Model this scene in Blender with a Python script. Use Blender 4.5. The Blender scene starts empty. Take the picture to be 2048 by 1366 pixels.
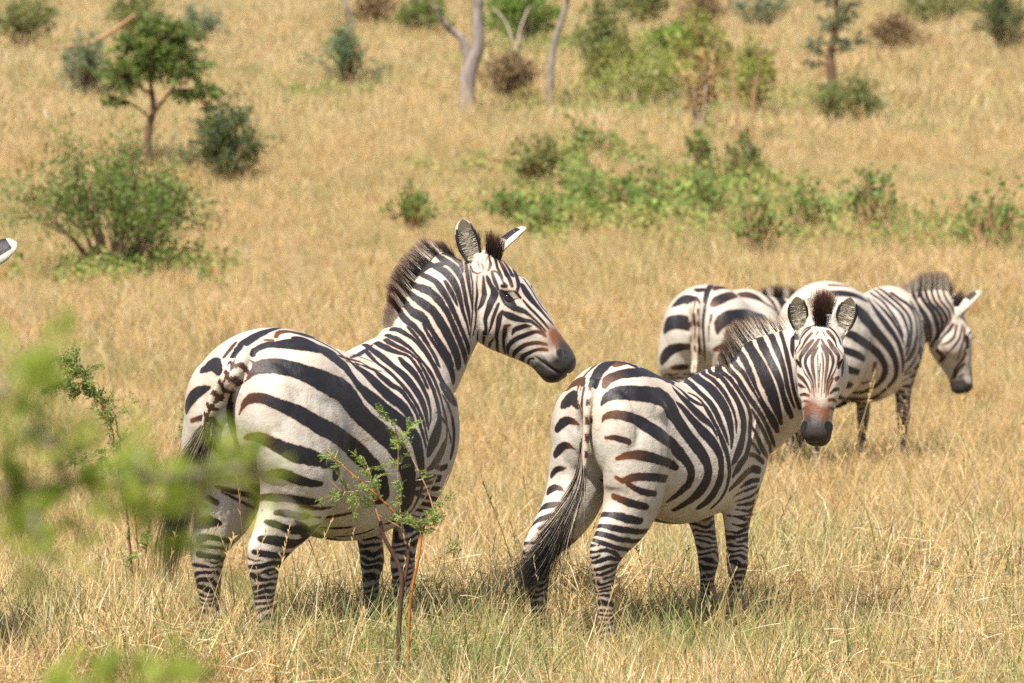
import bpy, bmesh, math, random
import numpy as np
from mathutils import Vector, Matrix, Euler
from mathutils.bvhtree import BVHTree

# ------------------------------------------------------------------ camera, sky, sun, exposure
SC = bpy.context.scene
COL = SC.collection
CAM_Z = 1.75
cam_d = bpy.data.cameras.new("camera")
cam = bpy.data.objects.new("camera", cam_d); COL.objects.link(cam)
cam.location = (0, 0, CAM_Z)
cam.rotation_euler = (math.radians(90 - 1.926), 0, 0)
cam_d.lens = 150; cam_d.sensor_width = 36
cam_d.clip_start = 0.1; cam_d.clip_end = 2000
cam_d.dof.use_dof = True
cam_d.dof.focus_distance = 15.35
cam_d.dof.aperture_fstop = 5.7
SC.camera = cam

SUN_EL, SUN_AZ = math.radians(60), math.radians(208)     # azimuth clockwise from +Y (the view direction)
sun_dir = Vector((math.sin(SUN_AZ) * math.cos(SUN_EL), math.cos(SUN_AZ) * math.cos(SUN_EL), math.sin(SUN_EL)))
W = bpy.data.worlds.new("World"); SC.world = W; W.use_nodes = True
wn = W.node_tree
sky = wn.nodes.new("ShaderNodeTexSky"); sky.sky_type = 'NISHITA'; sky.sun_disc = False
sky.sun_elevation = SUN_EL; sky.sun_rotation = SUN_AZ
sky.altitude = 1500; sky.dust_density = 1.5
bg = wn.nodes["Background"]; bg.inputs[1].default_value = 0.07
wn.links.new(sky.outputs[0], bg.inputs[0])
sun_d = bpy.data.lights.new("sun", 'SUN'); sun_d.energy = 5.0; sun_d.angle = math.radians(0.6)
sun_d.color = (1.0, 0.94, 0.84)
sun = bpy.data.objects.new("sun", sun_d); COL.objects.link(sun)
sun.rotation_euler = sun_dir.to_track_quat('Z', 'Y').to_euler()
SC.view_settings.view_transform = 'Standard'; SC.view_settings.look = 'None'
SC.view_settings.exposure = 1.04; SC.view_settings.gamma = 1
SC.cycles.max_bounces = 6; SC.cycles.diffuse_bounces = 3; SC.cycles.glossy_bounces = 2
SC.cycles.transmission_bounces = 3; SC.cycles.transparent_max_bounces = 4
SC.cycles.use_denoising = False

# ------------------------------------------------------------------ small helpers
def tag(o, label=None, category=None, group=None, kind=None):
    if label: o["label"] = label
    if category: o["category"] = category
    if group: o["group"] = group
    if kind: o["kind"] = kind
    return o

def empty(name, loc, rz=0.0):
    o = bpy.data.objects.new(name, None); COL.objects.link(o)
    o.location = loc; o.rotation_euler = (0, 0, rz); o.empty_display_size = 0.2
    return o

def mesh_obj(name, verts, faces, mat, parent=None, smooth=True, attrs=None):
    """verts (n,3); faces list of tuples or (m,k) array; attrs {name: (n,) floats or (n,3) colours}"""
    me = bpy.data.meshes.new(name)
    verts = np.asarray(verts, dtype=np.float32)
    if isinstance(faces, np.ndarray):
        m, k = faces.shape
        me.vertices.add(len(verts)); me.vertices.foreach_set("co", verts.ravel())
        me.loops.add(m * k); me.loops.foreach_set("vertex_index", faces.ravel().astype(np.int32))
        me.polygons.add(m)
        me.polygons.foreach_set("loop_start", np.arange(0, m * k, k, dtype=np.int32))
        me.update(calc_edges=True)
    else:
        me.from_pydata([tuple(map(float, v)) for v in verts], [], faces); me.update()
    if smooth:
        me.polygons.foreach_set("use_smooth", np.ones(len(me.polygons), dtype=bool))
    for k, a in (attrs or {}).items():
        a = np.asarray(a, dtype=np.float32)
        if a.ndim == 1:
            at = me.attributes.new(k, 'FLOAT', 'POINT'); at.data.foreach_set("value", a)
        else:
            at = me.attributes.new(k, 'FLOAT_COLOR', 'POINT')
            at.data.foreach_set("color", np.c_[a, np.ones(len(a))].astype(np.float32).ravel())
    if mat: me.materials.append(mat)
    o = bpy.data.objects.new(name, me); COL.objects.link(o)
    if parent: o.parent = parent
    return o

class NT:
    """a few words for writing node trees"""
    def __init__(self, name):
        self.m = bpy.data.materials.new(name); self.m.use_nodes = True
        self.t = self.m.node_tree; self.t.nodes.clear()
        self.out = self.t.nodes.new("ShaderNodeOutputMaterial")
    def n(self, typ, **kw):
        nd = self.t.nodes.new(typ)
        for k, v in kw.items():
            if k.startswith("i_"):
                key = k[2:]; key = int(key) if key.isdigit() else key.replace("_", " ")
                if isinstance(v, bpy.types.NodeSocket): self.t.links.new(v, nd.inputs[key])
                else: nd.inputs[key].default_value = v
            else: setattr(nd, k, v)
        return nd
    def math(self, op, a, b=0.0, c=0.0, clamp=False):
        nd = self.t.nodes.new("ShaderNodeMath"); nd.operation = op; nd.use_clamp = clamp
        for i, v in enumerate((a, b, c)):
            if isinstance(v, bpy.types.NodeSocket): self.t.links.new(v, nd.inputs[i])
            else: nd.inputs[i].default_value = v
        return nd.outputs[0]
    def mix(self, f, a, b, blend='MIX'):
        nd = self.t.nodes.new("ShaderNodeMix"); nd.data_type = 'RGBA'; nd.blend_type = blend
        for i, v in ((0, f), (6, a), (7, b)):
            if isinstance(v, bpy.types.NodeSocket): self.t.links.new(v, nd.inputs[i])
            else: nd.inputs[i].default_value = v if i == 0 else (*v, 1.0) if len(v) == 3 else v
        return nd.outputs[2]
    def ramp(self, f, stops, mode='LINEAR'):
        nd = self.t.nodes.new("ShaderNodeValToRGB"); cr = nd.color_ramp; cr.interpolation = mode
        while len(cr.elements) > 1: cr.elements.remove(cr.elements[-1])
        for i, (p, c) in enumerate(stops):
            e = cr.elements[0] if i == 0 else cr.elements.new(p)
            e.position = p; e.color = (*c, 1.0)
        self.t.links.new(f, nd.inputs[0]); return nd.outputs[0]
    def attr(self, name, out=2):
        nd = self.t.nodes.new("ShaderNodeAttribute"); nd.attribute_name = name
        return nd.outputs[out]
    def finish(self, shader):
        self.t.links.new(shader, self.out.inputs[0]); return self.m

def terrain_z(x, y):
    """flat plain round the animals, a long grassy rise behind"""
    x = np.asarray(x, dtype=float); y = np.asarray(y, dtype=float)
    t = np.maximum(y - 26.0, 0.0)
    rise = 0.1 * (np.sqrt(t * t + 9.0) - 3.0) * (t > 0)
    bumps = 0.035 * np.sin(x * 0.9 + y * 0.33) * np.sin(y * 0.71 - x * 0.2) + 0.02 * np.sin(x * 2.3 - y * 1.1 + 1.0)
    far = np.clip((y - 30) / 20, 0, 1)
    bumps = bumps + far * (0.12 * np.sin(x * 0.31 + y * 0.17) + 0.08 * np.sin(y * 0.4 - x * 0.22))
    return rise + bumps
# ------------------------------------------------------------------ zebra: one continuous skin per animal
def norm(v):
    v = np.asarray(v, float); return v / (np.linalg.norm(v, axis=-1, keepdims=True) + 1e-12)

def catmull(P, n):
    """P (k,d) control rows -> (n,d) smooth samples"""
    P = np.asarray(P, float); k = len(P)
    t = np.linspace(0, k - 1, n); i = np.clip(t.astype(int), 0, k - 2); f = (t - i)[:, None]
    p0 = P[np.maximum(i - 1, 0)]; p1 = P[i]; p2 = P[i + 1]; p3 = P[np.minimum(i + 2, k - 1)]
    return 0.5 * (2 * p1 + (p2 - p0) * f + (2 * p0 - 5 * p1 + 4 * p2 - p3) * f ** 2 + (3 * p1 - p0 - 3 * p2 + p3) * f ** 3)

def loft(C, Lv, hw, ht, hb, seg=28, power=2.2, N=None):
    """rings round centres C; Lv = left vectors; half width, half height above and below the centre"""
    n = len(C)
    T = norm(np.gradient(C, axis=0))
    if N is None:
        Nn = norm(np.cross(T, Lv)); L = norm(np.cross(Nn, T))
    else:
        Nn = norm(N); L = Lv
    a = np.linspace(0, 2 * np.pi, seg, endpoint=False)
    ca, sa = np.cos(a), np.sin(a)
    e = 2.0 / power
    cx = np.sign(ca) * np.abs(ca) ** e; sx = np.sign(sa) * np.abs(sa) ** e
    h = np.where(sx[None, :] > 0, ht[:, None], hb[:, None])
    V = C[:, None, :] + L[:, None, :] * (hw[:, None] * cx[None, :])[..., None] + Nn[:, None, :] * (h * sx[None, :])[..., None]
    V = V.reshape(-1, 3)
    F = []
    for i in range(n - 1):
        for j in range(seg):
            a0 = i * seg + j; b0 = i * seg + (j + 1) % seg
            F.append((a0, b0, b0 + seg, a0 + seg))
    F.append(tuple(range(seg - 1, -1, -1))); F.append(tuple((n - 1) * seg + j for j in range(seg)))
    return V, F

def ball(c, r, rot=None, seg=16):
    c = np.asarray(c, float); r = np.ones(3) * np.asarray(r, float)
    V, F = [], []
    for i in range(1, seg):
        th = math.pi * i / seg
        for j in range(seg):
            ph = 2 * math.pi * j / seg
            V.append((math.sin(th) * math.cos(ph), math.sin(th) * math.sin(ph), math.cos(th)))
    V.append((0, 0, 1)); V.append((0, 0, -1))
    m = len(V)
    for i in range(seg - 2):
        for j in range(seg):
            a0 = i * seg + j; b0 = i * seg + (j + 1) % seg
            F.append((a0, a0 + seg, b0 + seg, b0))
    for j in range(seg):
        F.append((j, (j + 1) % seg, m - 2)); k = (seg - 2) * seg
        F.append((k + (j + 1) % seg, k + j, m - 1))
    V = np.array(V) * r
    if rot is not None: V = V @ np.asarray(rot).T
    return V + c, F

TRUNK = np.array([  # x, half width, top z, bottom z, z of the widest line
    (-0.615, 0.075, 1.100, 0.960, 1.03), (-0.59, 0.155, 1.170, 0.880, 1.03), (-0.53, 0.220, 1.228, 0.810, 1.03),
    (-0.44, 0.266, 1.270, 0.740, 1.02), (-0.34, 0.274, 1.290, 0.690, 1.02), (-0.22, 0.268, 1.272, 0.610, 0.98),
    (-0.08, 0.296, 1.226, 0.535, 0.89), (0.08, 0.332, 1.188, 0.500, 0.85), (0.22, 0.318, 1.190, 0.520, 0.86),
    (0.34, 0.280, 1.226, 0.570, 0.91), (0.44, 0.238, 1.248, 0.620, 0.97), (0.53, 0.190, 1.215, 0.670, 0.98),
    (0.60, 0.135, 1.140, 0.730, 0.96), (0.65, 0.065, 1.050, 0.820, 0.95)])
HEAD = np.array([  # along the face, half width, front of the axis, behind the axis
    (-0.03, 0.060, 0.035, 0.110), (0.04, 0.080, 0.058, 0.160), (0.12, 0.099, 0.074, 0.204), (0.19, 0.106, 0.080, 0.212),
    (0.26, 0.098, 0.077, 0.195), (0.32, 0.082, 0.070, 0.163), (0.38, 0.069, 0.063, 0.128), (0.435, 0.061, 0.060, 0.102),
    (0.48, 0.064, 0.060, 0.098), (0.518, 0.058, 0.048, 0.092), (0.542, 0.040, 0.022, 0.062)])
HIND = np.array([  # x, |y|, z, lateral half, fore-aft half
    (-0.37, 0.120, 1.10, 0.130, 0.19), (-0.385, 0.148, 0.97, 0.135, 0.215), (-0.385, 0.168, 0.85, 0.134, 0.205),
    (-0.374, 0.166, 0.745, 0.132, 0.178), (-0.397, 0.153, 0.65, 0.102, 0.142), (-0.455, 0.145, 0.565, 0.062, 0.105),
    (-0.495, 0.138, 0.492, 0.050, 0.083), (-0.498, 0.135, 0.425, 0.041, 0.066), (-0.490, 0.135, 0.32, 0.032, 0.044),
    (-0.482, 0.135, 0.21, 0.030, 0.037), (-0.472, 0.135, 0.145, 0.036, 0.044), (-0.447, 0.135, 0.085, 0.031, 0.036),
    (-0.43, 0.135, 0.05, 0.042, 0.050), (-0.42, 0.135, 0.0, 0.050, 0.062)])
FORE = np.array([
    (0.44, 0.125, 1.02, 0.090, 0.15), (0.43, 0.145, 0.88, 0.095, 0.15), (0.395, 0.150, 0.75, 0.082, 0.125),
    (0.385, 0.145, 0.65, 0.064, 0.090), (0.385, 0.140, 0.54, 0.048, 0.060), (0.39, 0.138, 0.435, 0.044, 0.050),
    (0.392, 0.138, 0.395, 0.044, 0.050), (0.385, 0.138, 0.33, 0.031, 0.036), (0.38, 0.138, 0.22, 0.028, 0.031),
    (0.385, 0.138, 0.145, 0.034, 0.039), (0.405, 0.138, 0.085, 0.030, 0.034), (0.415, 0.138, 0.05, 0.040, 0.048),
    (0.42, 0.138, 0.0, 0.047, 0.058)])

def head_frame(pose):
    y, p, r = (math.radians(a) for a in pose["head_ypr"])
    h = np.array((math.cos(y), math.sin(y), 0.0))
    T = h * math.cos(p) + np.array((0, 0, math.sin(p)))
    N = -h * math.sin(p) + np.array((0, 0, math.cos(p)))
    L = np.cross(N, T)
    N2 = N * math.cos(r) + L * math.sin(r); L2 = np.cross(N2, T)
    return np.array(pose["head_at"], float), T, N2, L2

def leg_path(tab, side, off, wf=1.0):
    R = tab.copy(); R[:, 1] *= side * wf
    R[:, 3] *= 1 + (wf - 1) * np.clip((R[:, 2] - 0.5) / 0.25, 0, 1)
    k = np.clip(((0.95 if tab is HIND else 0.80) - R[:, 2]) / (0.5 if tab is HIND else 0.4), 0, 1); k = k * k * (3 - 2 * k)
    R[:, 0] += off[0] * k; R[:, 1] += off[1] * k
    return catmull(R, 46)

def neck_rows(pose):
    P0, T, N, L = head_frame(pose)
    rows = np.array(pose["neck"], float)          # x y z half width, half height
    R = catmull(rows, 40)
    C = R[:, :3]
    f = np.linspace(0, 1, 40) ** 1.5
    Lv = norm((1 - f)[:, None] * np.array((0, 1.0, 0)) + f[:, None] * np.array(pose.get("neck_left", L))[None])
    return C, Lv, R[:, 3], R[:, 4]

def ear_geo(base, tipdir, open_dir, length, width):
    """a cupped leaf-shaped ear: outer and inner skin, open towards open_dir; returns verts, faces, (u, v, inner)"""
    tip = norm(tipdir); o = norm(np.asarray(open_dir) - np.dot(open_dir, tip) * tip); s = np.cross(tip, o)
    nu, nv = 22, 17
    V, A = [], []
    for inner in (0, 1):
        for i in range(nu):
            u = i / (nu - 1)
            w = width * (0.52 + 0.48 * math.sin(math.pi / 2 * u / 0.55)) if u < 0.55 else width * math.sqrt(max(0.0, 1 - ((u - 0.55) / 0.45) ** 2.3))
            open_a = math.radians(60 + 78 * math.sin(math.pi * min(u * 0.62 + 0.22, 1.0)))
            rad = w / max(math.sin(min(open_a, math.pi / 2)), 0.4)
            for j in range(nv):
                v = -1 + 2 * j / (nv - 1)
                a = v * (math.pi - open_a * 0.62)
                th = 0.0045 if inner else 0.0
                rr = max(rad - th, 0.0005)
                # cup: back of the ear is away from o
                p = base + tip * (length * u - 0.02 * (1 - u) * (1 - math.cos(a)) * 0.5)
                p = p + s * (rr * math.sin(a) * (1.0 if abs(a) < math.pi / 2 else 0.82)) - o * (rr * math.cos(a) * 0.42 + 0.25 * rad * 0.42) + o * 0.035 * u * u
                V.append(p); A.append((u, v, inner))
    F = []
    n1 = nu * nv
    for i in range(nu - 1):
        for j in range(nv - 1):
            a0 = i * nv + j
            F.append((a0, a0 + 1, a0 + nv + 1, a0 + nv))
            b0 = n1 + a0
            F.append((b0, b0 + nv, b0 + nv + 1, b0 + 1))
    for i in range(nu - 1):
        for j in (0, nv - 1):
            a0 = i * nv + j; F.append((a0, a0 + nv, n1 + a0 + nv, n1 + a0) if j == 0 else (a0, n1 + a0, n1 + a0 + nv, a0 + nv))
    return np.array(V), F, np.array(A)

def rear_warp(pose, A):
    """a slimmer rump for slighter animals"""
    A = A.copy(); k = np.clip((A[:, 2] - 0.55) / 0.3, 0, 1)
    f = 1 - (1 - pose.get("rear", 1.0)) * k * k * (3 - 2 * k)
    A[:, 0] = np.where(A[:, 0] < -0.3, -0.3 + (A[:, 0] + 0.3) * f, A[:, 0])
    return A

def zebra_skin(pose, voxel):
    """-> verts, faces of the fused body in body coordinates (x forward, y left, z up, adult 1.29 m at the croup)"""
    parts = []
    Tr = catmull(TRUNK, 60)
    C = np.c_[Tr[:, 0], np.zeros(60), Tr[:, 4]]
    Lv = np.tile((0, 1.0, 0), (60, 1)); Nv = np.tile((0, 0, 1.0), (60, 1))
    bulge = pose.get("belly", 1.0); wf = pose.get("width", 1.0)
    parts.append(loft(C, Lv, Tr[:, 1] * wf, Tr[:, 2] - Tr[:, 4], (Tr[:, 4] - Tr[:, 3]) * bulge, 40, 2.15, Nv))
    C, Lv, hw, hh = neck_rows(pose)
    parts.append(loft(C, Lv, hw, hh, hh, 32, 2.0))
    P0, T, N, L = head_frame(pose)
    H = catmull(HEAD, 50)
    C = P0 + T * H[:, :1]
    parts.append(loft(C, np.tile(L, (50, 1)), H[:, 1], H[:, 2], H[:, 3], 32, 2.3, np.tile(N, (50, 1))))
    Rh = np.stack([T, L, N], axis=1)
    hp = lambda u, l, n: P0 + T * u + L * l + N * n
    for s in (-1, 1):
        parts.append(ball(hp(0.165, s * 0.080, 0.044), (0.05, 0.030, 0.028), Rh))      # brow
        parts.append(ball(hp(0.20, s * 0.088, -0.075), (0.085, 0.028, 0.085), Rh))     # cheek
        parts.append(ball(hp(0.27, s * 0.072, 0.012), (0.09, 0.022, 0.012), Rh))       # facial crest
        parts.append(ball(hp(0.478, s * 0.046, 0.026), (0.035, 0.028, 0.032), Rh))     # nostril wing
        t, l, n = pose["ear_base"]; parts.append(ball(hp(t + 0.012, s * (l - 0.012), n - 0.012), (0.030, 0.029, 0.030), Rh))        # ear root
        parts.append(ball((-0.285, s * wf * 0.208, 1.085), (0.070, 0.055, 0.06)))           # point of hip
        parts.append(ball((-0.36, s * wf * 0.205, 0.90), (0.175, 0.090, 0.19)))              # thigh
        parts.append(ball((-0.515, s * wf * 0.135, 0.995), (0.100, 0.105, 0.185)))              # buttock
        parts.append(ball((0.435, s * wf * 0.155, 0.93), (0.13, 0.07, 0.19)))               # shoulder
        R = leg_path(HIND, s, pose["hind"][0 if s < 0 else 1], wf)
        parts.append(loft(R[:, :3], np.tile((0, 1.0, 0), (46, 1)), R[:, 3], R[:, 4], R[:, 4], 24, 2.0))
        hk = R[np.argmin(np.abs(R[:, 2] - 0.50))]
        parts.append(ball(hk[:3] + np.array((-0.068, 0, 0.012)), (0.026, 0.028, 0.055)))   # point of hock
        R = leg_path(FORE, s, pose["fore"][0 if s < 0 else 1], wf)
        parts.append(loft(R[:, :3], np.tile((0, 1.0, 0), (46, 1)), R[:, 3], R[:, 4], R[:, 4], 24, 2.0))
    parts.append(ball(hp(0.497, 0, -0.060), (0.036, 0.046, 0.034), Rh))                 # chin
    parts.append(ball((0.20, 0, 0.74), (0.30, 0.26 * wf, 0.18 * bulge)))
    # tail dock, fused at its root
    D = catmull(np.array(pose["tail"], float), 40)
    parts.append(loft(D[:, :3], np.tile((0, 1.0, 0), (40, 1)), D[:, 3], D[:, 3] * 0.9, D[:, 3] * 0.9, 14, 2.0))
    V, F, k = [], [], 0
    for v, f in parts:
        V.append(v); F += [tuple(i + k for i in q) for q in f]; k += len(v)
    me = bpy.data.meshes.new("tmp"); me.from_pydata(np.concatenate(V).tolist(), [], F); me.update()
    ob = bpy.data.objects.new("tmp", me); COL.objects.link(ob)
    m = ob.modifiers.new("r", 'REMESH'); m.mode = 'VOXEL'; m.voxel_size = voxel
    m = ob.modifiers.new("s", 'SMOOTH'); m.factor = 0.5; m.iterations = int(0.13 / voxel)
    ev = ob.evaluated_get(bpy.context.evaluated_depsgraph_get()); m2 = ev.to_mesh()
    nv = len(m2.vertices); VV = np.empty(nv * 3, np.float32); m2.vertices.foreach_get("co", VV); VV = VV.reshape(-1, 3).astype(float)
    nl = len(m2.loops); li = np.empty(nl, np.int32); m2.loops.foreach_get("vertex_index", li)
    tot = np.empty(len(m2.polygons), np.int32); m2.polygons.foreach_get("loop_total", tot)
    assert (tot == 4).all()
    FF = li.reshape(-1, 4)
    ev.to_mesh_clear(); bpy.data.objects.remove(ob); bpy.data.meshes.remove(me)
    VV = rear_warp(pose, VV)
    e = np.exp(-(VV[:, 1] / 0.024) ** 2) * (VV[:, 0] < -0.40) * np.clip((VV[:, 2] - 0.72) / 0.1, 0, 1) * np.clip((1.12 - VV[:, 2]) / 0.08, 0, 1)
    VV[:, 0] += 0.060 * e                                                     # crease between the buttocks
    # face details pressed into the skin
    d = VV - P0; u, l, n = d @ T, d @ L, d @ N
    for s in (-1, 1):
        e = np.exp(-(((u - 0.478) / 0.021) ** 2 + ((l - s * 0.052) / 0.020) ** 2 + ((n - 0.040) / 0.017) ** 2))   # nostril
        VV -= (np.outer(e, L) * s * 0.030 + np.outer(e, N) * 0.016 - np.outer(e, T) * 0.004)
        e = np.exp(-(((u - 0.195) / 0.030) ** 2 + ((n - 0.016) / 0.016) ** 2)) * (s * l > 0.05)                  # eye socket
        VV -= np.outer(e, L) * s * 0.010
    e = np.exp(-((n + 0.030 + (0.495 - u) * 0.30) / 0.006) ** 2) * np.clip((u - 0.415) / 0.03, 0, 1) * (u < 0.6)  # mouth
    VV -= np.outer(e * np.sign(l) * np.clip(np.abs(l) / 0.03, 0, 1), L) * 0.007 + np.outer(e * np.clip((u - 0.505) / 0.02, 0, 1), T) * 0.008
    return VV, FF

def vnormals(V, F):
    n = np.cross(V[F[:, 2]] - V[F[:, 0]], V[F[:, 3]] - V[F[:, 1]])
    N = np.zeros_like(V)
    for k in range(F.shape[1]): np.add.at(N, F[:, k], n)
    return norm(N)

def to_local(pose, v):
    h = math.radians(pose["heading"]); v = np.asarray(v, float)
    return np.array((v[0] * math.sin(h) + v[1] * math.cos(h), -v[0] * math.cos(h) + v[1] * math.sin(h), v[2]))

def zebra_ears(pose):
    P0, T, N, L = head_frame(pose)
    out = []
    for s, (tip, op, ln, wd) in zip((-1, 1), pose["ears"]):
        t, l, n = pose["ear_base"]; base = P0 + T * t + L * (s * l) + N * n
        out.append(ear_geo(base, norm(to_local(pose, tip)), norm(to_local(pose, op)), ln, wd))
    return out
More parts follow.
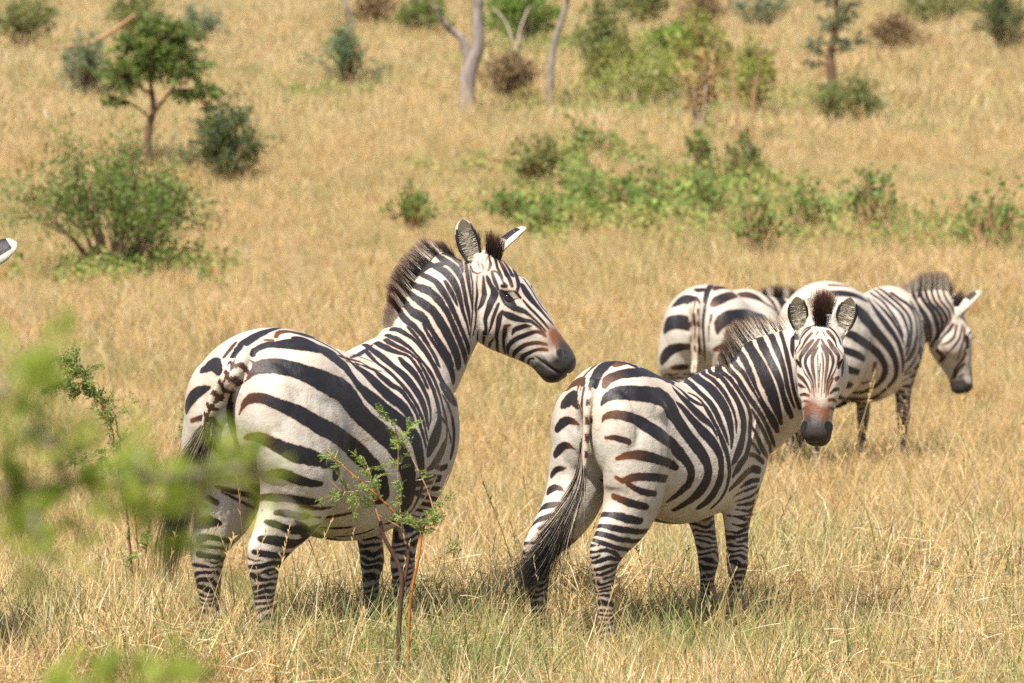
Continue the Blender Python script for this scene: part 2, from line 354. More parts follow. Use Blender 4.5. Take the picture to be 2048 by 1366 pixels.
# coat patterns, one stroke per line in body coordinates: brown at start, brown at end, then x,y,z (mm),width (mm)
STRIPES = {}  # one stroke of 'big' paints dark skin and shade into the buttock crease
STRIPES['big'] = '''
0 0 -631,17,1094,20 -630,12,1106,27 -627,8,1119,34 -622,0,1130,34 -618,-6,1142,34 -614,-11,1154,34 -611,-15,1167,34 -607,-20,1179,34 -602,-26,1190,38 -591,-30,1204,37 -573,-31,1218,32 -514,-3,1230,39 -500,-6,1239,55 -485,-10,1247,56 -469,-14,1255,55 -453,-16,1261,54 -436,-18,1268,54 -419,-21,1273,52 -400,-26,1279,46 -378,-30,1283,39 -358,-30,1286,35 -344,-29,1288,35 -330,-28,1288,35 -316,-27,1287,35 -302,-27,1286,35 -288,-26,1284,35 -275,-25,1282,28 -261,-24,1279,21
3 3 -556,42,1191,14 -550,39,1199,17 -540,36,1209,20 -526,35,1220,21 -512,35,1230,20 -495,37,1240,15
0 0 -564,142,1137,12 -561,130,1146,33 -561,111,1157,51 -564,92,1164,57 -569,73,1165,54 -579,54,1154,45 -586,42,1141,32
0 0 -581,193,996,21 -583,188,1009,40 -587,179,1026,48 -590,168,1038,48 -591,155,1050,48 -591,143,1060,45 -589,126,1069,38 -589,108,1075,31 -593,89,1080,22 -595,76,1083,15
8 9 -593,160,963,13 -596,140,969,17 -595,117,974,22 -645,54,979,24 -633,42,978,24 -596,58,968,22 -595,49,959,18 -590,39,949,10 -584,33,941,4
3 9 -578,131,882,23 -575,112,884,24 -569,92,883,26 -563,84,875,25 -556,79,865,20 -550,74,854,14 -544,71,846,6
6 8 -526,138,688,21 -522,123,680,21 -514,111,672,21
2 2 -484,228,633,13 -495,221,637,18 -506,214,641,22 -516,206,646,22 -525,196,650,22 -533,185,654,22 -538,172,657,22 -539,159,659,22 -536,138,659,13
0 0 -564,146,599,41 -556,131,602,41 -541,117,605,40 -522,105,601,26 -505,97,597,12
0 0 -583,128,547,34 -570,121,550,28 -554,112,552,20 -534,103,548,18 -516,99,543,17 -503,97,540,17 -489,97,537,17 -476,97,534,17 -462,98,531,17 -448,101,528,17 -435,103,525,13 -422,108,523,10
0 0 -583,123,522,11 -567,113,519,12 -549,105,516,12 -536,101,514,12 -522,99,512,12 -509,98,510,12 -495,98,508,12 -481,100,506,12 -467,102,504,10 -454,106,502,7
0 0 -589,129,493,25 -580,120,490,22 -564,110,486,19 -550,105,483,17 -537,102,480,17 -523,100,478,17 -509,101,475,17 -496,102,472,17 -482,106,470,17 -469,111,468,13 -458,118,467,10
0 0 -589,137,464,11 -582,124,463,10 -564,112,460,9 -548,106,458,8 -535,103,457,8 -521,102,455,8 -507,103,454,8 -494,105,453,8 -480,109,452,8 -468,116,452,6 -458,124,452,5
0 0 -518,189,451,6 -531,188,449,8 -545,185,446,11 -558,181,444,11 -570,174,442,11 -580,165,441,11 -585,154,441,11 -586,142,443,11 -583,130,445,10 -572,118,447,8 -557,110,448,8 -542,105,449,8 -529,103,451,8 -515,103,452,8 -501,104,453,8 -488,107,455,8 -475,111,457,8 -463,117,459,7 -452,125,462,5
0 0 -546,-75,1200,20 -535,-73,1209,22 -519,-72,1219,29 -503,-79,1227,34 -487,-91,1233,36 -477,-101,1235,38 -468,-112,1235,40 -458,-123,1235,44 -445,-134,1236,50 -430,-144,1236,58 -415,-154,1236,62 -399,-165,1234,62 -381,-175,1231,60 -362,-182,1228,58 -342,-188,1224,55 -320,-190,1220,51 -302,-190,1217,49 -289,-189,1214,49 -275,-189,1212,49 -261,-188,1209,49 -248,-187,1206,49 -234,-186,1203,49 -220,-185,1200,39 -207,-184,1197,29
8 8 -464,-69,1250,13 -459,-82,1249,15 -454,-93,1248,17
0 0 -378,-141,1253,35 -367,-149,1250,46 -356,-158,1246,58 -345,-165,1242,58 -335,-172,1237,58 -324,-178,1231,58 -313,-184,1224,58 -302,-190,1217,58 -290,-196,1208,57 -275,-199,1200,60 -254,-203,1190,62 -234,-206,1180,63 -218,-210,1171,63 -204,-213,1162,61 -193,-217,1154,58 -188,-225,1141,52 -185,-232,1129,45 -180,-235,1121,40 -174,-239,1112,38 -167,-246,1098,39 -156,-252,1082,39 -143,-257,1070,43 -127,-262,1057,50 -114,-266,1047,53 -101,-270,1036,55 -87,-274,1026,57 -75,-279,1016,58 -62,-283,1005,57 -49,-288,996,54 -36,-292,988,51 -23,-297,981,48 -10,-301,973,48 3,-306,964,48 16,-310,953,48 29,-315,943,49 41,-319,931,52 53,-323,920,54 64,-326,908,55 75,-328,895,56 85,-330,882,57 93,-331,869,58 99,-332,854,57 103,-332,840,54 108,-331,826,51 114,-330,811,48 121,-329,797,43 129,-326,782,38 138,-322,764,33 148,-317,745,29 156,-312,731,25
0 0 149,-316,743,26 155,-312,728,24 164,-303,708,24 166,-297,694,25 169,-289,679,26 172,-280,664,25 174,-271,648,24 180,-258,632,22 183,-247,619,20 167,-240,607,18 151,-237,599,17 139,-235,594,17 126,-232,590,17 113,-228,586,17 100,-224,582,17 87,-220,579,17 74,-215,576,14 61,-210,573,10
8 0 -430,-91,1259,15 -414,-83,1266,18 -392,-76,1274,27 -372,-77,1277,34 -352,-84,1278,34 -339,-94,1276,37 -322,-105,1271,40 -297,-111,1266,41 -267,-109,1262,36 -217,-93,1256,30 -211,-107,1249,25 -190,-109,1242,11 -177,-109,1237,11 -163,-110,1233,11 -150,-110,1228,11 -137,-111,1223,11 -124,-111,1219,11 -111,-112,1214,8 -97,-112,1210,6
0 0 -318,-113,1268,35 -306,-118,1265,35 -285,-121,1260,32 -263,-124,1254,28 -248,-130,1248,24 -234,-137,1240,21 -218,-143,1232,19 -200,-147,1225,19 -180,-149,1217,19 -164,-155,1208,18 -155,-167,1197,17 -146,-178,1184,14 -136,-186,1174,13 -122,-191,1166,17 -116,-199,1157,22 -108,-206,1147,28 -94,-211,1139,37 -80,-217,1129,45 -71,-224,1120,51 -61,-231,1110,55 -52,-239,1099,58 -44,-247,1088,58 -36,-254,1077,55 -26,-261,1065,55 -16,-268,1055,56 -6,-274,1045,56 5,-280,1035,54 17,-286,1026,51 29,-291,1018,49 41,-296,1009,48 54,-303,994,47 65,-310,979,43 74,-315,965,34 82,-318,953,25 87,-322,938,8
0 0 -85,-190,1158,9 -63,-192,1152,9 -37,-197,1144,11 -15,-201,1137,14 2,-207,1130,19 8,-215,1123,27 10,-225,1114,38 18,-234,1103,39 27,-243,1092,42 35,-251,1083,40 44,-257,1075,33 59,-262,1069,29 73,-268,1062,31 81,-276,1050,29 87,-284,1036,27 94,-292,1022,25 101,-300,1007,23 108,-305,992,22 114,-311,977,22 116,-315,965,22 118,-319,952,23 121,-322,939,23 124,-324,925,23 129,-327,911,22 134,-328,896,21 140,-329,880,18 146,-329,864,16 151,-329,853,14
0 0 -191,-187,1189,9 -178,-186,1187,12 -164,-184,1184,15 -150,-183,1181,15 -137,-181,1179,15 -123,-180,1176,15 -109,-178,1174,15 -95,-177,1172,15 -67,-174,1167,14 -37,-176,1161,12 -23,-186,1151,11 -8,-196,1141,8 9,-201,1135,6 26,-206,1129,6 39,-209,1125,6
0 0 -156,-196,1170,5 -143,-195,1167,7 -129,-195,1164,8 -115,-194,1161,8 -102,-193,1158,8 -88,-193,1156,8 -74,-193,1153,8 -60,-193,1151,8 -42,-193,1148,11 -20,-195,1144,12 0,-203,1134,10 15,-211,1126,9
0 0 -91,-168,1177,7 -48,-150,1179,11 69,-83,1181,23 184,-18,1185,24 237,2,1193,26 270,10,1202,19 288,12,1209,12
0 0 242,13,1194,13 232,3,1192,18 223,-7,1190,22 213,-17,1188,22 203,-27,1186,22 194,-37,1185,22 184,-47,1183,22 174,-57,1181,22 145,-86,1175,22 110,-124,1165,27 91,-151,1156,29 87,-172,1146,30 90,-188,1136,32 91,-206,1123,33 95,-221,1111,30 98,-235,1098,29 102,-247,1086,28 108,-259,1071,29 113,-271,1056,28 119,-280,1041,26 124,-288,1027,24 129,-296,1012,23 134,-302,997,22 138,-307,985,22 141,-311,972,22 145,-315,959,22 149,-318,945,21 152,-321,930,20 155,-324,916,18 159,-326,894,15 162,-326,878,14
0 0 -20,-61,1204,12 -10,-70,1200,16 -1,-79,1195,19 8,-89,1191,19 18,-98,1186,19 27,-108,1182,19 36,-117,1177,19 45,-126,1172,19 52,-133,1168,16 59,-142,1163,13 65,-152,1158,8 70,-158,1155,5
0 0 319,75,1210,12 310,64,1210,17 301,53,1209,21 293,42,1207,21 285,31,1206,21 276,20,1203,21 268,9,1201,21 260,-2,1199,21 244,-25,1193,25 219,-59,1185,35 199,-89,1177,42 182,-115,1168,46 170,-138,1159,47 160,-159,1150,46 159,-175,1140,47 160,-191,1130,51 161,-205,1121,54 164,-216,1111,56 165,-227,1102,57 166,-238,1092,56 168,-247,1081,54 170,-257,1069,52 171,-265,1058,50 174,-273,1047,49 178,-279,1036,48 180,-285,1024,46 181,-292,1012,44 182,-297,1000,41 182,-302,986,38 180,-307,972,33 179,-312,958,27 178,-315,945,23 177,-319,927,18 177,-321,915,14
0 0 302,1,1217,23 294,-21,1211,27 284,-49,1204,37 275,-76,1195,38 271,-101,1188,34 277,-118,1183,29 285,-132,1179,25 290,-146,1174,22 292,-159,1167,19 289,-172,1157,18 284,-186,1146,19 280,-199,1134,21 276,-212,1121,23 272,-223,1109,21 268,-233,1096,20 263,-247,1078,20 260,-257,1063,21
0 0 251,-143,1166,18 244,-159,1156,28 236,-178,1143,41 234,-195,1131,46 235,-210,1118,43 233,-225,1104,39 232,-238,1089,36 231,-250,1075,32 229,-261,1060,30 229,-270,1044,29 228,-280,1027,27 226,-289,1008,24 223,-296,989,20 218,-302,975,18 212,-307,960,16 207,-310,947,13 198,-314,935,9 190,-317,927,6
0 0 324,-26,1228,23 321,-43,1221,24 317,-67,1212,29 312,-92,1204,30 312,-113,1195,27 313,-132,1188,23 315,-148,1179,19 313,-165,1167,16 311,-183,1154,15 308,-194,1143,16 304,-205,1132,18 301,-215,1121,21 298,-228,1104,24 295,-241,1087,26 294,-249,1075,28 294,-256,1062,29 294,-262,1049,30 293,-269,1035,31 293,-274,1021,33 292,-279,1007,34 292,-284,993,35 292,-287,979,36 292,-290,965,39 289,-293,951,43 285,-296,937,49 278,-299,923,55 266,-304,909,62 251,-309,895,67 236,-313,882,63 213,-318,866,58 193,-322,851,55 179,-324,837,44 171,-325,826,29
0 0 348,-14,1244,21 346,-33,1239,23 350,-55,1232,26 352,-67,1226,26 352,-82,1219,27 348,-98,1211,27 342,-122,1199,22 336,-143,1187,17 331,-164,1172,16 327,-181,1158,16 328,-194,1145,19 328,-207,1132,22 329,-215,1122,24 329,-224,1110,26 329,-232,1099,27 330,-239,1086,26 330,-246,1073,25 330,-253,1060,24 331,-258,1048,22 332,-262,1035,21 333,-266,1022,20 334,-270,1008,20 337,-272,994,21 341,-274,979,22 347,-274,964,24 357,-272,950,26 366,-269,935,27 374,-266,915,28 378,-263,896,30 379,-262,881,34 379,-261,866,39 374,-261,853,49 352,-269,837,61 318,-281,822,66 290,-292,811,59 261,-301,799,49 237,-307,788,42 208,-312,777,30 188,-315,770,22
0 0 354,-259,1030,11 369,-259,1014,15 393,-256,994,20 417,-247,976,22 445,-235,957,23 456,-232,942,23 460,-233,927,23 462,-234,913,23 463,-235,898,23 463,-236,884,22 462,-236,869,23 461,-236,855,23 458,-236,840,24 456,-236,827,24 449,-235,807,21 443,-234,793,16
0 0 264,-295,972,7 277,-293,966,9 289,-291,959,11 302,-289,953,11 314,-286,947,11 326,-283,940,11 338,-279,934,11 349,-276,927,11 378,-264,911,13 424,-242,889,13 435,-239,867,12 440,-239,849,8
0 0 361,-246,1063,16 368,-249,1054,20 379,-251,1040,27 394,-250,1028,32 426,-241,1014,27 463,-226,1003,22 475,-220,1000,22 488,-216,996,22 501,-213,993,22 514,-209,990,22 527,-204,986,22 539,-199,983,18 551,-192,979,13
0 0 178,-317,769,16 204,-313,773,17 244,-302,776,18 307,-274,767,21 388,-233,757,23 419,-232,764,19
0 0 92,-315,728,14 106,-316,729,19 120,-316,730,24 133,-315,731,24 147,-314,732,24 161,-312,733,24 175,-310,735,24 189,-307,736,24 213,-302,739,20 256,-289,740,15 361,-232,731,14 390,-226,726,13
0 0 91,-311,715,8 105,-311,715,11 119,-310,714,14 133,-309,714,14 147,-308,714,14 160,-306,714,14 174,-303,714,14 188,-300,715,14 224,-291,716,15 296,-261,716,19 371,-223,713,14 386,-223,714,14
0 0 104,-302,691,8 118,-301,690,11 132,-300,689,14 146,-298,688,14 160,-296,688,14 173,-293,688,14 187,-290,688,14 201,-286,688,14 243,-273,689,16 353,-215,685,17 377,-215,684,18 395,-214,683,18
0 0 128,-298,683,9 141,-295,680,12 154,-291,677,15 168,-287,674,15 181,-283,671,15 194,-278,669,15 206,-273,667,15 219,-268,665,15 333,-204,654,16 362,-204,650,17 407,-196,642,14 419,-191,642,14 431,-184,642,14 443,-176,643,14 452,-166,645,14 460,-156,649,14 467,-145,655,11 471,-134,663,8
0 0 226,-230,618,8 239,-226,619,11 252,-221,621,14 264,-215,623,14 277,-210,625,14 289,-204,628,14 302,-198,630,14 315,-195,631,14 335,-195,627,15 358,-196,624,17 386,-192,619,15 406,-181,613,13 416,-172,610,13 425,-162,610,13 431,-149,611,13 435,-137,614,13 435,-124,619,13 434,-112,626,10 432,-100,633,8
0 0 210,-193,578,8 223,-192,582,11 237,-190,586,14 250,-188,590,14 263,-186,595,14 276,-183,600,14 289,-182,603,14 302,-183,605,14 317,-186,605,15 337,-189,603,15 362,-187,596,14 385,-178,589,13 395,-171,587,13 405,-161,586,13 413,-149,587,13 418,-137,590,13 420,-125,595,13 419,-114,603,10 417,-103,612,8
4 0 -595,-70,1108,11 -593,-75,1118,21 -587,-82,1130,34 -579,-90,1141,39 -570,-100,1151,47 -560,-113,1158,54 -549,-130,1162,61 -542,-143,1163,65 -535,-157,1163,67 -526,-170,1162,69 -514,-181,1160,70 -501,-191,1156,67 -490,-201,1153,64 -479,-211,1149,62 -468,-219,1145,63 -455,-229,1140,65 -442,-238,1133,68 -425,-247,1126,72 -407,-254,1118,75 -394,-258,1113,78
0 0 -394,-258,1112,83 -378,-261,1107,83 -361,-263,1101,86 -338,-265,1092,89 -314,-265,1084,88 -286,-263,1076,91 -261,-261,1066,101 -241,-262,1052,104 -222,-264,1035,96 -210,-266,1022,93 -197,-268,1007,86 -183,-271,992,78 -170,-274,981,75 -156,-277,970,73 -142,-280,959,71 -128,-283,949,70 -110,-288,935,69 -92,-292,922,69 -75,-296,909,69 -58,-300,897,68 -42,-305,886,68 -28,-309,874,69 -14,-312,860,71 -1,-315,845,72 11,-317,830,72 22,-319,815,71 32,-320,801,70 42,-321,786,69 55,-319,764,68 65,-317,747,67
0 0 57,-318,756,64 62,-316,744,66 70,-312,726,67 76,-308,712,67 83,-303,697,67 89,-297,682,65 99,-287,661,65 105,-276,642,68 104,-267,630,60 97,-260,621,44 86,-254,613,32 77,-249,609,23
7 0 -598,-58,993,6 -599,-66,1008,12 -598,-76,1026,19 -596,-87,1039,27 -593,-100,1048,33 -592,-119,1053,35 -592,-144,1053,36 -590,-159,1050,37 -586,-174,1045,38 -580,-189,1039,39 -574,-200,1034,40 -566,-210,1029,42 -555,-219,1023,43 -543,-228,1017,45 -530,-235,1011,48 -518,-242,1005,51 -506,-250,999,55 -494,-258,991,57 -479,-266,981,58 -461,-274,969,60 -443,-281,957,60 -430,-284,949,60
0 0 -430,-284,952,66 -414,-287,945,65 -393,-290,937,64 -366,-293,926,65 -343,-292,917,67 -316,-290,905,69 -286,-285,893,70 -243,-269,880,69 -210,-260,867,68 -192,-262,855,69 -174,-265,842,68 -157,-268,828,66 -140,-271,815,64 -123,-274,800,61 -106,-277,786,58 -94,-278,775,55
0 0 -107,-278,793,58 -97,-279,784,56 -83,-281,771,53 -69,-282,758,51 -54,-281,740,46 -42,-280,722,41 -32,-277,706,38 -25,-273,692,38 -23,-268,680,41 -27,-261,670,41 -39,-253,664,30 -50,-247,661,22
8 0 -581,-72,910,15 -581,-83,914,20 -583,-101,917,26 -587,-124,915,31 -586,-148,909,35 -583,-163,904,38 -580,-179,899,41 -576,-194,892,43 -569,-208,885,46 -561,-221,878,48 -551,-234,871,50 -539,-245,865,51 -524,-257,860,51 -507,-268,856,50 -492,-276,852,49 -474,-284,848,41 -455,-289,845,34 -442,-293,842,28
8 0 -579,-76,907,13 -581,-92,911,22 -586,-117,915,34 -587,-134,913,39 -586,-150,909,42 -583,-166,904,43 -579,-183,897,44 -573,-200,888,44 -565,-214,880,45 -557,-226,873,47 -549,-236,866,51 -539,-245,859,53 -528,-254,855,55 -517,-262,851,57 -503,-270,846,50 -488,-278,840,48 -469,-285,834,40 -449,-291,828,37 -426,-296,823,31 -399,-298,819,31 -378,-299,816,26
0 0 -426,-296,818,32 -399,-298,817,28 -367,-298,811,25 -354,-296,796,41 -348,-295,781,52
8 0 -560,-148,783,13 -564,-164,786,21 -563,-181,789,30 -559,-198,789,36 -552,-214,787,39 -542,-227,781,39 -529,-238,773,38 -520,-245,768,37 -510,-253,764,35 -498,-260,759,34 -484,-268,756,31 -470,-275,752,28 -455,-280,750,25 -438,-285,748,21 -426,-288,748,17
7 0 -469,-53,685,15 -481,-59,687,20 -493,-67,690,25 -503,-75,693,25 -513,-85,695,25 -522,-95,697,25 -529,-107,699,25 -533,-120,701,25 -536,-138,702,27 -534,-159,702,29 -530,-173,702,29 -525,-186,702,29 -519,-199,701,30 -511,-210,699,31 -503,-221,697,31 -492,-230,694,31 -481,-239,691,31 -467,-247,687,30 -455,-253,685,30 -438,-261,685,27 -426,-265,686,24
4 0 -537,-172,649,16 -530,-179,649,20 -520,-189,647,25 -507,-200,645,27 -492,-210,642,27 -473,-220,637,27 -454,-227,632,26 -436,-234,631,19
0 0 -563,-150,617,17 -558,-158,615,20 -547,-169,611,25 -537,-177,606,26 -524,-185,599,26 -509,-191,593,27 -492,-197,588,27 -474,-201,583,26 -458,-205,580,26 -435,-210,581,24 -421,-213,582,24 -408,-215,583,24 -394,-217,585,24 -380,-217,587,24 -366,-217,589,24 -353,-216,592,19 -339,-215,596,14
0 0 -588,-144,559,25 -576,-154,557,29 -557,-166,554,33 -543,-172,551,34 -526,-177,547,35 -509,-181,543,35 -482,-183,538,34 -457,-183,534,35 -438,-184,535,35 -426,-186,538,32 -413,-187,541,32 -400,-189,545,32 -386,-190,549,32 -373,-190,553,32 -360,-190,558,32 -347,-189,564,26 -335,-188,570,19
0 0 -611,-132,515,21 -601,-143,511,23 -582,-154,506,25 -569,-161,504,24 -552,-166,501,22 -534,-169,499,21 -505,-170,495,23 -474,-165,491,28 -446,-158,492,26 -433,-153,495,26 -421,-148,498,26 -409,-142,502,26 -397,-136,507,26 -387,-130,513,26 -376,-123,520,21 -366,-117,528,16
0 0 -526,-69,509,6 -540,-70,506,8 -553,-72,504,10 -566,-76,501,10 -579,-81,498,10 -591,-88,495,10 -601,-96,492,10 -607,-106,489,10 -610,-119,487,9 -606,-131,484,8 -598,-142,484,7 -589,-149,485,5
0 0 -515,-70,503,7 -527,-70,497,10 -540,-70,491,12 -553,-72,485,12 -565,-75,479,12 -577,-80,474,12 -588,-86,468,12 -597,-94,463,8 -600,-99,461,15 -605,-120,461,19 -601,-133,462,19 -592,-144,464,18 -579,-152,467,17 -561,-160,471,18 -540,-163,473,19 -509,-161,468,20 -489,-154,462,21 -477,-148,460,21 -467,-139,459,21 -459,-128,461,21 -453,-116,465,21 -450,-105,472,21 -449,-96,482,16 -450,-88,494,12
0 0 -519,-71,479,11 -531,-71,472,15 -543,-72,465,18 -555,-74,458,18 -567,-78,452,18 -578,-83,445,18 -588,-91,439,18 -595,-100,434,18 -598,-107,432,21 -596,-128,432,19 -586,-142,437,17 -572,-151,443,16 -555,-157,448,15 -535,-159,449,14 -503,-153,439,18 -493,-146,425,14 -486,-140,414,14 -481,-133,404,14 -478,-124,394,14 -477,-115,384,14 -480,-105,374,14 -486,-98,364,11 -494,-92,355,9
0 0 -523,-72,470,7 -533,-72,461,10 -544,-73,452,12 -555,-75,443,12 -565,-79,434,12 -575,-84,426,12 -583,-91,418,12 -590,-101,411,12 -591,-104,410,16 -591,-125,411,17 -585,-136,414,17 -576,-145,419,18 -564,-150,422,17 -547,-154,423,16 -529,-154,420,14 -504,-149,412,16 -495,-144,401,11 -487,-138,392,13 -482,-130,382,13 -479,-120,373,13 -480,-110,363,13 -485,-102,354,13 -492,-94,345,10 -500,-89,335,8
0 0 -498,-83,412,7 -511,-79,408,10 -524,-77,404,12 -537,-78,400,12 -551,-80,396,12 -563,-84,393,12 -574,-91,390,12 -583,-101,388,12 -585,-104,388,15 -585,-125,390,15 -576,-139,395,14 -560,-148,399,12 -536,-152,399,10 -507,-149,397,8 -495,-144,397,8 -484,-136,397,8 -477,-124,397,8 -475,-112,399,8 -479,-100,402,8 -487,-90,406,7 -498,-83,411,5
3 3 -515,112,729,10 -506,101,725,13 -497,92,721,17 -487,83,717,17 -476,76,713,17 -464,69,709,17 -451,64,706,17 -439,59,703,17 -420,54,698,19 -394,51,692,21 -369,52,684,19 -348,55,677,17
4 2 -501,98,710,6 -492,90,704,8 -482,83,698,10 -472,76,691,10 -460,71,685,10 -448,66,680,10 -436,63,674,10 -424,60,668,10 -402,58,660,11 -368,61,648,10 -315,78,637,9
2 2 -551,-121,654,8
8 8 -475,-233,672,9 -464,-239,669,12 -451,-245,666,15 -438,-250,663,15 -425,-253,661,15 -411,-256,660,15 -397,-258,659,15 -383,-259,658,15 -365,-259,658,12 -341,-256,658,10 -328,-253,658,10 -314,-249,659,10 -301,-244,660,10 -289,-238,662,10 -277,-231,665,10 -266,-223,668,8 -255,-215,672,6
4 4 -505,-202,653,3 -494,-210,649,4 -483,-217,645,5 -471,-223,642,5 -458,-228,638,5 -445,-233,635,5 -432,-236,633,5 -419,-239,631,5 -400,-241,628,7 -367,-240,624,9
4 4 -167,-114,606,10 -159,-128,608,17 -150,-141,611,16 -141,-152,614,16 -131,-165,617,14 -121,-176,620,12 -113,-184,622,11
2 2 -346,-211,588,6
2 2 -131,-65,567,7 -121,-79,565,14 -110,-93,564,15 -98,-105,563,16 -85,-121,564,15 -71,-136,565,14 -61,-146,566,13
0 0 -477,-212,619,11 -466,-214,612,15 -454,-216,605,19 -441,-217,599,19 -428,-218,593,19 -416,-217,587,19 -403,-215,582,19 -390,-212,578,19 -349,-196,569,17
0 0 -78,-15,536,16 -57,-22,529,23 -48,-33,527,21 -41,-48,526,18 -33,-63,527,16 -24,-77,527,14 -16,-91,529,13 -8,-105,530,13 1,-118,533,13 10,-130,536,13 19,-148,542,12 28,-164,548,12 35,-175,553,11
0 0 -471,-208,600,15 -460,-209,592,21 -448,-209,584,26 -436,-208,577,26 -424,-206,570,26 -412,-204,564,26 -399,-200,559,26 -387,-195,554,23 -370,-185,549,32
0 0 -25,47,522,15 -11,36,517,10 -9,16,515,16 34,19,507,11 26,-11,508,7 43,-15,505,6 48,-33,506,5 54,-51,506,6 64,-65,508,6
0 0 367,130,475,6 363,103,481,6 371,86,488,6
0 0 115,-119,520,6 119,-130,524,10
2 2 -598,-31,1075,11 -577,-9,1060,31 -571,1,1041,26 -558,14,1026,24 -559,15,1012,24 -559,15,997,23 -558,15,982,23 -556,14,968,23 -553,13,953,23 -549,13,940,21 -544,12,927,20 -539,11,913,18 -532,10,898,19 -525,9,883,19 -517,9,869,19 -509,12,852,17 -501,14,836,16 -496,17,825,15
0 0 381,-16,1265,28 384,-25,1265,29 387,-37,1263,27 389,-55,1256,25 393,-72,1246,23 399,-85,1238,19 404,-97,1229,19 400,-117,1215,23 392,-139,1201,24 386,-158,1186,26 382,-175,1170,28 377,-192,1152,27 375,-204,1138,26
0 0 609,84,1342,17 595,83,1344,22 582,81,1345,28 568,78,1346,28 555,74,1347,28 542,69,1348,28 529,62,1348,28 518,55,1347,28 508,47,1346,28 481,31,1334,28 459,4,1322,28 445,-20,1308,28 438,-40,1296,30 438,-56,1286,31 441,-71,1276,28 442,-82,1267,23 443,-92,1256,24 445,-102,1245,24 447,-111,1234,23 448,-119,1222,24 448,-129,1210,26 441,-143,1198,31 433,-159,1185,31 426,-172,1173,30 419,-185,1159,28 414,-196,1146,26 410,-203,1136,24
0 0 634,83,1372,17 620,82,1372,23 606,81,1373,29 592,78,1373,29 579,73,1373,29 566,68,1373,29 554,62,1372,29 543,54,1371,29 510,21,1361,27 492,-6,1346,28 483,-27,1334,32 484,-46,1323,45 488,-62,1314,48 491,-75,1304,42 492,-88,1291,35 494,-98,1279,30 495,-108,1266,25 498,-117,1252,25 501,-125,1239,26 504,-132,1227,27 508,-139,1213,33 513,-145,1197,38 519,-151,1181,45 526,-156,1165,51 534,-160,1145,55 541,-162,1131,52
0 0 593,-36,1413,14 588,-23,1417,19 583,-10,1419,24 580,3,1420,24 578,17,1420,24 577,31,1418,24 578,44,1414,24 581,55,1407,24 582,58,1405,17 550,26,1394,23 536,1,1384,26 532,-17,1374,31 532,-34,1366,36 533,-49,1357,40 537,-62,1348,41 541,-74,1339,41 545,-85,1329,40 547,-94,1318,41 547,-103,1306,42 549,-111,1294,44 551,-119,1281,45 555,-126,1268,46 558,-133,1255,47 562,-139,1242,47 566,-144,1229,47 570,-149,1215,47 576,-153,1200,47 583,-156,1183,46 590,-159,1168,45 598,-160,1145,43 603,-159,1129,41
0 0 672,10,1499,12 662,17,1491,16 652,24,1483,20 643,30,1475,20 634,37,1467,20 626,44,1458,20 618,50,1448,20 611,55,1437,20 608,59,1431,19 581,22,1422,24 574,-1,1415,29 575,-17,1409,33 579,-31,1405,34 583,-44,1399,35 585,-56,1391,35 587,-67,1382,35 589,-78,1372,34 591,-88,1360,32 592,-98,1347,30 594,-108,1332,29 596,-117,1317,28 598,-125,1301,27 601,-132,1285,28 604,-138,1270,29 607,-144,1254,30 612,-148,1238,31 618,-153,1221,31 626,-155,1203,32 635,-157,1186,32 644,-156,1169,32 655,-154,1153,31 665,-150,1141,30
0 0 693,-36,1503,14 686,-24,1502,19 679,-12,1499,24 672,0,1497,24 666,12,1494,24 661,24,1490,24 656,36,1485,24 653,48,1478,24 653,52,1476,23 653,54,1475,21 630,29,1465,20 624,7,1458,23 623,-10,1452,24 624,-24,1446,24 625,-40,1437,26 624,-53,1426,27 623,-63,1416,28 622,-74,1404,28 621,-84,1391,28 621,-94,1377,27 621,-104,1362,26 622,-113,1348,25 623,-120,1333,24 624,-127,1319,23 627,-133,1304,22 630,-139,1289,22 634,-145,1273,23 639,-149,1257,23 646,-153,1240,23 655,-155,1224,24 664,-155,1209,24 674,-154,1190,24 682,-152,1176,23
0 0 650,-66,1438,15 649,-75,1427,17 647,-86,1413,19 646,-96,1399,21 646,-107,1382,19 646,-115,1367,16 646,-121,1355,11 646,-125,1347,6
0 0 607,45,1440,11 617,45,1449,14 628,45,1459,18 638,46,1468,18 649,46,1476,18 660,46,1485,18 672,46,1493,18 683,46,1502,18 693,45,1508,16 675,19,1502,19 669,-7,1493,24 670,-27,1485,29 672,-44,1477,32 673,-61,1464,31 673,-77,1449,30 672,-91,1433,29 670,-103,1414,28 669,-111,1400,25 667,-118,1386,23 665,-124,1371,21 663,-129,1357,19 662,-134,1342,18 661,-138,1327,17 663,-144,1312,16 666,-148,1295,14 670,-152,1280,12 674,-155,1257,10 678,-156,1240,9
0 0 637,34,1470,9 648,34,1479,12 659,34,1487,15 670,34,1496,15 681,34,1505,15 692,33,1513,15 704,33,1521,15 716,32,1528,15 725,32,1533,16 734,32,1537,18 710,3,1529,23 703,-18,1520,27 701,-40,1510,27 701,-57,1501,26 702,-70,1492,26 702,-82,1481,27 701,-95,1464,23 699,-107,1445,19 696,-115,1428,17 692,-122,1410,17 690,-127,1396,17 687,-132,1382,17 685,-136,1367,18 684,-141,1351,18 684,-145,1335,18 684,-149,1319,16 684,-152,1302,13 684,-154,1284,10 685,-156,1272,7
0 0 721,-92,1499,13 722,-82,1508,17 723,-70,1516,21 725,-59,1524,21 726,-46,1529,21 728,-33,1535,21 730,-20,1538,21 732,-7,1542,21 733,-2,1543,20 736,-17,1540,20 730,-35,1535,20 730,-47,1530,20 735,-57,1525,20 732,-69,1521,17 724,-84,1508,18 718,-94,1493,16 712,-103,1473,8
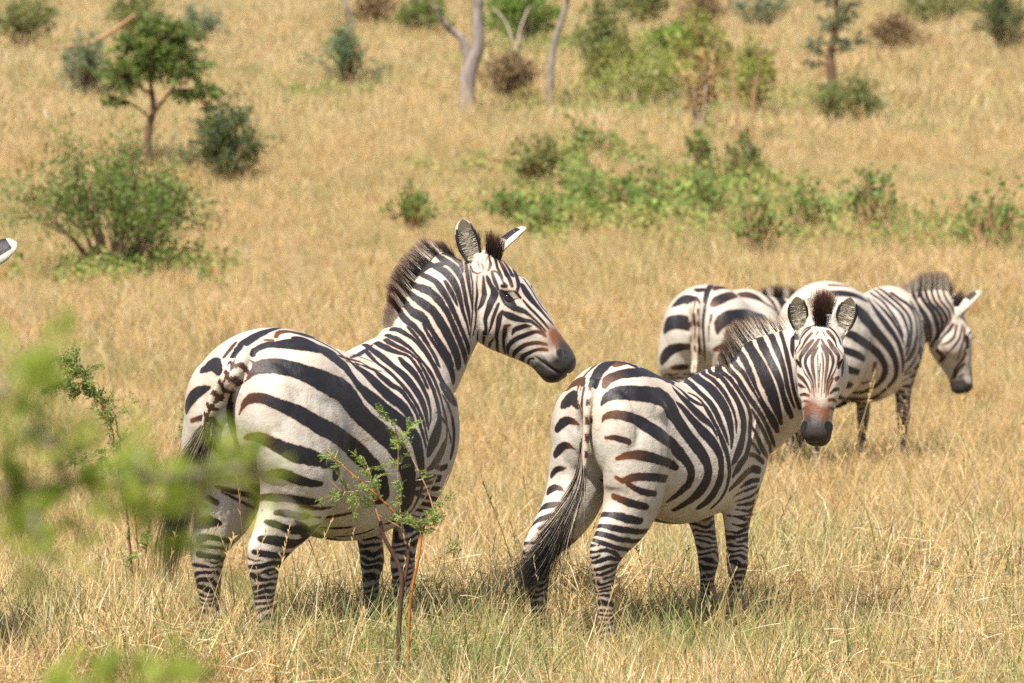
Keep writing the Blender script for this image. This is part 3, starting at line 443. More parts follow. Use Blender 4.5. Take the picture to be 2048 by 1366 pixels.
0 0 771,-81,1513,11 733,-102,1503,13 725,-111,1485,15 720,-118,1466,15 716,-125,1445,15 713,-130,1426,15 710,-136,1406,13 707,-142,1386,10 705,-147,1366,9 703,-151,1346,7 702,-153,1331,6
0 0 476,-87,1281,12 474,-97,1269,14 473,-109,1251,16 474,-120,1234,17 479,-129,1219,18 485,-137,1205,19 492,-144,1191,20 498,-150,1177,24 503,-155,1164,31 510,-158,1151,39 519,-162,1138,46 530,-163,1125,51 541,-163,1111,53 551,-163,1097,49 562,-161,1082,39 571,-158,1071,31
0 0 420,-58,1273,15 419,-69,1264,16 419,-85,1250,17 421,-99,1235,18 420,-111,1223,19 412,-127,1211,22 402,-145,1198,22 395,-160,1185,24 389,-174,1172,25 383,-187,1158,25 380,-199,1144,30 378,-209,1131,34 377,-220,1113,38 378,-230,1095,39 384,-236,1080,39 396,-239,1065,35 414,-238,1052,30 432,-234,1043,26 444,-230,1037,26 456,-226,1031,26 467,-222,1024,26 479,-217,1018,26 491,-213,1011,26 503,-210,1005,21 515,-207,999,16
0 0 843,-68,1524,3 829,-71,1523,4 816,-74,1523,5 802,-77,1523,5 788,-80,1522,5 776,-85,1519,5 768,-93,1512,5 760,-101,1505,5 736,-119,1492,6 730,-126,1474,6 727,-132,1455,7 725,-138,1435,7 722,-141,1419,7 719,-144,1402,7 715,-147,1385,7 711,-150,1368,7 707,-152,1350,7 704,-154,1332,7 699,-155,1314,7 695,-156,1296,8 691,-156,1279,7 688,-157,1260,7 685,-156,1242,7 683,-156,1229,8
4 2 742,-148,1459,4 739,-149,1446,4 735,-150,1427,5 734,-152,1414,7 732,-154,1399,9 730,-156,1385,11 724,-157,1365,11 718,-158,1346,12 717,-159,1331,11 717,-161,1314,9 714,-161,1296,8 712,-160,1275,9 710,-160,1261,10
5 0 757,-166,1459,6 755,-168,1442,10 752,-171,1420,14 751,-173,1402,18 749,-176,1385,21 743,-174,1368,20 737,-171,1353,17 730,-166,1340,11 724,-162,1332,6
0 0 763,-177,1459,7 762,-181,1451,13 761,-187,1440,18 760,-194,1429,17 759,-203,1417,18 759,-211,1405,25 759,-216,1392,32 755,-212,1377,32 749,-205,1360,30 745,-202,1344,26 742,-197,1328,23 740,-191,1312,19 739,-186,1296,17 741,-187,1278,15 745,-186,1260,14 752,-178,1242,14 773,-158,1227,14
0 0 758,-234,1355,10 754,-231,1344,12 751,-226,1328,14 748,-221,1313,14 747,-215,1296,14 747,-210,1280,12 748,-204,1264,9 751,-195,1249,7 755,-186,1239,5
0 0 761,-249,1328,9 758,-245,1320,14 756,-240,1307,20 755,-237,1294,21 756,-235,1279,20 758,-229,1260,17 764,-221,1242,14 776,-212,1228,13 785,-207,1218,13
0 6 760,-248,1325,11 765,-258,1318,18 773,-271,1311,26 781,-283,1305,27 787,-295,1300,24 794,-309,1296,20 799,-322,1293,17 806,-332,1292,15 814,-342,1290,13 823,-351,1281,12 830,-361,1272,11 836,-368,1263,10 841,-375,1254,9 845,-383,1242,8 847,-388,1233,6
0 0 766,-243,1375,8 768,-249,1366,11 770,-258,1355,14 775,-270,1348,15 780,-283,1343,16 784,-294,1338,20 789,-303,1334,22 796,-314,1330,20 803,-323,1325,16 809,-331,1318,13 815,-337,1311,10 822,-345,1302,9 829,-353,1293,9 835,-362,1282,9 842,-370,1272,9 847,-379,1260,8 851,-385,1250,6
0 0 768,-242,1398,7 770,-265,1401,8 772,-276,1403,7 778,-285,1403,7 785,-291,1399,10 793,-296,1392,12 802,-303,1378,12
0 0 778,-259,1371,4 781,-268,1371,5 782,-282,1371,5 787,-293,1374,5 795,-299,1376,5
0 0 808,-312,1367,9 812,-318,1358,10 817,-327,1346,12 823,-335,1335,12 831,-343,1325,12 838,-351,1314,12 845,-359,1303,12 852,-368,1291,13 858,-376,1278,13 863,-383,1268,11 866,-388,1261,9
0 0 847,-286,1420,31 843,-293,1411,36 841,-302,1399,40 843,-311,1386,39 846,-320,1374,36 851,-328,1363,33 856,-335,1353,28 864,-343,1340,25 872,-350,1328,21 880,-358,1315,20 889,-365,1302,19 899,-372,1288,17 908,-378,1277,15
0 0 808,-241,1461,4 821,-243,1462,5 835,-244,1463,7 849,-244,1463,7 863,-243,1462,7 877,-242,1460,7 891,-240,1457,7 904,-238,1454,7 929,-232,1446,21 901,-262,1433,22 898,-275,1421,20 896,-287,1408,17 892,-299,1396,15 889,-309,1384,14 888,-320,1370,14 890,-330,1355,13 894,-337,1343,13 901,-344,1330,12 916,-348,1316,11 925,-357,1298,4 926,-368,1282,4 928,-373,1272,4 918,-389,1258,4
0 0 954,-166,1424,5 958,-179,1424,6 964,-192,1425,8 970,-204,1426,8 973,-218,1427,8 970,-230,1426,8 964,-241,1423,8 954,-250,1418,8 922,-282,1401,8 916,-297,1387,8 913,-310,1373,8 915,-320,1358,8 930,-325,1340,8 925,-340,1323,4 922,-348,1312,4 919,-357,1302,4 916,-366,1291,4 912,-374,1280,4 909,-383,1270,4 906,-391,1259,3 903,-400,1248,2
4 0 890,-64,1518,10 889,-73,1528,13 887,-83,1538,16 884,-94,1545,16 878,-106,1547,16 871,-117,1546,16 863,-128,1544,16 854,-139,1540,16 839,-157,1531,17 820,-179,1516,14 806,-192,1502,12 796,-203,1488,12 791,-216,1473,12 786,-228,1459,10 771,-248,1442,4
9 2 859,-161,1526,17 841,-183,1514,21 829,-203,1498,22 819,-218,1484,22 812,-232,1470,22 803,-247,1455,25 785,-267,1442,19 779,-276,1430,16 778,-281,1421,13
9 0 891,-143,1524,12 885,-155,1520,15 880,-167,1516,19 874,-179,1510,19 867,-190,1504,19 861,-200,1498,19 854,-210,1491,19 848,-220,1483,19 838,-235,1471,18 830,-248,1459,18
8 0 930,-128,1470,14 931,-141,1475,19 930,-154,1479,23 926,-167,1482,23 920,-179,1484,23 912,-191,1483,23 904,-201,1482,23 895,-211,1479,23 874,-230,1471,22 852,-252,1455,20 838,-267,1441,21 826,-278,1427,19 806,-289,1415,18 795,-293,1407,14
0 0 774,-193,1474,10 771,-198,1463,12 768,-206,1449,14 766,-213,1436,15 764,-221,1424,14 764,-230,1406,8
0 0 776,-191,1477,6 784,-208,1474,9 784,-217,1466,9 781,-227,1456,9 769,-246,1439,6 767,-256,1429,11 767,-262,1421,15 766,-243,1421,13
5 5 772,-147,1505,5 768,-159,1488,5 760,-163,1470,4
5 5 899,-98,1528,3 893,-107,1536,4 884,-116,1540,5 872,-124,1543,5 860,-131,1543,5 848,-138,1542,5 836,-143,1540,5 823,-148,1537,5 804,-155,1529,5 789,-157,1519,4 778,-160,1505,4
3 3 769,-131,1512,5 765,-138,1502,5 762,-145,1491,5
9 4 770,-178,1477,8 776,-180,1486,11 785,-179,1498,13 791,-174,1508,11 799,-165,1519,9 818,-148,1536,7 850,-126,1548,8
0 0 741,-120,1495,6 736,-126,1485,6 735,-133,1474,7 745,-148,1466,6 754,-154,1471,6 761,-158,1477,6
9 0 779,-269,1275,9 771,-256,1269,16 773,-252,1260,17 778,-248,1248,17 784,-241,1234,15 790,-234,1220,12 797,-230,1206,12 805,-226,1192,12 818,-221,1175,9 839,-210,1161,8
0 3 794,-270,1239,6 792,-282,1257,17 795,-291,1262,19 799,-303,1266,19 802,-315,1270,18 805,-327,1273,16 809,-339,1272,10 815,-346,1271,5
0 9 828,-228,1164,10 817,-235,1176,12 808,-242,1189,15 804,-252,1201,16 802,-264,1211,18 803,-277,1220,18 805,-291,1227,18 808,-307,1233,18 813,-322,1239,18 817,-339,1245,16 821,-353,1250,13 829,-362,1251,13 835,-369,1248,14 840,-378,1242,12 845,-384,1236,11
0 9 924,-211,1187,7 917,-212,1176,9 907,-214,1165,11 897,-217,1157,11 885,-222,1151,11 873,-227,1148,11 860,-232,1148,11 849,-239,1149,11 826,-257,1165,15 820,-269,1175,16 818,-283,1184,18 817,-297,1192,17 819,-311,1200,16 821,-325,1204,15 825,-339,1207,15 829,-353,1209,14 834,-366,1209,14 840,-380,1206,12 846,-391,1203,11
0 9 860,-289,1130,8 859,-277,1134,25 848,-277,1141,21 833,-294,1157,18 830,-309,1165,16 830,-325,1172,15 832,-339,1178,13 834,-352,1182,12 837,-364,1184,13 841,-376,1185,14 846,-394,1182,11
0 0 952,-341,1119,5 943,-331,1116,7 933,-321,1113,8 922,-314,1111,8 909,-308,1110,8 896,-304,1111,8 883,-302,1115,8 871,-301,1119,8 851,-304,1132,10 839,-319,1148,8 840,-337,1150,8
0 0 795,-170,1201,12 821,-148,1185,12 831,-142,1183,12 844,-135,1184,12 856,-130,1186,12 868,-125,1190,12 880,-122,1196,12 891,-119,1205,9 901,-118,1214,7
0 0 793,-170,1204,10 782,-191,1219,8 766,-212,1235,3
0 0 756,-226,1263,9 759,-224,1253,10 766,-219,1239,11 781,-210,1223,11 792,-204,1207,12 804,-197,1190,13 821,-188,1176,14 832,-183,1171,14 844,-178,1168,14 858,-175,1167,14 871,-172,1169,14 884,-170,1173,14 896,-169,1180,11 907,-169,1189,9
0 0 747,-178,1250,12 756,-170,1236,12 781,-150,1219,12 798,-138,1204,11 820,-121,1197,8 831,-115,1196,8 844,-109,1197,8 857,-105,1200,8 869,-101,1206,8 881,-99,1213,8 891,-99,1222,7 901,-99,1232,5
0 0 729,-161,1251,7 731,-157,1235,10 737,-152,1220,13
0 0 709,-160,1275,5 705,-159,1257,7 702,-157,1239,9
'''
STRIPES['young'] = '''
0 0 -285,-105,1255,29 -293,-94,1263,39 -300,-82,1270,49 -308,-69,1276,49 -316,-57,1281,49 -323,-44,1285,49 -331,-30,1287,49 -339,-17,1288,49 -350,2,1287,65 -389,-2,1277,67 -413,-7,1267,63 -436,-11,1256,61 -457,-15,1243,55 -482,-22,1224,48 -517,-39,1205,40 -529,-42,1191,37 -539,-44,1176,32 -547,-45,1161,27 -556,-46,1141,22 -564,-47,1121,18 -570,-47,1105,15 -575,-47,1088,13 -578,-46,1076,11
5 5 -292,61,1277,14 -308,60,1279,19 -323,60,1281,24 -339,59,1281,24 -355,58,1279,24 -370,57,1276,24 -385,55,1272,24 -400,53,1267,24 -423,49,1258,20 -441,49,1248,15 -454,49,1240,15 -467,49,1231,15 -479,48,1221,15 -491,48,1210,15 -502,47,1199,15 -511,46,1186,12 -520,44,1173,9
4 4 -450,164,1155,31 -457,154,1165,41 -463,143,1174,52 -469,130,1181,52 -474,117,1188,52 -479,104,1195,52 -482,90,1201,52 -485,75,1205,52 -488,57,1210,50 -493,37,1211,36 -533,6,1198,30 -548,-3,1183,21
0 3 -528,116,1106,25 -526,104,1119,49 -526,87,1134,66 -528,70,1143,62 -531,54,1144,55 -537,40,1131,56 -542,28,1113,36 -558,-2,1097,17
0 7 -541,135,1010,33 -542,124,1021,38 -542,108,1034,42 -541,93,1043,39 -542,74,1048,32 -545,53,1046,26 -541,40,1040,18 -530,28,1029,5
0 9 -533,150,904,32 -535,139,915,34 -538,123,928,36 -540,107,938,35 -540,93,943,32 -538,79,943,25 -535,68,939,17 -529,52,928,5
0 7 -525,177,816,25 -528,163,828,25 -531,146,841,26 -531,131,845,24 -529,119,846,21 -524,103,849,8
0 7 -550,168,754,41 -550,157,760,38 -548,144,766,32 -547,130,767,26 -545,118,765,21 -541,100,756,6
0 3 -587,206,616,22 -593,203,630,29 -598,197,644,36 -602,190,657,36 -605,181,669,36 -606,169,679,36 -605,157,688,36 -602,143,693,36 -598,131,697,33 -590,118,701,30 -581,108,703,22 -574,101,705,15
0 0 -669,187,561,16 -669,184,576,21 -669,179,591,26 -669,173,605,26 -667,164,618,26 -663,154,629,26 -657,143,638,26 -649,132,644,26 -641,122,648,25 -628,111,653,25 -613,101,657,23 -601,94,659,21
0 0 -675,117,606,19 -664,111,611,19 -650,104,616,18 -638,98,619,16 -628,94,620,14
0 0 -690,110,578,14 -676,104,583,14 -658,98,590,14 -637,92,598,11 -623,88,603,11 -608,84,609,11 -594,80,614,11 -580,76,619,11 -566,71,625,11 -552,67,630,9 -537,63,636,7
0 0 -697,107,560,11 -684,102,564,11 -668,96,568,11 -646,91,571,11 -630,88,574,11 -615,85,576,11 -600,82,578,11 -584,79,580,11 -569,76,583,11 -554,73,585,9 -539,71,587,7
7 4 -383,-50,1274,32 -367,-54,1278,34 -338,-56,1282,37 -296,-51,1280,41 -285,-70,1273,11 -254,-66,1268,21 -242,-84,1257,18 -205,-77,1251,15 -202,-95,1241,11 -176,-90,1235,8
5 0 -496,-80,1192,24 -486,-78,1204,34 -470,-77,1218,47 -453,-84,1228,50 -433,-94,1236,48 -419,-101,1239,51 -404,-109,1242,54 -387,-116,1244,55 -369,-121,1245,55 -349,-125,1246,54 -325,-126,1247,52 -276,-117,1245,60 -223,-105,1240,64 -177,-90,1236,81 -144,-86,1227,80 -127,-93,1217,77 -72,-76,1209,67 -55,-82,1202,52 -91,-121,1188,15
0 0 -530,-89,1117,10 -525,-94,1129,21 -516,-101,1144,35 -506,-114,1154,49 -494,-130,1162,61 -484,-140,1164,66 -470,-148,1165,68 -453,-155,1165,68 -437,-165,1165,67 -419,-174,1164,67 -400,-183,1162,69 -377,-189,1160,70 -352,-193,1157,73 -325,-194,1153,76 -296,-193,1147,83 -269,-192,1140,90 -247,-192,1132,107 -225,-194,1116,111 -210,-198,1099,105 -196,-203,1080,87 -184,-208,1061,70 -171,-212,1043,66 -156,-216,1024,62 -138,-220,1003,56 -122,-224,986,52
0 0 -155,-216,1024,63 -147,-218,1013,61 -135,-221,997,58 -122,-225,981,55 -108,-228,967,54 -94,-231,952,55 -81,-234,939,55 -62,-239,919,54 -45,-243,900,52 -31,-246,882,49 -19,-249,863,45 -11,-249,842,43 -7,-249,821,42 -7,-245,800,43 -10,-240,779,46 -16,-232,760,49 -25,-222,742,51 -34,-210,726,46 -45,-197,710,40 -53,-187,700,38 -62,-175,691,35 -70,-164,682,33 -79,-145,670,27 -84,-129,660,23
9 0 -541,-101,1045,7 -540,-105,1056,16 -537,-112,1068,25 -535,-125,1074,29 -531,-141,1078,32 -523,-162,1078,36 -509,-181,1076,39 -498,-192,1072,41 -484,-199,1068,43 -464,-203,1061,47 -438,-202,1053,47 -421,-208,1044,49 -405,-215,1034,54 -391,-223,1025,57 -376,-231,1016,60 -358,-237,1006,62 -337,-240,995,63 -310,-240,983,65 -280,-235,971,65 -229,-217,952,55 -201,-215,935,51 -178,-217,916,50 -162,-220,901,49
0 3 -162,-220,900,44 -147,-222,888,42 -129,-225,872,39 -114,-227,855,38 -102,-227,838,37 -95,-226,822,37 -92,-223,806,37 -92,-218,789,37 -95,-211,773,36 -104,-202,759,35 -114,-191,746,33 -122,-177,731,30 -129,-162,718,25 -137,-145,705,16 -141,-132,696,8
9 5 -543,-122,983,13 -540,-140,984,17 -533,-160,984,23 -524,-177,980,26 -513,-190,975,27 -502,-199,970,26 -493,-203,965,25
9 0 -523,-164,898,17 -515,-177,903,21 -501,-192,909,27 -485,-204,912,33 -464,-215,913,38 -449,-223,911,41 -432,-232,908,42 -415,-240,904,43 -397,-246,900,42 -377,-250,894,40 -356,-252,889,39 -313,-248,879,38 -268,-237,870,37 -253,-231,867,37 -239,-225,865,37 -226,-216,863,37 -214,-208,860,37 -200,-204,857,37 -186,-205,851,30 -171,-207,845,22
9 0 -522,-157,821,13 -516,-170,813,18 -506,-185,807,24 -493,-199,813,29 -476,-213,821,33 -454,-224,822,32 -429,-233,821,33 -399,-240,819,34 -366,-243,816,34 -334,-242,812,33 -305,-236,808,32 -290,-232,807,32 -275,-226,805,32 -261,-221,804,32 -247,-213,803,32 -234,-204,803,32 -222,-194,804,26 -210,-184,804,19
4 0 -494,-198,794,19 -483,-207,784,20 -466,-216,773,22 -448,-225,765,26 -426,-232,758,27 -406,-236,754,27 -381,-239,750,26 -360,-238,748,25
9 0 -510,-136,742,23 -508,-151,736,25 -502,-169,729,27 -492,-184,722,30 -479,-197,715,32 -467,-206,711,32 -451,-215,707,33 -436,-221,703,32 -415,-225,698,27 -400,-227,694,23
3 0 -484,-53,637,15 -497,-59,644,19 -509,-67,651,24 -519,-76,657,24 -527,-88,663,24 -533,-102,667,24 -535,-117,668,24 -534,-131,668,24 -527,-148,665,28 -513,-167,660,32 -502,-177,656,33 -489,-186,651,34 -474,-193,647,34 -456,-201,644,32 -436,-206,640,30 -421,-209,638,28
0 0 -501,-58,583,12 -515,-61,591,16 -527,-66,599,20 -540,-73,606,20 -550,-82,613,20 -559,-93,618,20 -564,-107,621,20 -564,-121,622,20 -560,-137,620,22 -547,-153,616,25 -536,-162,613,26 -521,-170,609,27 -504,-177,605,27 -482,-184,602,26 -456,-190,598,25 -437,-193,595,24 -421,-194,593,24 -405,-195,592,24 -390,-194,591,24 -374,-192,591,24 -359,-189,591,24 -344,-185,592,19 -329,-179,594,14
0 0 -509,-60,555,15 -523,-62,562,19 -537,-65,569,24 -550,-70,575,24 -562,-78,581,24 -572,-87,587,24 -580,-100,590,24 -583,-112,591,24 -579,-132,588,25 -565,-149,583,25 -552,-158,578,25 -536,-165,572,24 -517,-170,567,23 -495,-174,563,22 -471,-177,560,21 -453,-177,557,21 -437,-177,555,21 -422,-177,554,21 -406,-175,553,21 -391,-172,552,21 -375,-168,553,21 -361,-163,554,17 -347,-157,557,13
0 0 -522,-61,526,12 -536,-62,533,17 -549,-65,539,21 -563,-70,546,21 -575,-77,552,21 -587,-85,558,21 -597,-96,563,21 -602,-105,565,21 -601,-126,560,20 -585,-142,552,20 -567,-154,545,20 -544,-162,537,20 -516,-166,530,19 -490,-166,525,18 -475,-165,522,18 -460,-163,520,18 -445,-159,518,18 -430,-155,516,18 -415,-149,516,18 -401,-143,517,14 -387,-135,519,11
0 0 -529,-61,504,8 -543,-62,511,11 -558,-65,517,14 -571,-69,523,14 -584,-76,529,14 -596,-84,535,14 -608,-93,540,14 -614,-102,543,14 -615,-120,544,10 -602,-133,545,8
0 0 -515,-62,496,8 -531,-61,499,10 -546,-62,502,13 -561,-65,505,13 -576,-70,508,13 -589,-77,511,13 -602,-85,513,13 -612,-94,515,13 -618,-105,517,13 -612,-129,519,14 -596,-140,523,15 -579,-150,525,16 -559,-158,520,18 -537,-162,512,19 -518,-162,502,17 -504,-160,494,14 -491,-156,486,14 -478,-149,480,14 -466,-141,475,14 -456,-130,472,14 -448,-118,473,14 -443,-104,478,11 -440,-93,487,8
0 0 -510,-67,464,7 -524,-64,467,10 -540,-63,470,12 -555,-64,473,12 -570,-68,477,12 -584,-73,481,12 -597,-81,484,12 -607,-90,488,12 -616,-109,492,14 -610,-128,497,14 -604,-135,503,10
0 0 -503,-73,439,9 -518,-68,442,11 -533,-66,446,14 -548,-66,450,14 -563,-68,454,14 -578,-71,458,14 -591,-78,463,14 -602,-86,467,14 -609,-97,471,15 -611,-120,476,17 -603,-134,481,19 -587,-146,487,19 -570,-153,491,19 -553,-157,490,18 -540,-159,487,16 -524,-159,484,16 -509,-157,482,16 -494,-154,480,16 -479,-149,479,16 -464,-143,479,16 -451,-135,480,13 -438,-126,483,10
0 0 -503,-72,444,8 -518,-68,443,10 -533,-66,442,13 -549,-67,442,13 -564,-69,441,13 -579,-74,441,13 -592,-82,442,13 -601,-92,442,13 -607,-108,444,15 -599,-130,446,17 -583,-143,452,18 -565,-150,457,17 -547,-153,459,15 -533,-154,459,14 -518,-152,460,14 -502,-149,462,14 -488,-145,464,14 -473,-139,467,14 -460,-132,471,14 -447,-125,476,11 -435,-117,483,8
0 0 -504,-72,444,9 -518,-68,440,12 -533,-67,436,14 -549,-68,432,14 -564,-71,429,14 -578,-76,426,14 -590,-85,423,14 -598,-95,422,14 -601,-109,422,15 -591,-131,423,15 -578,-141,428,15 -559,-147,433,15 -543,-150,437,15 -528,-150,441,15 -513,-148,445,15 -499,-144,450,15 -485,-139,455,15 -472,-132,461,15 -459,-125,467,12 -447,-118,474,9
0 0 -499,-78,414,9 -513,-73,411,12 -528,-70,408,15 -543,-70,405,15 -558,-72,403,15 -573,-78,401,15 -585,-87,399,15 -593,-97,399,15 -594,-116,401,15 -581,-134,403,15 -563,-143,407,14 -545,-146,410,14 -531,-147,413,14 -515,-145,417,14 -501,-140,421,14 -488,-133,425,14 -478,-123,431,14 -473,-111,438,11 -471,-100,447,8
0 0 -146,-189,1114,16 -135,-191,1106,23 -121,-195,1095,32 -109,-201,1082,37 -97,-206,1067,38 -83,-212,1051,39 -67,-219,1034,41 -56,-223,1021,44 -44,-228,1008,47 -32,-232,996,48 -13,-239,979,50 5,-245,963,50 22,-251,944,50 37,-256,925,47 50,-259,904,42 60,-262,882,38 64,-263,867,37 65,-263,852,35 67,-263,836,33 67,-262,821,34 67,-260,805,36 66,-258,790,38 63,-254,774,39 59,-249,759,40 55,-243,744,41 51,-236,729,42 47,-228,715,44 41,-219,702,44 32,-208,689,41 22,-196,677,35 15,-187,669,31
0 0 -110,-141,1175,13 -108,-150,1166,22 -103,-160,1153,31 -93,-168,1139,37 -80,-177,1125,41 -66,-186,1109,45 -51,-195,1092,45 -36,-204,1075,47 -20,-212,1059,46 -2,-220,1044,41 14,-227,1031,35 28,-232,1019,28 39,-237,1007,22 46,-244,988,17 50,-249,970,12 54,-252,958,5
0 0 -79,-121,1185,10 -67,-131,1174,15 -53,-145,1160,20 -45,-159,1143,25 -35,-171,1128,30 -17,-179,1117,28 2,-184,1108,24 21,-190,1100,17 35,-194,1093,10
0 0 -12,-149,1149,13 7,-152,1143,15 28,-160,1134,16 37,-171,1122,17 41,-184,1107,19 44,-197,1089,28 46,-209,1070,33 49,-217,1057,32 53,-224,1043,28 57,-230,1029,26 62,-238,1011,24 69,-244,992,25 73,-248,978,28 78,-253,962,31 83,-256,946,32 90,-259,929,34 98,-262,912,33 105,-264,894,32 110,-264,877,30 115,-265,860,28 118,-265,843,26 123,-264,820,25 124,-261,796,24 124,-257,778,24 123,-252,758,23 122,-246,740,22 119,-239,725,22 116,-232,711,22 111,-225,698,22 103,-215,684,21 95,-204,670,19 89,-195,661,18
0 0 23,-55,1192,16
0 0 181,36,1183,23 183,25,1184,14 113,-44,1181,7
0 0 367,137,1172,11 354,131,1176,14 341,123,1180,18 327,116,1184,18 314,108,1187,18 301,99,1188,18 289,89,1189,18 276,80,1190,18 212,26,1187,25 131,-54,1179,39 96,-97,1167,48 82,-125,1154,51 84,-144,1141,49 88,-161,1127,48 93,-175,1112,49 95,-190,1096,49 96,-200,1083,48 96,-209,1069,46 97,-218,1055,43 99,-228,1035,39 101,-237,1014,34 105,-243,998,31 109,-247,982,29 113,-252,967,26 118,-256,946,17 123,-259,930,10
0 0 313,64,1207,38 265,16,1200,37 228,-34,1189,49 208,-72,1177,65 197,-104,1164,70 190,-123,1153,72 185,-140,1141,72 181,-155,1128,75 180,-169,1115,73 179,-181,1102,71 178,-192,1088,69 177,-206,1068,64 174,-218,1047,58 172,-226,1031,53 168,-234,1014,48 164,-240,997,43 161,-245,981,38 158,-249,966,34 154,-253,952,29 147,-257,931,21 141,-260,916,15
0 0 254,41,1194,8 270,43,1198,11 284,45,1202,14 299,47,1207,14 314,49,1211,14 329,51,1216,14 344,53,1219,14 360,55,1223,14 364,55,1224,26 298,0,1214,19 284,-29,1207,24 277,-56,1197,27 264,-87,1183,27 254,-114,1167,29 247,-137,1149,30 242,-157,1131,30 237,-173,1113,27 233,-187,1095,25 232,-198,1077,23 230,-209,1059,20 226,-217,1044,19 222,-224,1028,18 217,-230,1013,17 208,-237,992,13 200,-243,977,10
0 0 392,55,1232,14 382,32,1235,15 395,44,1236,16 332,-5,1229,17 310,-32,1219,21 313,-52,1213,28 318,-73,1206,31 310,-96,1192,28 301,-120,1175,27 297,-134,1162,31 294,-149,1148,36 292,-161,1134,39 291,-172,1120,40 292,-181,1107,41 292,-190,1093,42 291,-200,1072,45 289,-209,1052,48 286,-215,1037,49 284,-220,1022,49 278,-226,1006,48 270,-231,990,45 260,-236,973,44 250,-241,956,44 239,-245,941,46 227,-249,926,49 214,-252,912,51 193,-257,891,48 172,-260,873,40 153,-263,857,26 139,-264,846,13
0 0 297,-72,1199,11 308,-63,1206,15 319,-55,1214,19 329,-47,1223,19 339,-39,1231,19 351,-30,1237,19 363,-21,1242,19 375,-12,1245,19 415,14,1245,20 390,-14,1249,26 354,-42,1236,20 343,-60,1223,25 345,-77,1212,29 347,-98,1201,31 341,-120,1184,29 337,-140,1165,30 337,-152,1151,31 338,-162,1137,30 341,-172,1123,31 345,-179,1109,31 349,-186,1096,30 353,-192,1081,30 354,-197,1066,31 355,-202,1050,34 353,-206,1035,31 342,-213,1012,33 330,-220,990,35 321,-225,967,34 313,-229,944,35 308,-232,928,37 301,-235,913,39 292,-239,899,42 277,-241,880,46 253,-247,863,39 228,-252,849,39 202,-256,834,44 177,-258,815,34 159,-258,799,22
0 0 541,-28,1326,11 527,-28,1320,15 512,-29,1314,19 498,-30,1308,19 483,-31,1301,19 469,-32,1295,19 455,-34,1288,19 441,-36,1281,19 426,-38,1272,20 415,-31,1263,23 385,-63,1245,22 378,-81,1227,25 380,-96,1214,26 383,-112,1200,27 380,-129,1183,33 377,-145,1163,37 377,-156,1148,39 380,-166,1132,41 386,-174,1117,42 401,-180,1097,42 422,-182,1078,43 446,-180,1059,37 468,-178,1039,29 482,-180,1020,29 498,-180,1000,25 517,-178,980,21 536,-176,961,19 554,-172,940,19 573,-167,921,19 590,-160,906,14 603,-154,895,9
0 0 381,-195,1062,17 389,-196,1050,21 404,-196,1033,28 423,-193,1018,34 446,-188,1000,30 463,-188,983,31 481,-187,961,32 505,-181,939,37 536,-168,917,28 564,-156,897,22 589,-143,879,16 614,-126,865,12
0 0 354,-214,993,16 363,-218,977,20 400,-204,953,35 429,-195,930,32 450,-191,908,30 471,-188,889,30 493,-183,873,29 542,-162,847,17
0 0 319,-228,944,9 327,-232,931,12 371,-214,913,22 421,-193,892,17 443,-191,876,14
0 0 571,-23,1319,11 555,-23,1317,15 540,-23,1314,19 524,-25,1312,19 509,-26,1309,19 494,-29,1305,19 479,-33,1301,19 465,-37,1296,19 445,-45,1288,21 427,-50,1277,22 413,-75,1261,25 410,-92,1245,26 413,-107,1232,25 419,-121,1218,24 421,-129,1205,22 423,-137,1191,20 426,-144,1176,19 432,-152,1160,18 438,-159,1145,16 446,-165,1129,14 455,-170,1112,13 465,-175,1096,14 476,-178,1081,16 490,-183,1061,19 504,-187,1042,23 521,-190,1023,27 538,-191,1003,28 558,-191,981,24 575,-189,964,19
0 0 293,-238,880,16 336,-223,877,18 404,-196,868,21 442,-191,852,23 474,-186,837,25
0 0 448,-187,800,29 424,-189,807,31 396,-190,812,33 358,-200,808,39 306,-220,799,43 267,-233,789,42 232,-240,776,39 204,-242,764,35 176,-243,750,29 158,-242,740,23
0 0 448,-182,760,19 422,-185,761,20 394,-186,761,22 372,-184,755,23 351,-182,749,21 311,-195,743,19 273,-210,740,10
0 0 434,-180,735,12 406,-183,730,13 376,-181,724,13 353,-178,719,11 314,-186,716,12 275,-192,708,10 239,-200,702,11
0 0 537,-113,762,13 532,-123,752,18 524,-133,743,22 514,-142,736,22 502,-151,729,22 489,-158,724,22 476,-164,719,22 462,-169,714,22 430,-176,705,17 397,-178,694,14 364,-176,687,10 337,-169,681,7 314,-166,677,8 288,-171,677,7
0 0 496,-93,713,14 496,-103,702,19 494,-114,692,24 489,-127,684,24 481,-138,678,24 471,-149,674,24 458,-157,671,24 444,-164,669,24 426,-169,667,22 387,-174,662,18 363,-171,661,14 340,-166,660,11 326,-160,660,9
0 0 493,-91,711,8 494,-101,699,10 493,-113,690,13 489,-126,682,13 481,-138,676,13 470,-148,673,13 458,-157,670,13 444,-164,668,13 424,-170,667,16 385,-174,662,14 350,-169,660,9 327,-160,658,4
0 0 505,-148,729,12 495,-150,717,16 485,-152,705,20 475,-154,693,20 465,-156,681,20 455,-158,669,20 445,-160,657,20 435,-162,645,7 430,-162,638,25 398,-169,630,16 374,-169,632,13 354,-166,636,10 334,-159,639,6 321,-152,641,4
0 0 461,-83,662,7 466,-93,651,9 469,-104,641,11 468,-117,633,11 463,-130,627,11 454,-142,622,11 442,-151,618,11 429,-158,616,11 389,-166,612,8 374,-166,611,9 359,-163,610,9 344,-158,610,9 330,-151,610,9 319,-141,611,9 310,-129,613,7 306,-114,616,5
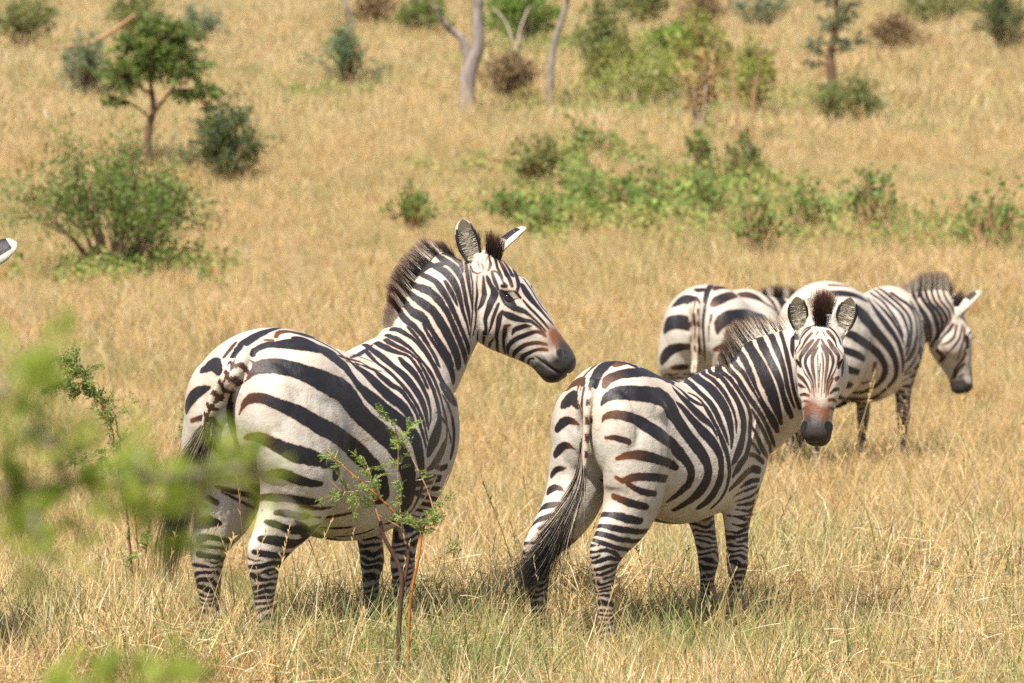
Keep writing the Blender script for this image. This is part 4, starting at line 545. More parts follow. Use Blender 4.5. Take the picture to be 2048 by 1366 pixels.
0 0 437,-77,613,10 447,-86,606,13 454,-99,600,16 456,-113,596,16 453,-127,594,16 445,-140,593,16 433,-150,593,16 420,-157,594,16 395,-164,597,13 370,-163,597,16 349,-159,601,12 336,-154,606,8
0 0 461,-92,636,13 463,-103,624,18 461,-114,614,22 457,-126,605,22 449,-137,598,22 438,-146,591,22 426,-153,586,22 412,-158,581,22 393,-161,575,20 374,-160,569,18 357,-156,569,15 342,-150,571,11 330,-141,574,7 323,-134,578,4
0 0 438,-81,597,9 445,-90,587,12 449,-102,579,15 450,-116,572,15 445,-129,566,15 436,-140,562,15 424,-149,559,15 411,-155,556,15 387,-159,553,15 368,-156,549,17 346,-147,539,16 337,-138,540,13 330,-129,543,10 326,-111,544,7 328,-98,545,8 336,-85,548,8 347,-76,552,8 360,-70,556,8 375,-66,560,8 390,-66,565,6 405,-68,570,5
0 0 423,-76,554,10 434,-86,548,13 441,-97,543,16 443,-112,538,16 440,-126,535,16 432,-138,532,16 420,-148,530,16 407,-153,529,16 380,-156,527,14 362,-152,525,13 349,-146,523,13 338,-135,522,13 332,-122,522,13 330,-107,522,13 335,-93,524,13 344,-81,527,10 356,-73,530,8
0 0 339,-135,513,10 333,-122,514,10 332,-106,514,10 336,-93,515,10 345,-81,516,10 357,-73,519,10 372,-69,521,10 387,-67,524,10 402,-69,526,8 416,-74,529,6
0 0 421,-76,538,11 432,-86,532,14 439,-97,526,18 441,-111,521,18 438,-126,517,18 430,-138,514,18 418,-147,511,18 405,-153,508,18 382,-155,505,17 364,-151,500,17 346,-138,491,20 337,-124,486,16 336,-108,483,12 340,-95,480,12 348,-83,478,12 360,-74,475,12 374,-69,473,12 390,-68,471,12 405,-70,468,10 419,-76,465,7
0 0 417,-75,458,8 428,-84,461,11 436,-97,464,14 438,-112,467,14 435,-126,469,14 427,-139,472,14 415,-148,475,14 403,-153,477,14 369,-152,483,10 356,-146,486,11 345,-137,490,11 337,-126,495,11 334,-112,500,11 335,-99,507,11 340,-87,515,9 349,-78,523,7
0 0 409,-75,1257,11 420,-72,1268,15 431,-68,1278,19 443,-63,1287,19 455,-59,1296,19 468,-55,1304,19 481,-51,1312,19 494,-47,1319,19 508,-43,1324,20 497,-40,1317,12 463,-74,1299,27 453,-94,1281,31 448,-112,1260,31 445,-125,1241,29 445,-134,1226,28 445,-142,1210,26 446,-150,1193,23 449,-157,1174,20 454,-164,1154,16 460,-170,1136,14 467,-175,1119,12 475,-179,1102,11 484,-183,1086,14 495,-187,1069,17 507,-190,1053,21 520,-192,1036,25 533,-194,1020,26 547,-195,1004,24 559,-194,990,21 573,-192,972,15 581,-189,960,10
0 0 560,-45,1345,37 557,-42,1344,39 551,-48,1343,41 528,-67,1332,44 514,-91,1317,48 506,-111,1300,49 501,-127,1283,50 497,-142,1266,52 495,-154,1248,54 494,-166,1229,55 495,-175,1210,55 497,-183,1192,56 501,-189,1175,55 505,-195,1159,53 510,-199,1143,51 515,-203,1126,50 520,-205,1110,49 527,-207,1093,46 534,-209,1077,42 542,-210,1060,37 551,-210,1044,32 567,-209,1017,23 581,-206,997,15
0 0 545,-18,1290,17 555,-20,1302,23 565,-22,1314,29 575,-24,1326,29 585,-27,1337,29 595,-32,1348,29 605,-41,1356,29 615,-52,1361,29 623,-62,1363,31 617,-62,1362,32 587,-93,1345,37 567,-117,1327,39 557,-134,1313,38 549,-150,1297,35 542,-166,1280,33 538,-180,1261,33 536,-194,1242,33 537,-205,1224,32 538,-213,1207,31 540,-220,1192,29 544,-225,1175,28 547,-229,1156,26 551,-231,1137,25 557,-233,1118,24 565,-235,1099,26 574,-236,1080,28 584,-236,1064,29 600,-237,1041,25 613,-236,1026,21
0 0 719,-78,1307,15 715,-69,1320,20 711,-61,1333,25 706,-56,1346,25 699,-54,1359,25 690,-57,1369,25 681,-65,1375,25 671,-77,1377,25 662,-89,1376,27 623,-128,1359,27 600,-154,1340,28 583,-177,1320,29 574,-191,1305,28 567,-205,1289,26 561,-217,1272,25 558,-227,1254,23 556,-235,1235,22 556,-241,1216,20 558,-244,1197,20 560,-247,1177,20 564,-248,1159,20 569,-250,1141,19 575,-252,1125,18 582,-253,1109,16 595,-255,1085,12 607,-256,1067,9
0 0 783,-167,1422,10 770,-159,1421,13 756,-152,1419,16 742,-146,1415,16 728,-141,1410,16 714,-136,1405,16 701,-132,1399,16 687,-127,1392,16 683,-126,1390,17 642,-162,1375,17 620,-184,1361,17 601,-204,1344,18 589,-217,1330,20 578,-230,1314,22 570,-241,1297,24 565,-249,1279,24 562,-257,1260,23 561,-262,1241,21 562,-266,1221,20 565,-268,1200,18 569,-269,1179,17 576,-270,1159,17 583,-270,1138,17 592,-271,1117,16 603,-271,1097,16 616,-271,1077,15 625,-270,1063,14
0 0 599,-250,1366,25 584,-260,1346,28 572,-269,1322,29 565,-276,1303,21 562,-281,1290,14
0 0 497,-467,1266,6 493,-468,1255,6 488,-470,1239,6 483,-472,1221,6 478,-475,1202,5 473,-478,1181,4 469,-480,1165,3
0 0 502,-448,1300,6 499,-451,1290,6 494,-455,1276,5 489,-459,1258,5 484,-463,1239,5 479,-467,1220,5 475,-470,1202,4 473,-473,1190,4 470,-475,1177,4 466,-479,1158,4 463,-481,1141,3
0 0 516,-461,1310,6 512,-467,1298,7 508,-473,1281,7 502,-478,1260,8 496,-482,1239,7 491,-484,1220,6 485,-486,1202,5 480,-487,1184,4 476,-489,1165,4 471,-491,1145,4 467,-493,1128,3
3 3 516,-441,1332,8 503,-435,1315,16 496,-432,1303,17 489,-431,1290,17 485,-433,1278,17 481,-436,1266,16 477,-440,1251,16 474,-445,1236,15 471,-451,1221,13 469,-456,1207,10 467,-460,1193,8 464,-464,1177,6 461,-469,1157,5 458,-472,1141,4
3 3 528,-448,1344,6 527,-455,1336,11 526,-464,1325,16 526,-473,1313,17 524,-481,1300,17 522,-485,1289,16 518,-488,1276,15 512,-491,1259,14 507,-493,1241,14 501,-494,1227,12 496,-495,1212,10 491,-496,1195,8 487,-497,1178,6 482,-499,1157,5 478,-500,1141,5
4 2 534,-432,1366,13 524,-430,1353,16 512,-426,1337,19 501,-419,1323,20 492,-412,1309,20 486,-407,1298,18 480,-403,1287,16 473,-405,1265,14 469,-412,1251,14 467,-422,1236,14 465,-431,1223,13 464,-439,1211,11 463,-446,1200,10 462,-452,1187,9 460,-457,1173,7 457,-460,1158,6 454,-464,1141,5 451,-467,1128,4
4 2 540,-442,1366,10 538,-450,1355,12 535,-461,1342,14 536,-472,1329,16 538,-483,1317,17 539,-493,1305,16 539,-501,1293,15 535,-507,1271,13 529,-507,1255,11 521,-507,1239,10 514,-506,1225,10 507,-505,1212,10 500,-504,1197,9 495,-503,1182,8 490,-504,1168,6 487,-504,1153,6 483,-506,1136,5 480,-507,1123,5
4 3 521,-410,1361,17 512,-404,1350,20 503,-396,1336,24 494,-391,1324,23 485,-387,1312,21 478,-383,1300,18 473,-380,1289,14 471,-382,1269,7 470,-388,1256,5 466,-398,1243,4 463,-405,1232,5 461,-413,1221,6 460,-425,1209,7 459,-436,1197,6 458,-444,1185,6 457,-450,1172,6 453,-454,1154,5 450,-456,1138,4
4 3 556,-467,1361,16 556,-476,1350,19 556,-486,1337,22 555,-496,1327,22 554,-505,1317,20 553,-515,1306,18 554,-521,1295,14 553,-521,1283,12 550,-519,1268,8 544,-517,1251,4 536,-516,1238,5 528,-515,1226,7 518,-513,1213,7 509,-510,1199,6 502,-508,1187,6 496,-507,1173,5 491,-508,1151,4 487,-510,1133,4
5 3 536,-394,1390,15 527,-387,1379,16 518,-379,1365,17 511,-375,1354,14 503,-374,1343,11 494,-374,1333,10 485,-372,1324,9 476,-367,1311,7 472,-360,1301,4
5 3 574,-449,1400,14 575,-459,1391,16 578,-471,1378,18 579,-480,1366,14 579,-488,1354,9 567,-502,1334,6 564,-515,1322,7 566,-524,1310,7 574,-529,1295,5
2 0 548,-379,1412,9 543,-370,1405,11 538,-359,1394,13 533,-349,1380,14 530,-340,1364,13 524,-340,1351,16 502,-351,1340,14 487,-353,1329,12 480,-351,1318,11 472,-355,1301,4
2 0 590,-450,1415,8 594,-458,1408,9 599,-468,1397,10 603,-477,1384,11 607,-484,1370,12 607,-490,1357,12 604,-498,1343,10 591,-515,1328,8 631,-494,1315,6
0 0 560,-392,1424,7 552,-376,1418,8 549,-354,1409,9 548,-337,1391,9 549,-328,1379,9 552,-321,1366,9 557,-315,1352,9 560,-308,1338,9 562,-300,1325,9 563,-291,1312,7 563,-282,1299,5
0 0 550,-418,1398,7 541,-416,1387,6 532,-415,1376,5
0 0 560,-435,1398,6 556,-449,1381,5
0 0 470,-363,1277,11 471,-373,1264,19 469,-384,1250,11
0 0 569,-529,1278,13 559,-523,1263,20 554,-521,1246,12
7 9 467,-373,1215,15 457,-401,1201,18 454,-418,1186,13 453,-427,1176,11 452,-435,1165,9 450,-443,1152,8 449,-448,1143,7
7 9 467,-373,1175,15 455,-400,1168,15 450,-427,1161,3
7 9 459,-389,1131,10 446,-421,1135,14 445,-443,1130,12
4 9 550,-523,1206,14 536,-522,1199,20
9 9 519,-515,1202,11 513,-514,1191,11 506,-512,1177,10 500,-511,1165,9 495,-511,1153,7 489,-512,1131,4
4 9 553,-522,1156,15 524,-521,1155,16 501,-516,1140,10
7 9 559,-346,1087,5 544,-350,1088,7 530,-356,1089,9 515,-363,1091,9 501,-369,1093,9 488,-377,1094,9 474,-385,1096,9 463,-393,1098,9 442,-426,1107,9 439,-447,1103,10
7 9 541,-368,1049,7 526,-371,1051,9 511,-376,1054,11 497,-381,1057,11 483,-388,1060,11 469,-395,1064,11 457,-403,1068,11 446,-413,1071,11 436,-433,1078,11 432,-454,1073,10
7 9 423,-445,1039,9 422,-456,1041,8
5 9 633,-452,1090,7 621,-463,1092,9 609,-473,1093,12 597,-482,1096,12 584,-491,1098,12 570,-499,1100,12 557,-506,1103,12 544,-513,1106,12 512,-520,1113,15 491,-516,1112,14
5 9 632,-436,1068,7 622,-447,1067,10 611,-459,1067,12 599,-469,1067,12 587,-479,1068,12 574,-488,1068,12 560,-496,1069,12 547,-504,1070,12 500,-520,1076,13 484,-519,1078,12
7 9 483,-525,1039,11 491,-524,1037,10
'''
STRIPES['right'] = '''
0 0 -507,-122,1215,53 -481,-144,1217,56 -443,-170,1218,59 -405,-191,1213,55 -361,-206,1206,50 -308,-212,1194,49 -248,-208,1181,48 -196,-212,1162,25
3 3 -422,-72,1268,35 -409,-94,1266,31 -383,-117,1264,25 -345,-133,1261,20 -286,-128,1257,17
0 0 -426,-245,1134,58 -406,-255,1119,73 -373,-264,1096,90 -338,-269,1072,94 -292,-268,1043,97 -256,-266,1021,91 -222,-267,997,82 -194,-271,974,75 -167,-276,954,69 -142,-281,934,66 -118,-287,914,65 -84,-295,883,62 -54,-301,853,58 -31,-305,823,52 -12,-307,792,46 6,-306,758,42 21,-301,724,39 29,-293,696,39 33,-282,671,40 30,-271,652,39 25,-257,634,37 18,-237,611,35 13,-212,588,34 2,-181,567,30 -3,-153,550,25
0 0 -547,-240,976,38 -526,-254,970,46 -496,-269,960,55 -465,-281,946,61 -429,-289,929,64 -386,-294,911,63 -331,-291,890,57 -225,-261,869,52 -181,-264,848,50 -150,-270,826,49 -125,-274,802,48 -101,-276,776,45 -82,-275,749,44 -70,-270,722,47 -64,-261,696,50 -64,-249,673,48 -67,-233,651,44 -75,-215,632,40 -86,-192,614,35 -100,-163,597,32 -114,-132,584,29 -132,-103,580,26 -146,-82,580,25
0 0 -583,-220,888,44 -575,-232,878,44 -559,-248,866,44 -538,-264,859,46 -511,-278,851,48 -477,-290,840,50 -441,-297,827,50 -384,-298,807,40
0 0 -584,-203,764,44 -574,-219,761,44 -557,-238,757,44 -536,-255,749,44 -510,-270,741,44 -474,-282,732,42 -438,-287,724,40
0 0 -588,-206,658,44 -551,-227,654,44 -525,-238,649,45 -497,-246,645,45 -464,-251,640,39
0 0 -666,-160,605,18 -655,-169,602,23 -643,-176,598,29 -630,-182,595,29 -617,-188,591,29 -604,-192,588,29 -591,-196,584,29 -577,-200,581,29 -538,-207,572,30 -485,-205,559,24 -471,-202,557,24 -457,-199,556,24 -443,-194,555,24 -430,-189,556,24 -417,-183,557,24 -404,-176,560,20 -392,-169,564,15
0 0 -673,-167,514,17 -659,-170,513,23 -645,-172,511,28 -631,-173,510,28 -616,-174,509,28 -602,-174,508,28 -587,-173,507,28 -573,-172,507,28 -541,-167,506,26 -505,-165,512,18 -491,-164,515,20 -477,-162,519,20 -464,-160,523,20 -450,-157,528,20 -437,-155,534,20 -424,-152,540,16 -412,-149,547,12
0 0 -611,-95,377,16 -605,-102,388,21 -600,-111,398,26 -599,-120,409,26 -600,-129,419,26 -604,-138,431,26 -609,-145,442,26 -614,-152,454,26 -620,-159,465,29 -564,-152,480,22 -551,-149,485,22 -537,-147,489,22 -524,-145,494,22 -510,-142,499,22 -497,-140,504,22 -483,-137,509,18 -470,-135,515,13
9 9 -162,-249,766,34 -159,-241,744,28 -155,-232,721,22
6 6 -144,-192,653,12 -157,-178,648,16 -169,-164,642,20
2 2 42,-170,549,25 31,-161,545,34 21,-151,543,42 11,-141,540,42 0,-131,539,42 -10,-121,537,42 -20,-110,536,42 -30,-100,535,42 -51,-76,535,51 -70,-39,535,62 -74,-5,534,71 -76,9,535,71 -77,23,536,71 -78,38,538,71 -80,52,540,71 -80,66,543,71 -81,80,547,57 -81,94,551,42
0 0 -135,-181,1179,25 -152,-207,1157,39 -150,-228,1128,54 -138,-241,1102,61 -121,-254,1076,63 -99,-266,1046,63 -75,-279,1016,59 -50,-291,985,52 -26,-301,956,46 -7,-310,930,43 9,-316,903,40 24,-322,870,39 39,-324,836,36 53,-325,801,32 66,-322,768,28 76,-315,733,21 85,-307,707,15
0 0 181,-1,1185,14
0 0 -49,-162,1172,25 -49,-195,1148,35 -41,-216,1126,40 -30,-235,1103,42 -17,-254,1078,43 -3,-271,1051,42 9,-287,1022,34 21,-300,992,29 34,-311,961,25 47,-320,932,22 59,-326,902,16 69,-329,880,11
0 0 303,65,1207,11 293,55,1206,15 283,45,1204,19 273,35,1201,19 262,25,1199,19 252,15,1196,19 242,5,1194,19 232,-6,1192,19 168,-70,1179,33 102,-142,1159,40 59,-193,1135,41 43,-227,1109,39 42,-251,1083,37 43,-270,1058,34 48,-285,1033,30 53,-299,1006,25 59,-313,969,22 67,-321,939,20
0 0 350,63,1222,10 340,53,1221,14 330,42,1220,17 321,32,1218,17 311,21,1215,17 302,11,1213,17 292,0,1210,17 283,-11,1206,17 237,-64,1188,25 188,-126,1164,40 165,-170,1143,43 157,-204,1121,45 163,-229,1100,46 167,-251,1077,45 158,-275,1045,44 149,-295,1011,41 145,-309,978,36 137,-319,945,31 114,-328,909,27 96,-330,879,22 74,-330,850,10
0 0 370,41,1231,13 361,30,1230,17 352,18,1228,21 344,7,1226,21 335,-4,1224,21 327,-16,1221,21 318,-27,1217,21 310,-38,1214,21 279,-83,1195,26 252,-132,1171,36 242,-169,1149,41 239,-200,1127,40 240,-228,1102,39 243,-250,1075,40 243,-266,1051,41 234,-281,1024,42 213,-298,988,42 186,-313,951,41 159,-323,913,40 135,-329,878,37 107,-332,844,28 89,-330,819,21
0 0 317,-86,1206,28 302,-126,1187,34 297,-167,1163,40 309,-192,1145,37 323,-213,1125,33 330,-233,1097,30 334,-250,1066,29 330,-263,1033,30 318,-276,999,37 301,-288,963,43 277,-299,925,49 248,-310,888,56 214,-318,853,59 175,-325,825,53 137,-328,803,40 108,-328,786,25 90,-326,775,13
0 0 300,-157,1170,31 311,-178,1158,28 330,-200,1140,26 348,-217,1120,24 366,-231,1095,23 378,-244,1062,22 394,-250,1027,28 429,-242,991,33 462,-229,957,34 446,-236,927,32 421,-244,898,30 417,-243,868,34 409,-242,838,39 350,-265,810,44 275,-293,783,45 213,-307,757,40 167,-312,735,31 134,-310,717,22 114,-308,706,15
0 0 381,-197,1147,25 382,-215,1121,24 397,-231,1087,23 420,-233,1064,23 492,-207,1040,26 653,-129,1011,17 671,-130,986,29 691,-127,960,30 713,-122,933,30 762,-100,889,24 886,-40,851,10 899,-33,847,10 912,-29,843,10 926,-26,840,10 940,-25,837,10 953,-21,834,10 966,-15,829,8 979,-13,826,6
0 0 318,-286,927,12 330,-283,920,16 342,-279,913,20 354,-274,905,20 365,-269,898,20 377,-264,891,20 388,-258,883,20 399,-252,876,20 451,-237,844,19 495,-221,802,12 483,-219,771,14 455,-223,746,14 444,-224,736,14 433,-224,727,14 422,-224,718,14 410,-223,709,14 399,-221,700,14 387,-219,691,11 376,-217,683,8
0 0 391,-255,871,15 398,-250,860,21 406,-245,849,26 414,-241,837,26 422,-239,826,26 431,-237,814,26 440,-235,803,26 448,-233,792,26 473,-219,758,26 444,-222,731,14 457,-209,704,14 450,-208,694,14 442,-207,682,14 433,-206,670,14 425,-205,658,14 416,-204,647,14 408,-203,635,14 400,-202,623,11 391,-200,611,8
0 0 418,-229,740,34 390,-227,723,22 270,-270,708,31 172,-297,698,16 125,-301,691,12
0 0 501,-198,744,13 491,-201,734,17 481,-204,724,21 470,-206,715,21 459,-208,705,21 448,-210,696,21 437,-211,687,21 425,-212,679,21 417,-212,673,27 360,-210,666,17 191,-273,659,17 136,-278,649,14
0 0 313,-170,606,10 324,-179,607,13 336,-187,608,17 349,-193,609,17 362,-198,611,17 376,-201,613,17 390,-201,616,17 404,-200,619,17 430,-194,625,15 384,-205,635,14
0 0 343,-167,511,9 351,-175,519,12 361,-181,528,15 371,-186,537,15 383,-188,545,15 394,-189,554,15 405,-188,564,15 416,-186,573,15 419,-186,576,15 383,-197,597,13 334,-183,598,8
0 0 407,-178,458,9 405,-179,473,12 404,-180,487,15 402,-182,501,15 400,-183,516,15 399,-185,530,15 397,-187,544,15 396,-189,559,15 395,-191,566,13 348,-183,568,7 337,-177,569,10 327,-167,572,10 319,-156,576,10 312,-144,580,10 304,-134,581,10 294,-125,575,8 285,-118,567,6
0 0 329,-133,528,12 330,-147,524,16 335,-160,522,20 344,-170,521,20 356,-178,520,20 369,-183,520,20 383,-185,520,20 397,-184,521,20 410,-181,521,7 422,-174,522,16 432,-165,524,16 439,-153,526,16 442,-140,528,16 440,-126,532,16 433,-114,536,13 424,-105,540,9
0 0 437,-126,391,12 440,-134,402,16 440,-143,413,20 437,-152,424,20 432,-160,435,20 426,-167,446,20 418,-173,457,20 410,-178,467,20 402,-180,476,14 369,-180,484,9 358,-175,488,11 347,-168,493,11 338,-158,498,11 334,-147,504,11 332,-135,511,11 334,-124,519,9 339,-113,528,7
0 0 694,-35,1199,31 663,-58,1182,34 642,-78,1159,40 634,-92,1139,45 636,-104,1117,46 653,-115,1092,49 675,-125,1064,52 698,-131,1030,55 723,-133,994,55 750,-129,958,47 779,-119,924,38 804,-102,896,29 846,-73,875,14
0 0 683,-78,1170,15 695,-74,1177,20 707,-69,1184,24 719,-65,1191,24 731,-60,1197,24 743,-54,1202,24 756,-48,1206,24 768,-42,1209,24 773,-40,1210,31 729,-73,1187,29 716,-88,1169,35 715,-103,1146,38 725,-115,1125,38 744,-127,1101,38 764,-136,1077,40 788,-143,1042,43 810,-145,1008,43 831,-142,972,40 850,-132,938,32 852,-120,909,22 851,-105,884,16 857,-87,857,16 869,-69,836,17
0 0 909,-20,1187,13 897,-23,1195,17 885,-26,1202,21 872,-30,1208,21 860,-36,1212,21 847,-42,1215,21 834,-48,1216,21 822,-55,1215,21 789,-74,1202,24 768,-94,1179,28 761,-106,1160,30 764,-119,1138,30 778,-129,1119,29 799,-140,1098,29 819,-149,1076,31 844,-157,1041,32 865,-158,1006,32 874,-152,975,24 872,-145,945,16 864,-136,914,12 859,-127,891,11
0 0 962,-44,1187,17 950,-45,1195,23 938,-48,1203,29 926,-51,1209,29 913,-55,1214,29 900,-60,1218,29 887,-66,1219,29 874,-72,1219,29 830,-95,1202,18 815,-111,1179,22 810,-122,1159,23 814,-134,1137,23 834,-148,1111,24 859,-161,1083,26 883,-169,1051,27 903,-171,1021,28 897,-166,983,17 886,-159,958,11 877,-151,937,7
0 0 975,-46,1181,11 966,-50,1191,14 956,-55,1201,18 946,-61,1209,18 935,-68,1215,18 924,-76,1219,18 913,-85,1220,18 902,-93,1219,18 872,-115,1201,16 859,-130,1178,18 856,-140,1158,19 861,-151,1136,18 883,-165,1110,19 910,-176,1082,21 925,-181,1055,20 930,-183,1028,14 920,-181,1002,10 910,-176,983,8
0 0 1004,-60,1171,7 999,-66,1182,10 993,-73,1193,12 985,-80,1203,12 976,-89,1210,12 965,-98,1214,12 955,-107,1215,12 944,-116,1213,12 932,-125,1208,17 912,-144,1185,17 909,-155,1165,18 913,-165,1143,17 931,-178,1116,18 952,-188,1089,19 953,-196,1051,8
0 0 935,-197,990,17 920,-191,970,20 902,-181,945,21 886,-168,926,18 873,-154,907,14 866,-142,882,11 863,-133,861,9
4 4 952,-214,982,15 940,-215,947,16 916,-217,907,17 895,-204,884,16 877,-187,869,14 871,-165,859,11 870,-147,853,8
3 5 988,-238,982,12 976,-238,948,13 956,-238,906,16 932,-232,874,16 912,-219,846,15 895,-200,819,12 894,-177,800,10
2 2 1000,-248,966,13 994,-250,944,14 988,-251,912,16 980,-251,883,18 965,-247,851,16 954,-239,822,14 961,-228,787,12 971,-217,760,8
3 3 870,-121,814,30 882,-137,797,34 898,-149,776,35 910,-116,744,20
0 0 1009,-252,798,17 1003,-241,774,16 994,-226,744,15 982,-210,722,15 974,-194,698,15 979,-180,664,14 988,-169,636,14
0 0 1020,-238,728,16 1003,-223,713,16 988,-204,690,15 989,-191,661,13 993,-184,636,12
0 0 1027,-226,659,12 1005,-203,643,11
0 0 1021,-271,928,15 1041,-274,943,12
0 0 1007,-258,859,17 1000,-255,833,13 999,-249,806,11
'''
STRIPES['back'] = '''
0 0 -338,-19,1288,22 -353,-22,1288,29 -367,-24,1286,37 -381,-26,1284,37 -396,-28,1281,37 -410,-30,1277,37 -424,-32,1273,37 -437,-34,1269,37 -477,-39,1253,36 -519,-44,1231,35 -551,-49,1208,32 -575,-52,1184,29 -592,-53,1160,30 -602,-53,1136,29 -609,-53,1112,24 -613,-53,1088,20 -615,-52,1064,18 -614,-51,1039,18 -614,-52,1008,18 -613,-54,976,17 -608,-55,949,17 -600,-55,917,15 -587,-52,884,13 -558,-46,845,11 -529,-38,817,10
0 0 -448,50,1263,37 -467,13,1259,74
0 5 -549,166,1157,28 -537,147,1176,64 -534,120,1196,92 -543,91,1202,84 -554,62,1202,74 -587,26,1201,68 -609,-1,1194,54 -624,-11,1174,44 -634,-14,1156,34
0 2 -579,212,1011,56 -591,196,1031,73 -600,175,1051,88 -605,149,1059,89 -606,122,1062,88 -609,95,1061,89 -614,68,1057,87 -614,49,1050,83 -636,26,1039,72 -628,16,1021,52 -620,10,1005,28
0 9 -548,243,814,60 -570,221,838,65 -587,194,865,70 -595,168,883,65 -597,140,896,59 -596,110,903,53 -593,80,906,46 -597,49,907,42 -625,14,905,39 -618,-8,892,34 -528,4,875,29
7 9 -567,160,772,30 -564,140,775,36 -551,114,777,40 -523,84,778,33 -638,14,784,27
3 0 -447,-73,1259,25 -398,-78,1273,59 -369,-88,1276,69 -341,-105,1272,56 -311,-123,1263,14
0 0 456,125,1208,5 450,114,1216,7 443,104,1223,9 436,92,1229,9 430,80,1234,9 423,68,1237,9 416,55,1240,9 409,42,1241,9 405,34,1241,8 424,7,1246,7 433,-5,1247,7 441,-16,1246,7 450,-28,1244,7 459,-40,1241,7 467,-51,1237,7 475,-62,1232,6 483,-73,1226,4
6 4 -570,-101,1170,41 -558,-109,1180,55 -537,-121,1193,70 -509,-136,1206,71 -473,-152,1217,68 -428,-168,1225,67 -366,-180,1229,54
4 0 308,-9,1215,61 311,-41,1214,114 314,-68,1210,108 315,-92,1204,95 313,-114,1195,77 309,-136,1184,57 308,-160,1170,41 312,-182,1155,29 331,-198,1142,27 357,-210,1129,27 385,-220,1112,15 566,-180,1093,7
2 0 -612,-145,996,20 -610,-149,1024,45 -605,-157,1055,73 -595,-174,1072,88 -579,-195,1083,97 -547,-216,1089,99 -493,-235,1091,99 -439,-257,1091,100 -346,-266,1088,99 -196,-253,1082,93 -99,-253,1076,87 -23,-258,1071,78 30,-266,1063,89 52,-278,1044,72 60,-288,1028,56
9 2 -593,-119,889,25 -597,-138,895,34 -597,-166,904,44 -594,-187,913,48 -582,-209,922,51 -563,-231,928,53 -534,-254,927,55 -491,-276,922,55 -428,-291,915,54
2 0 -213,-264,898,51 -139,-280,884,48 -91,-292,874,45
9 2 -563,-130,781,31 -573,-165,785,36 -566,-207,787,41 -549,-233,785,42 -520,-259,781,44 -478,-281,775,44 -410,-298,765,41
1 0 -133,-253,744,38 -91,-267,736,35
4 4 -642,-25,1083,9 -642,-24,1070,9 -636,-23,1044,9 -634,-26,1011,9 -594,-18,970,9 -572,-15,940,17 -564,-14,928,17 -556,-11,916,17 -548,-9,904,17 -540,-7,892,17 -532,-5,880,17 -524,-3,868,13 -515,-2,857,10
6 2 -599,-100,1112,13 -606,-99,1078,13 -609,-94,1057,11 -611,-89,1035,9 -611,-88,1010,8 -610,-88,986,7 -607,-87,961,7 -603,-86,942,7
'''
# ------------------------------------------------------------------ zebra: coat, mane, tail, eyes
from mathutils.kdtree import KDTree

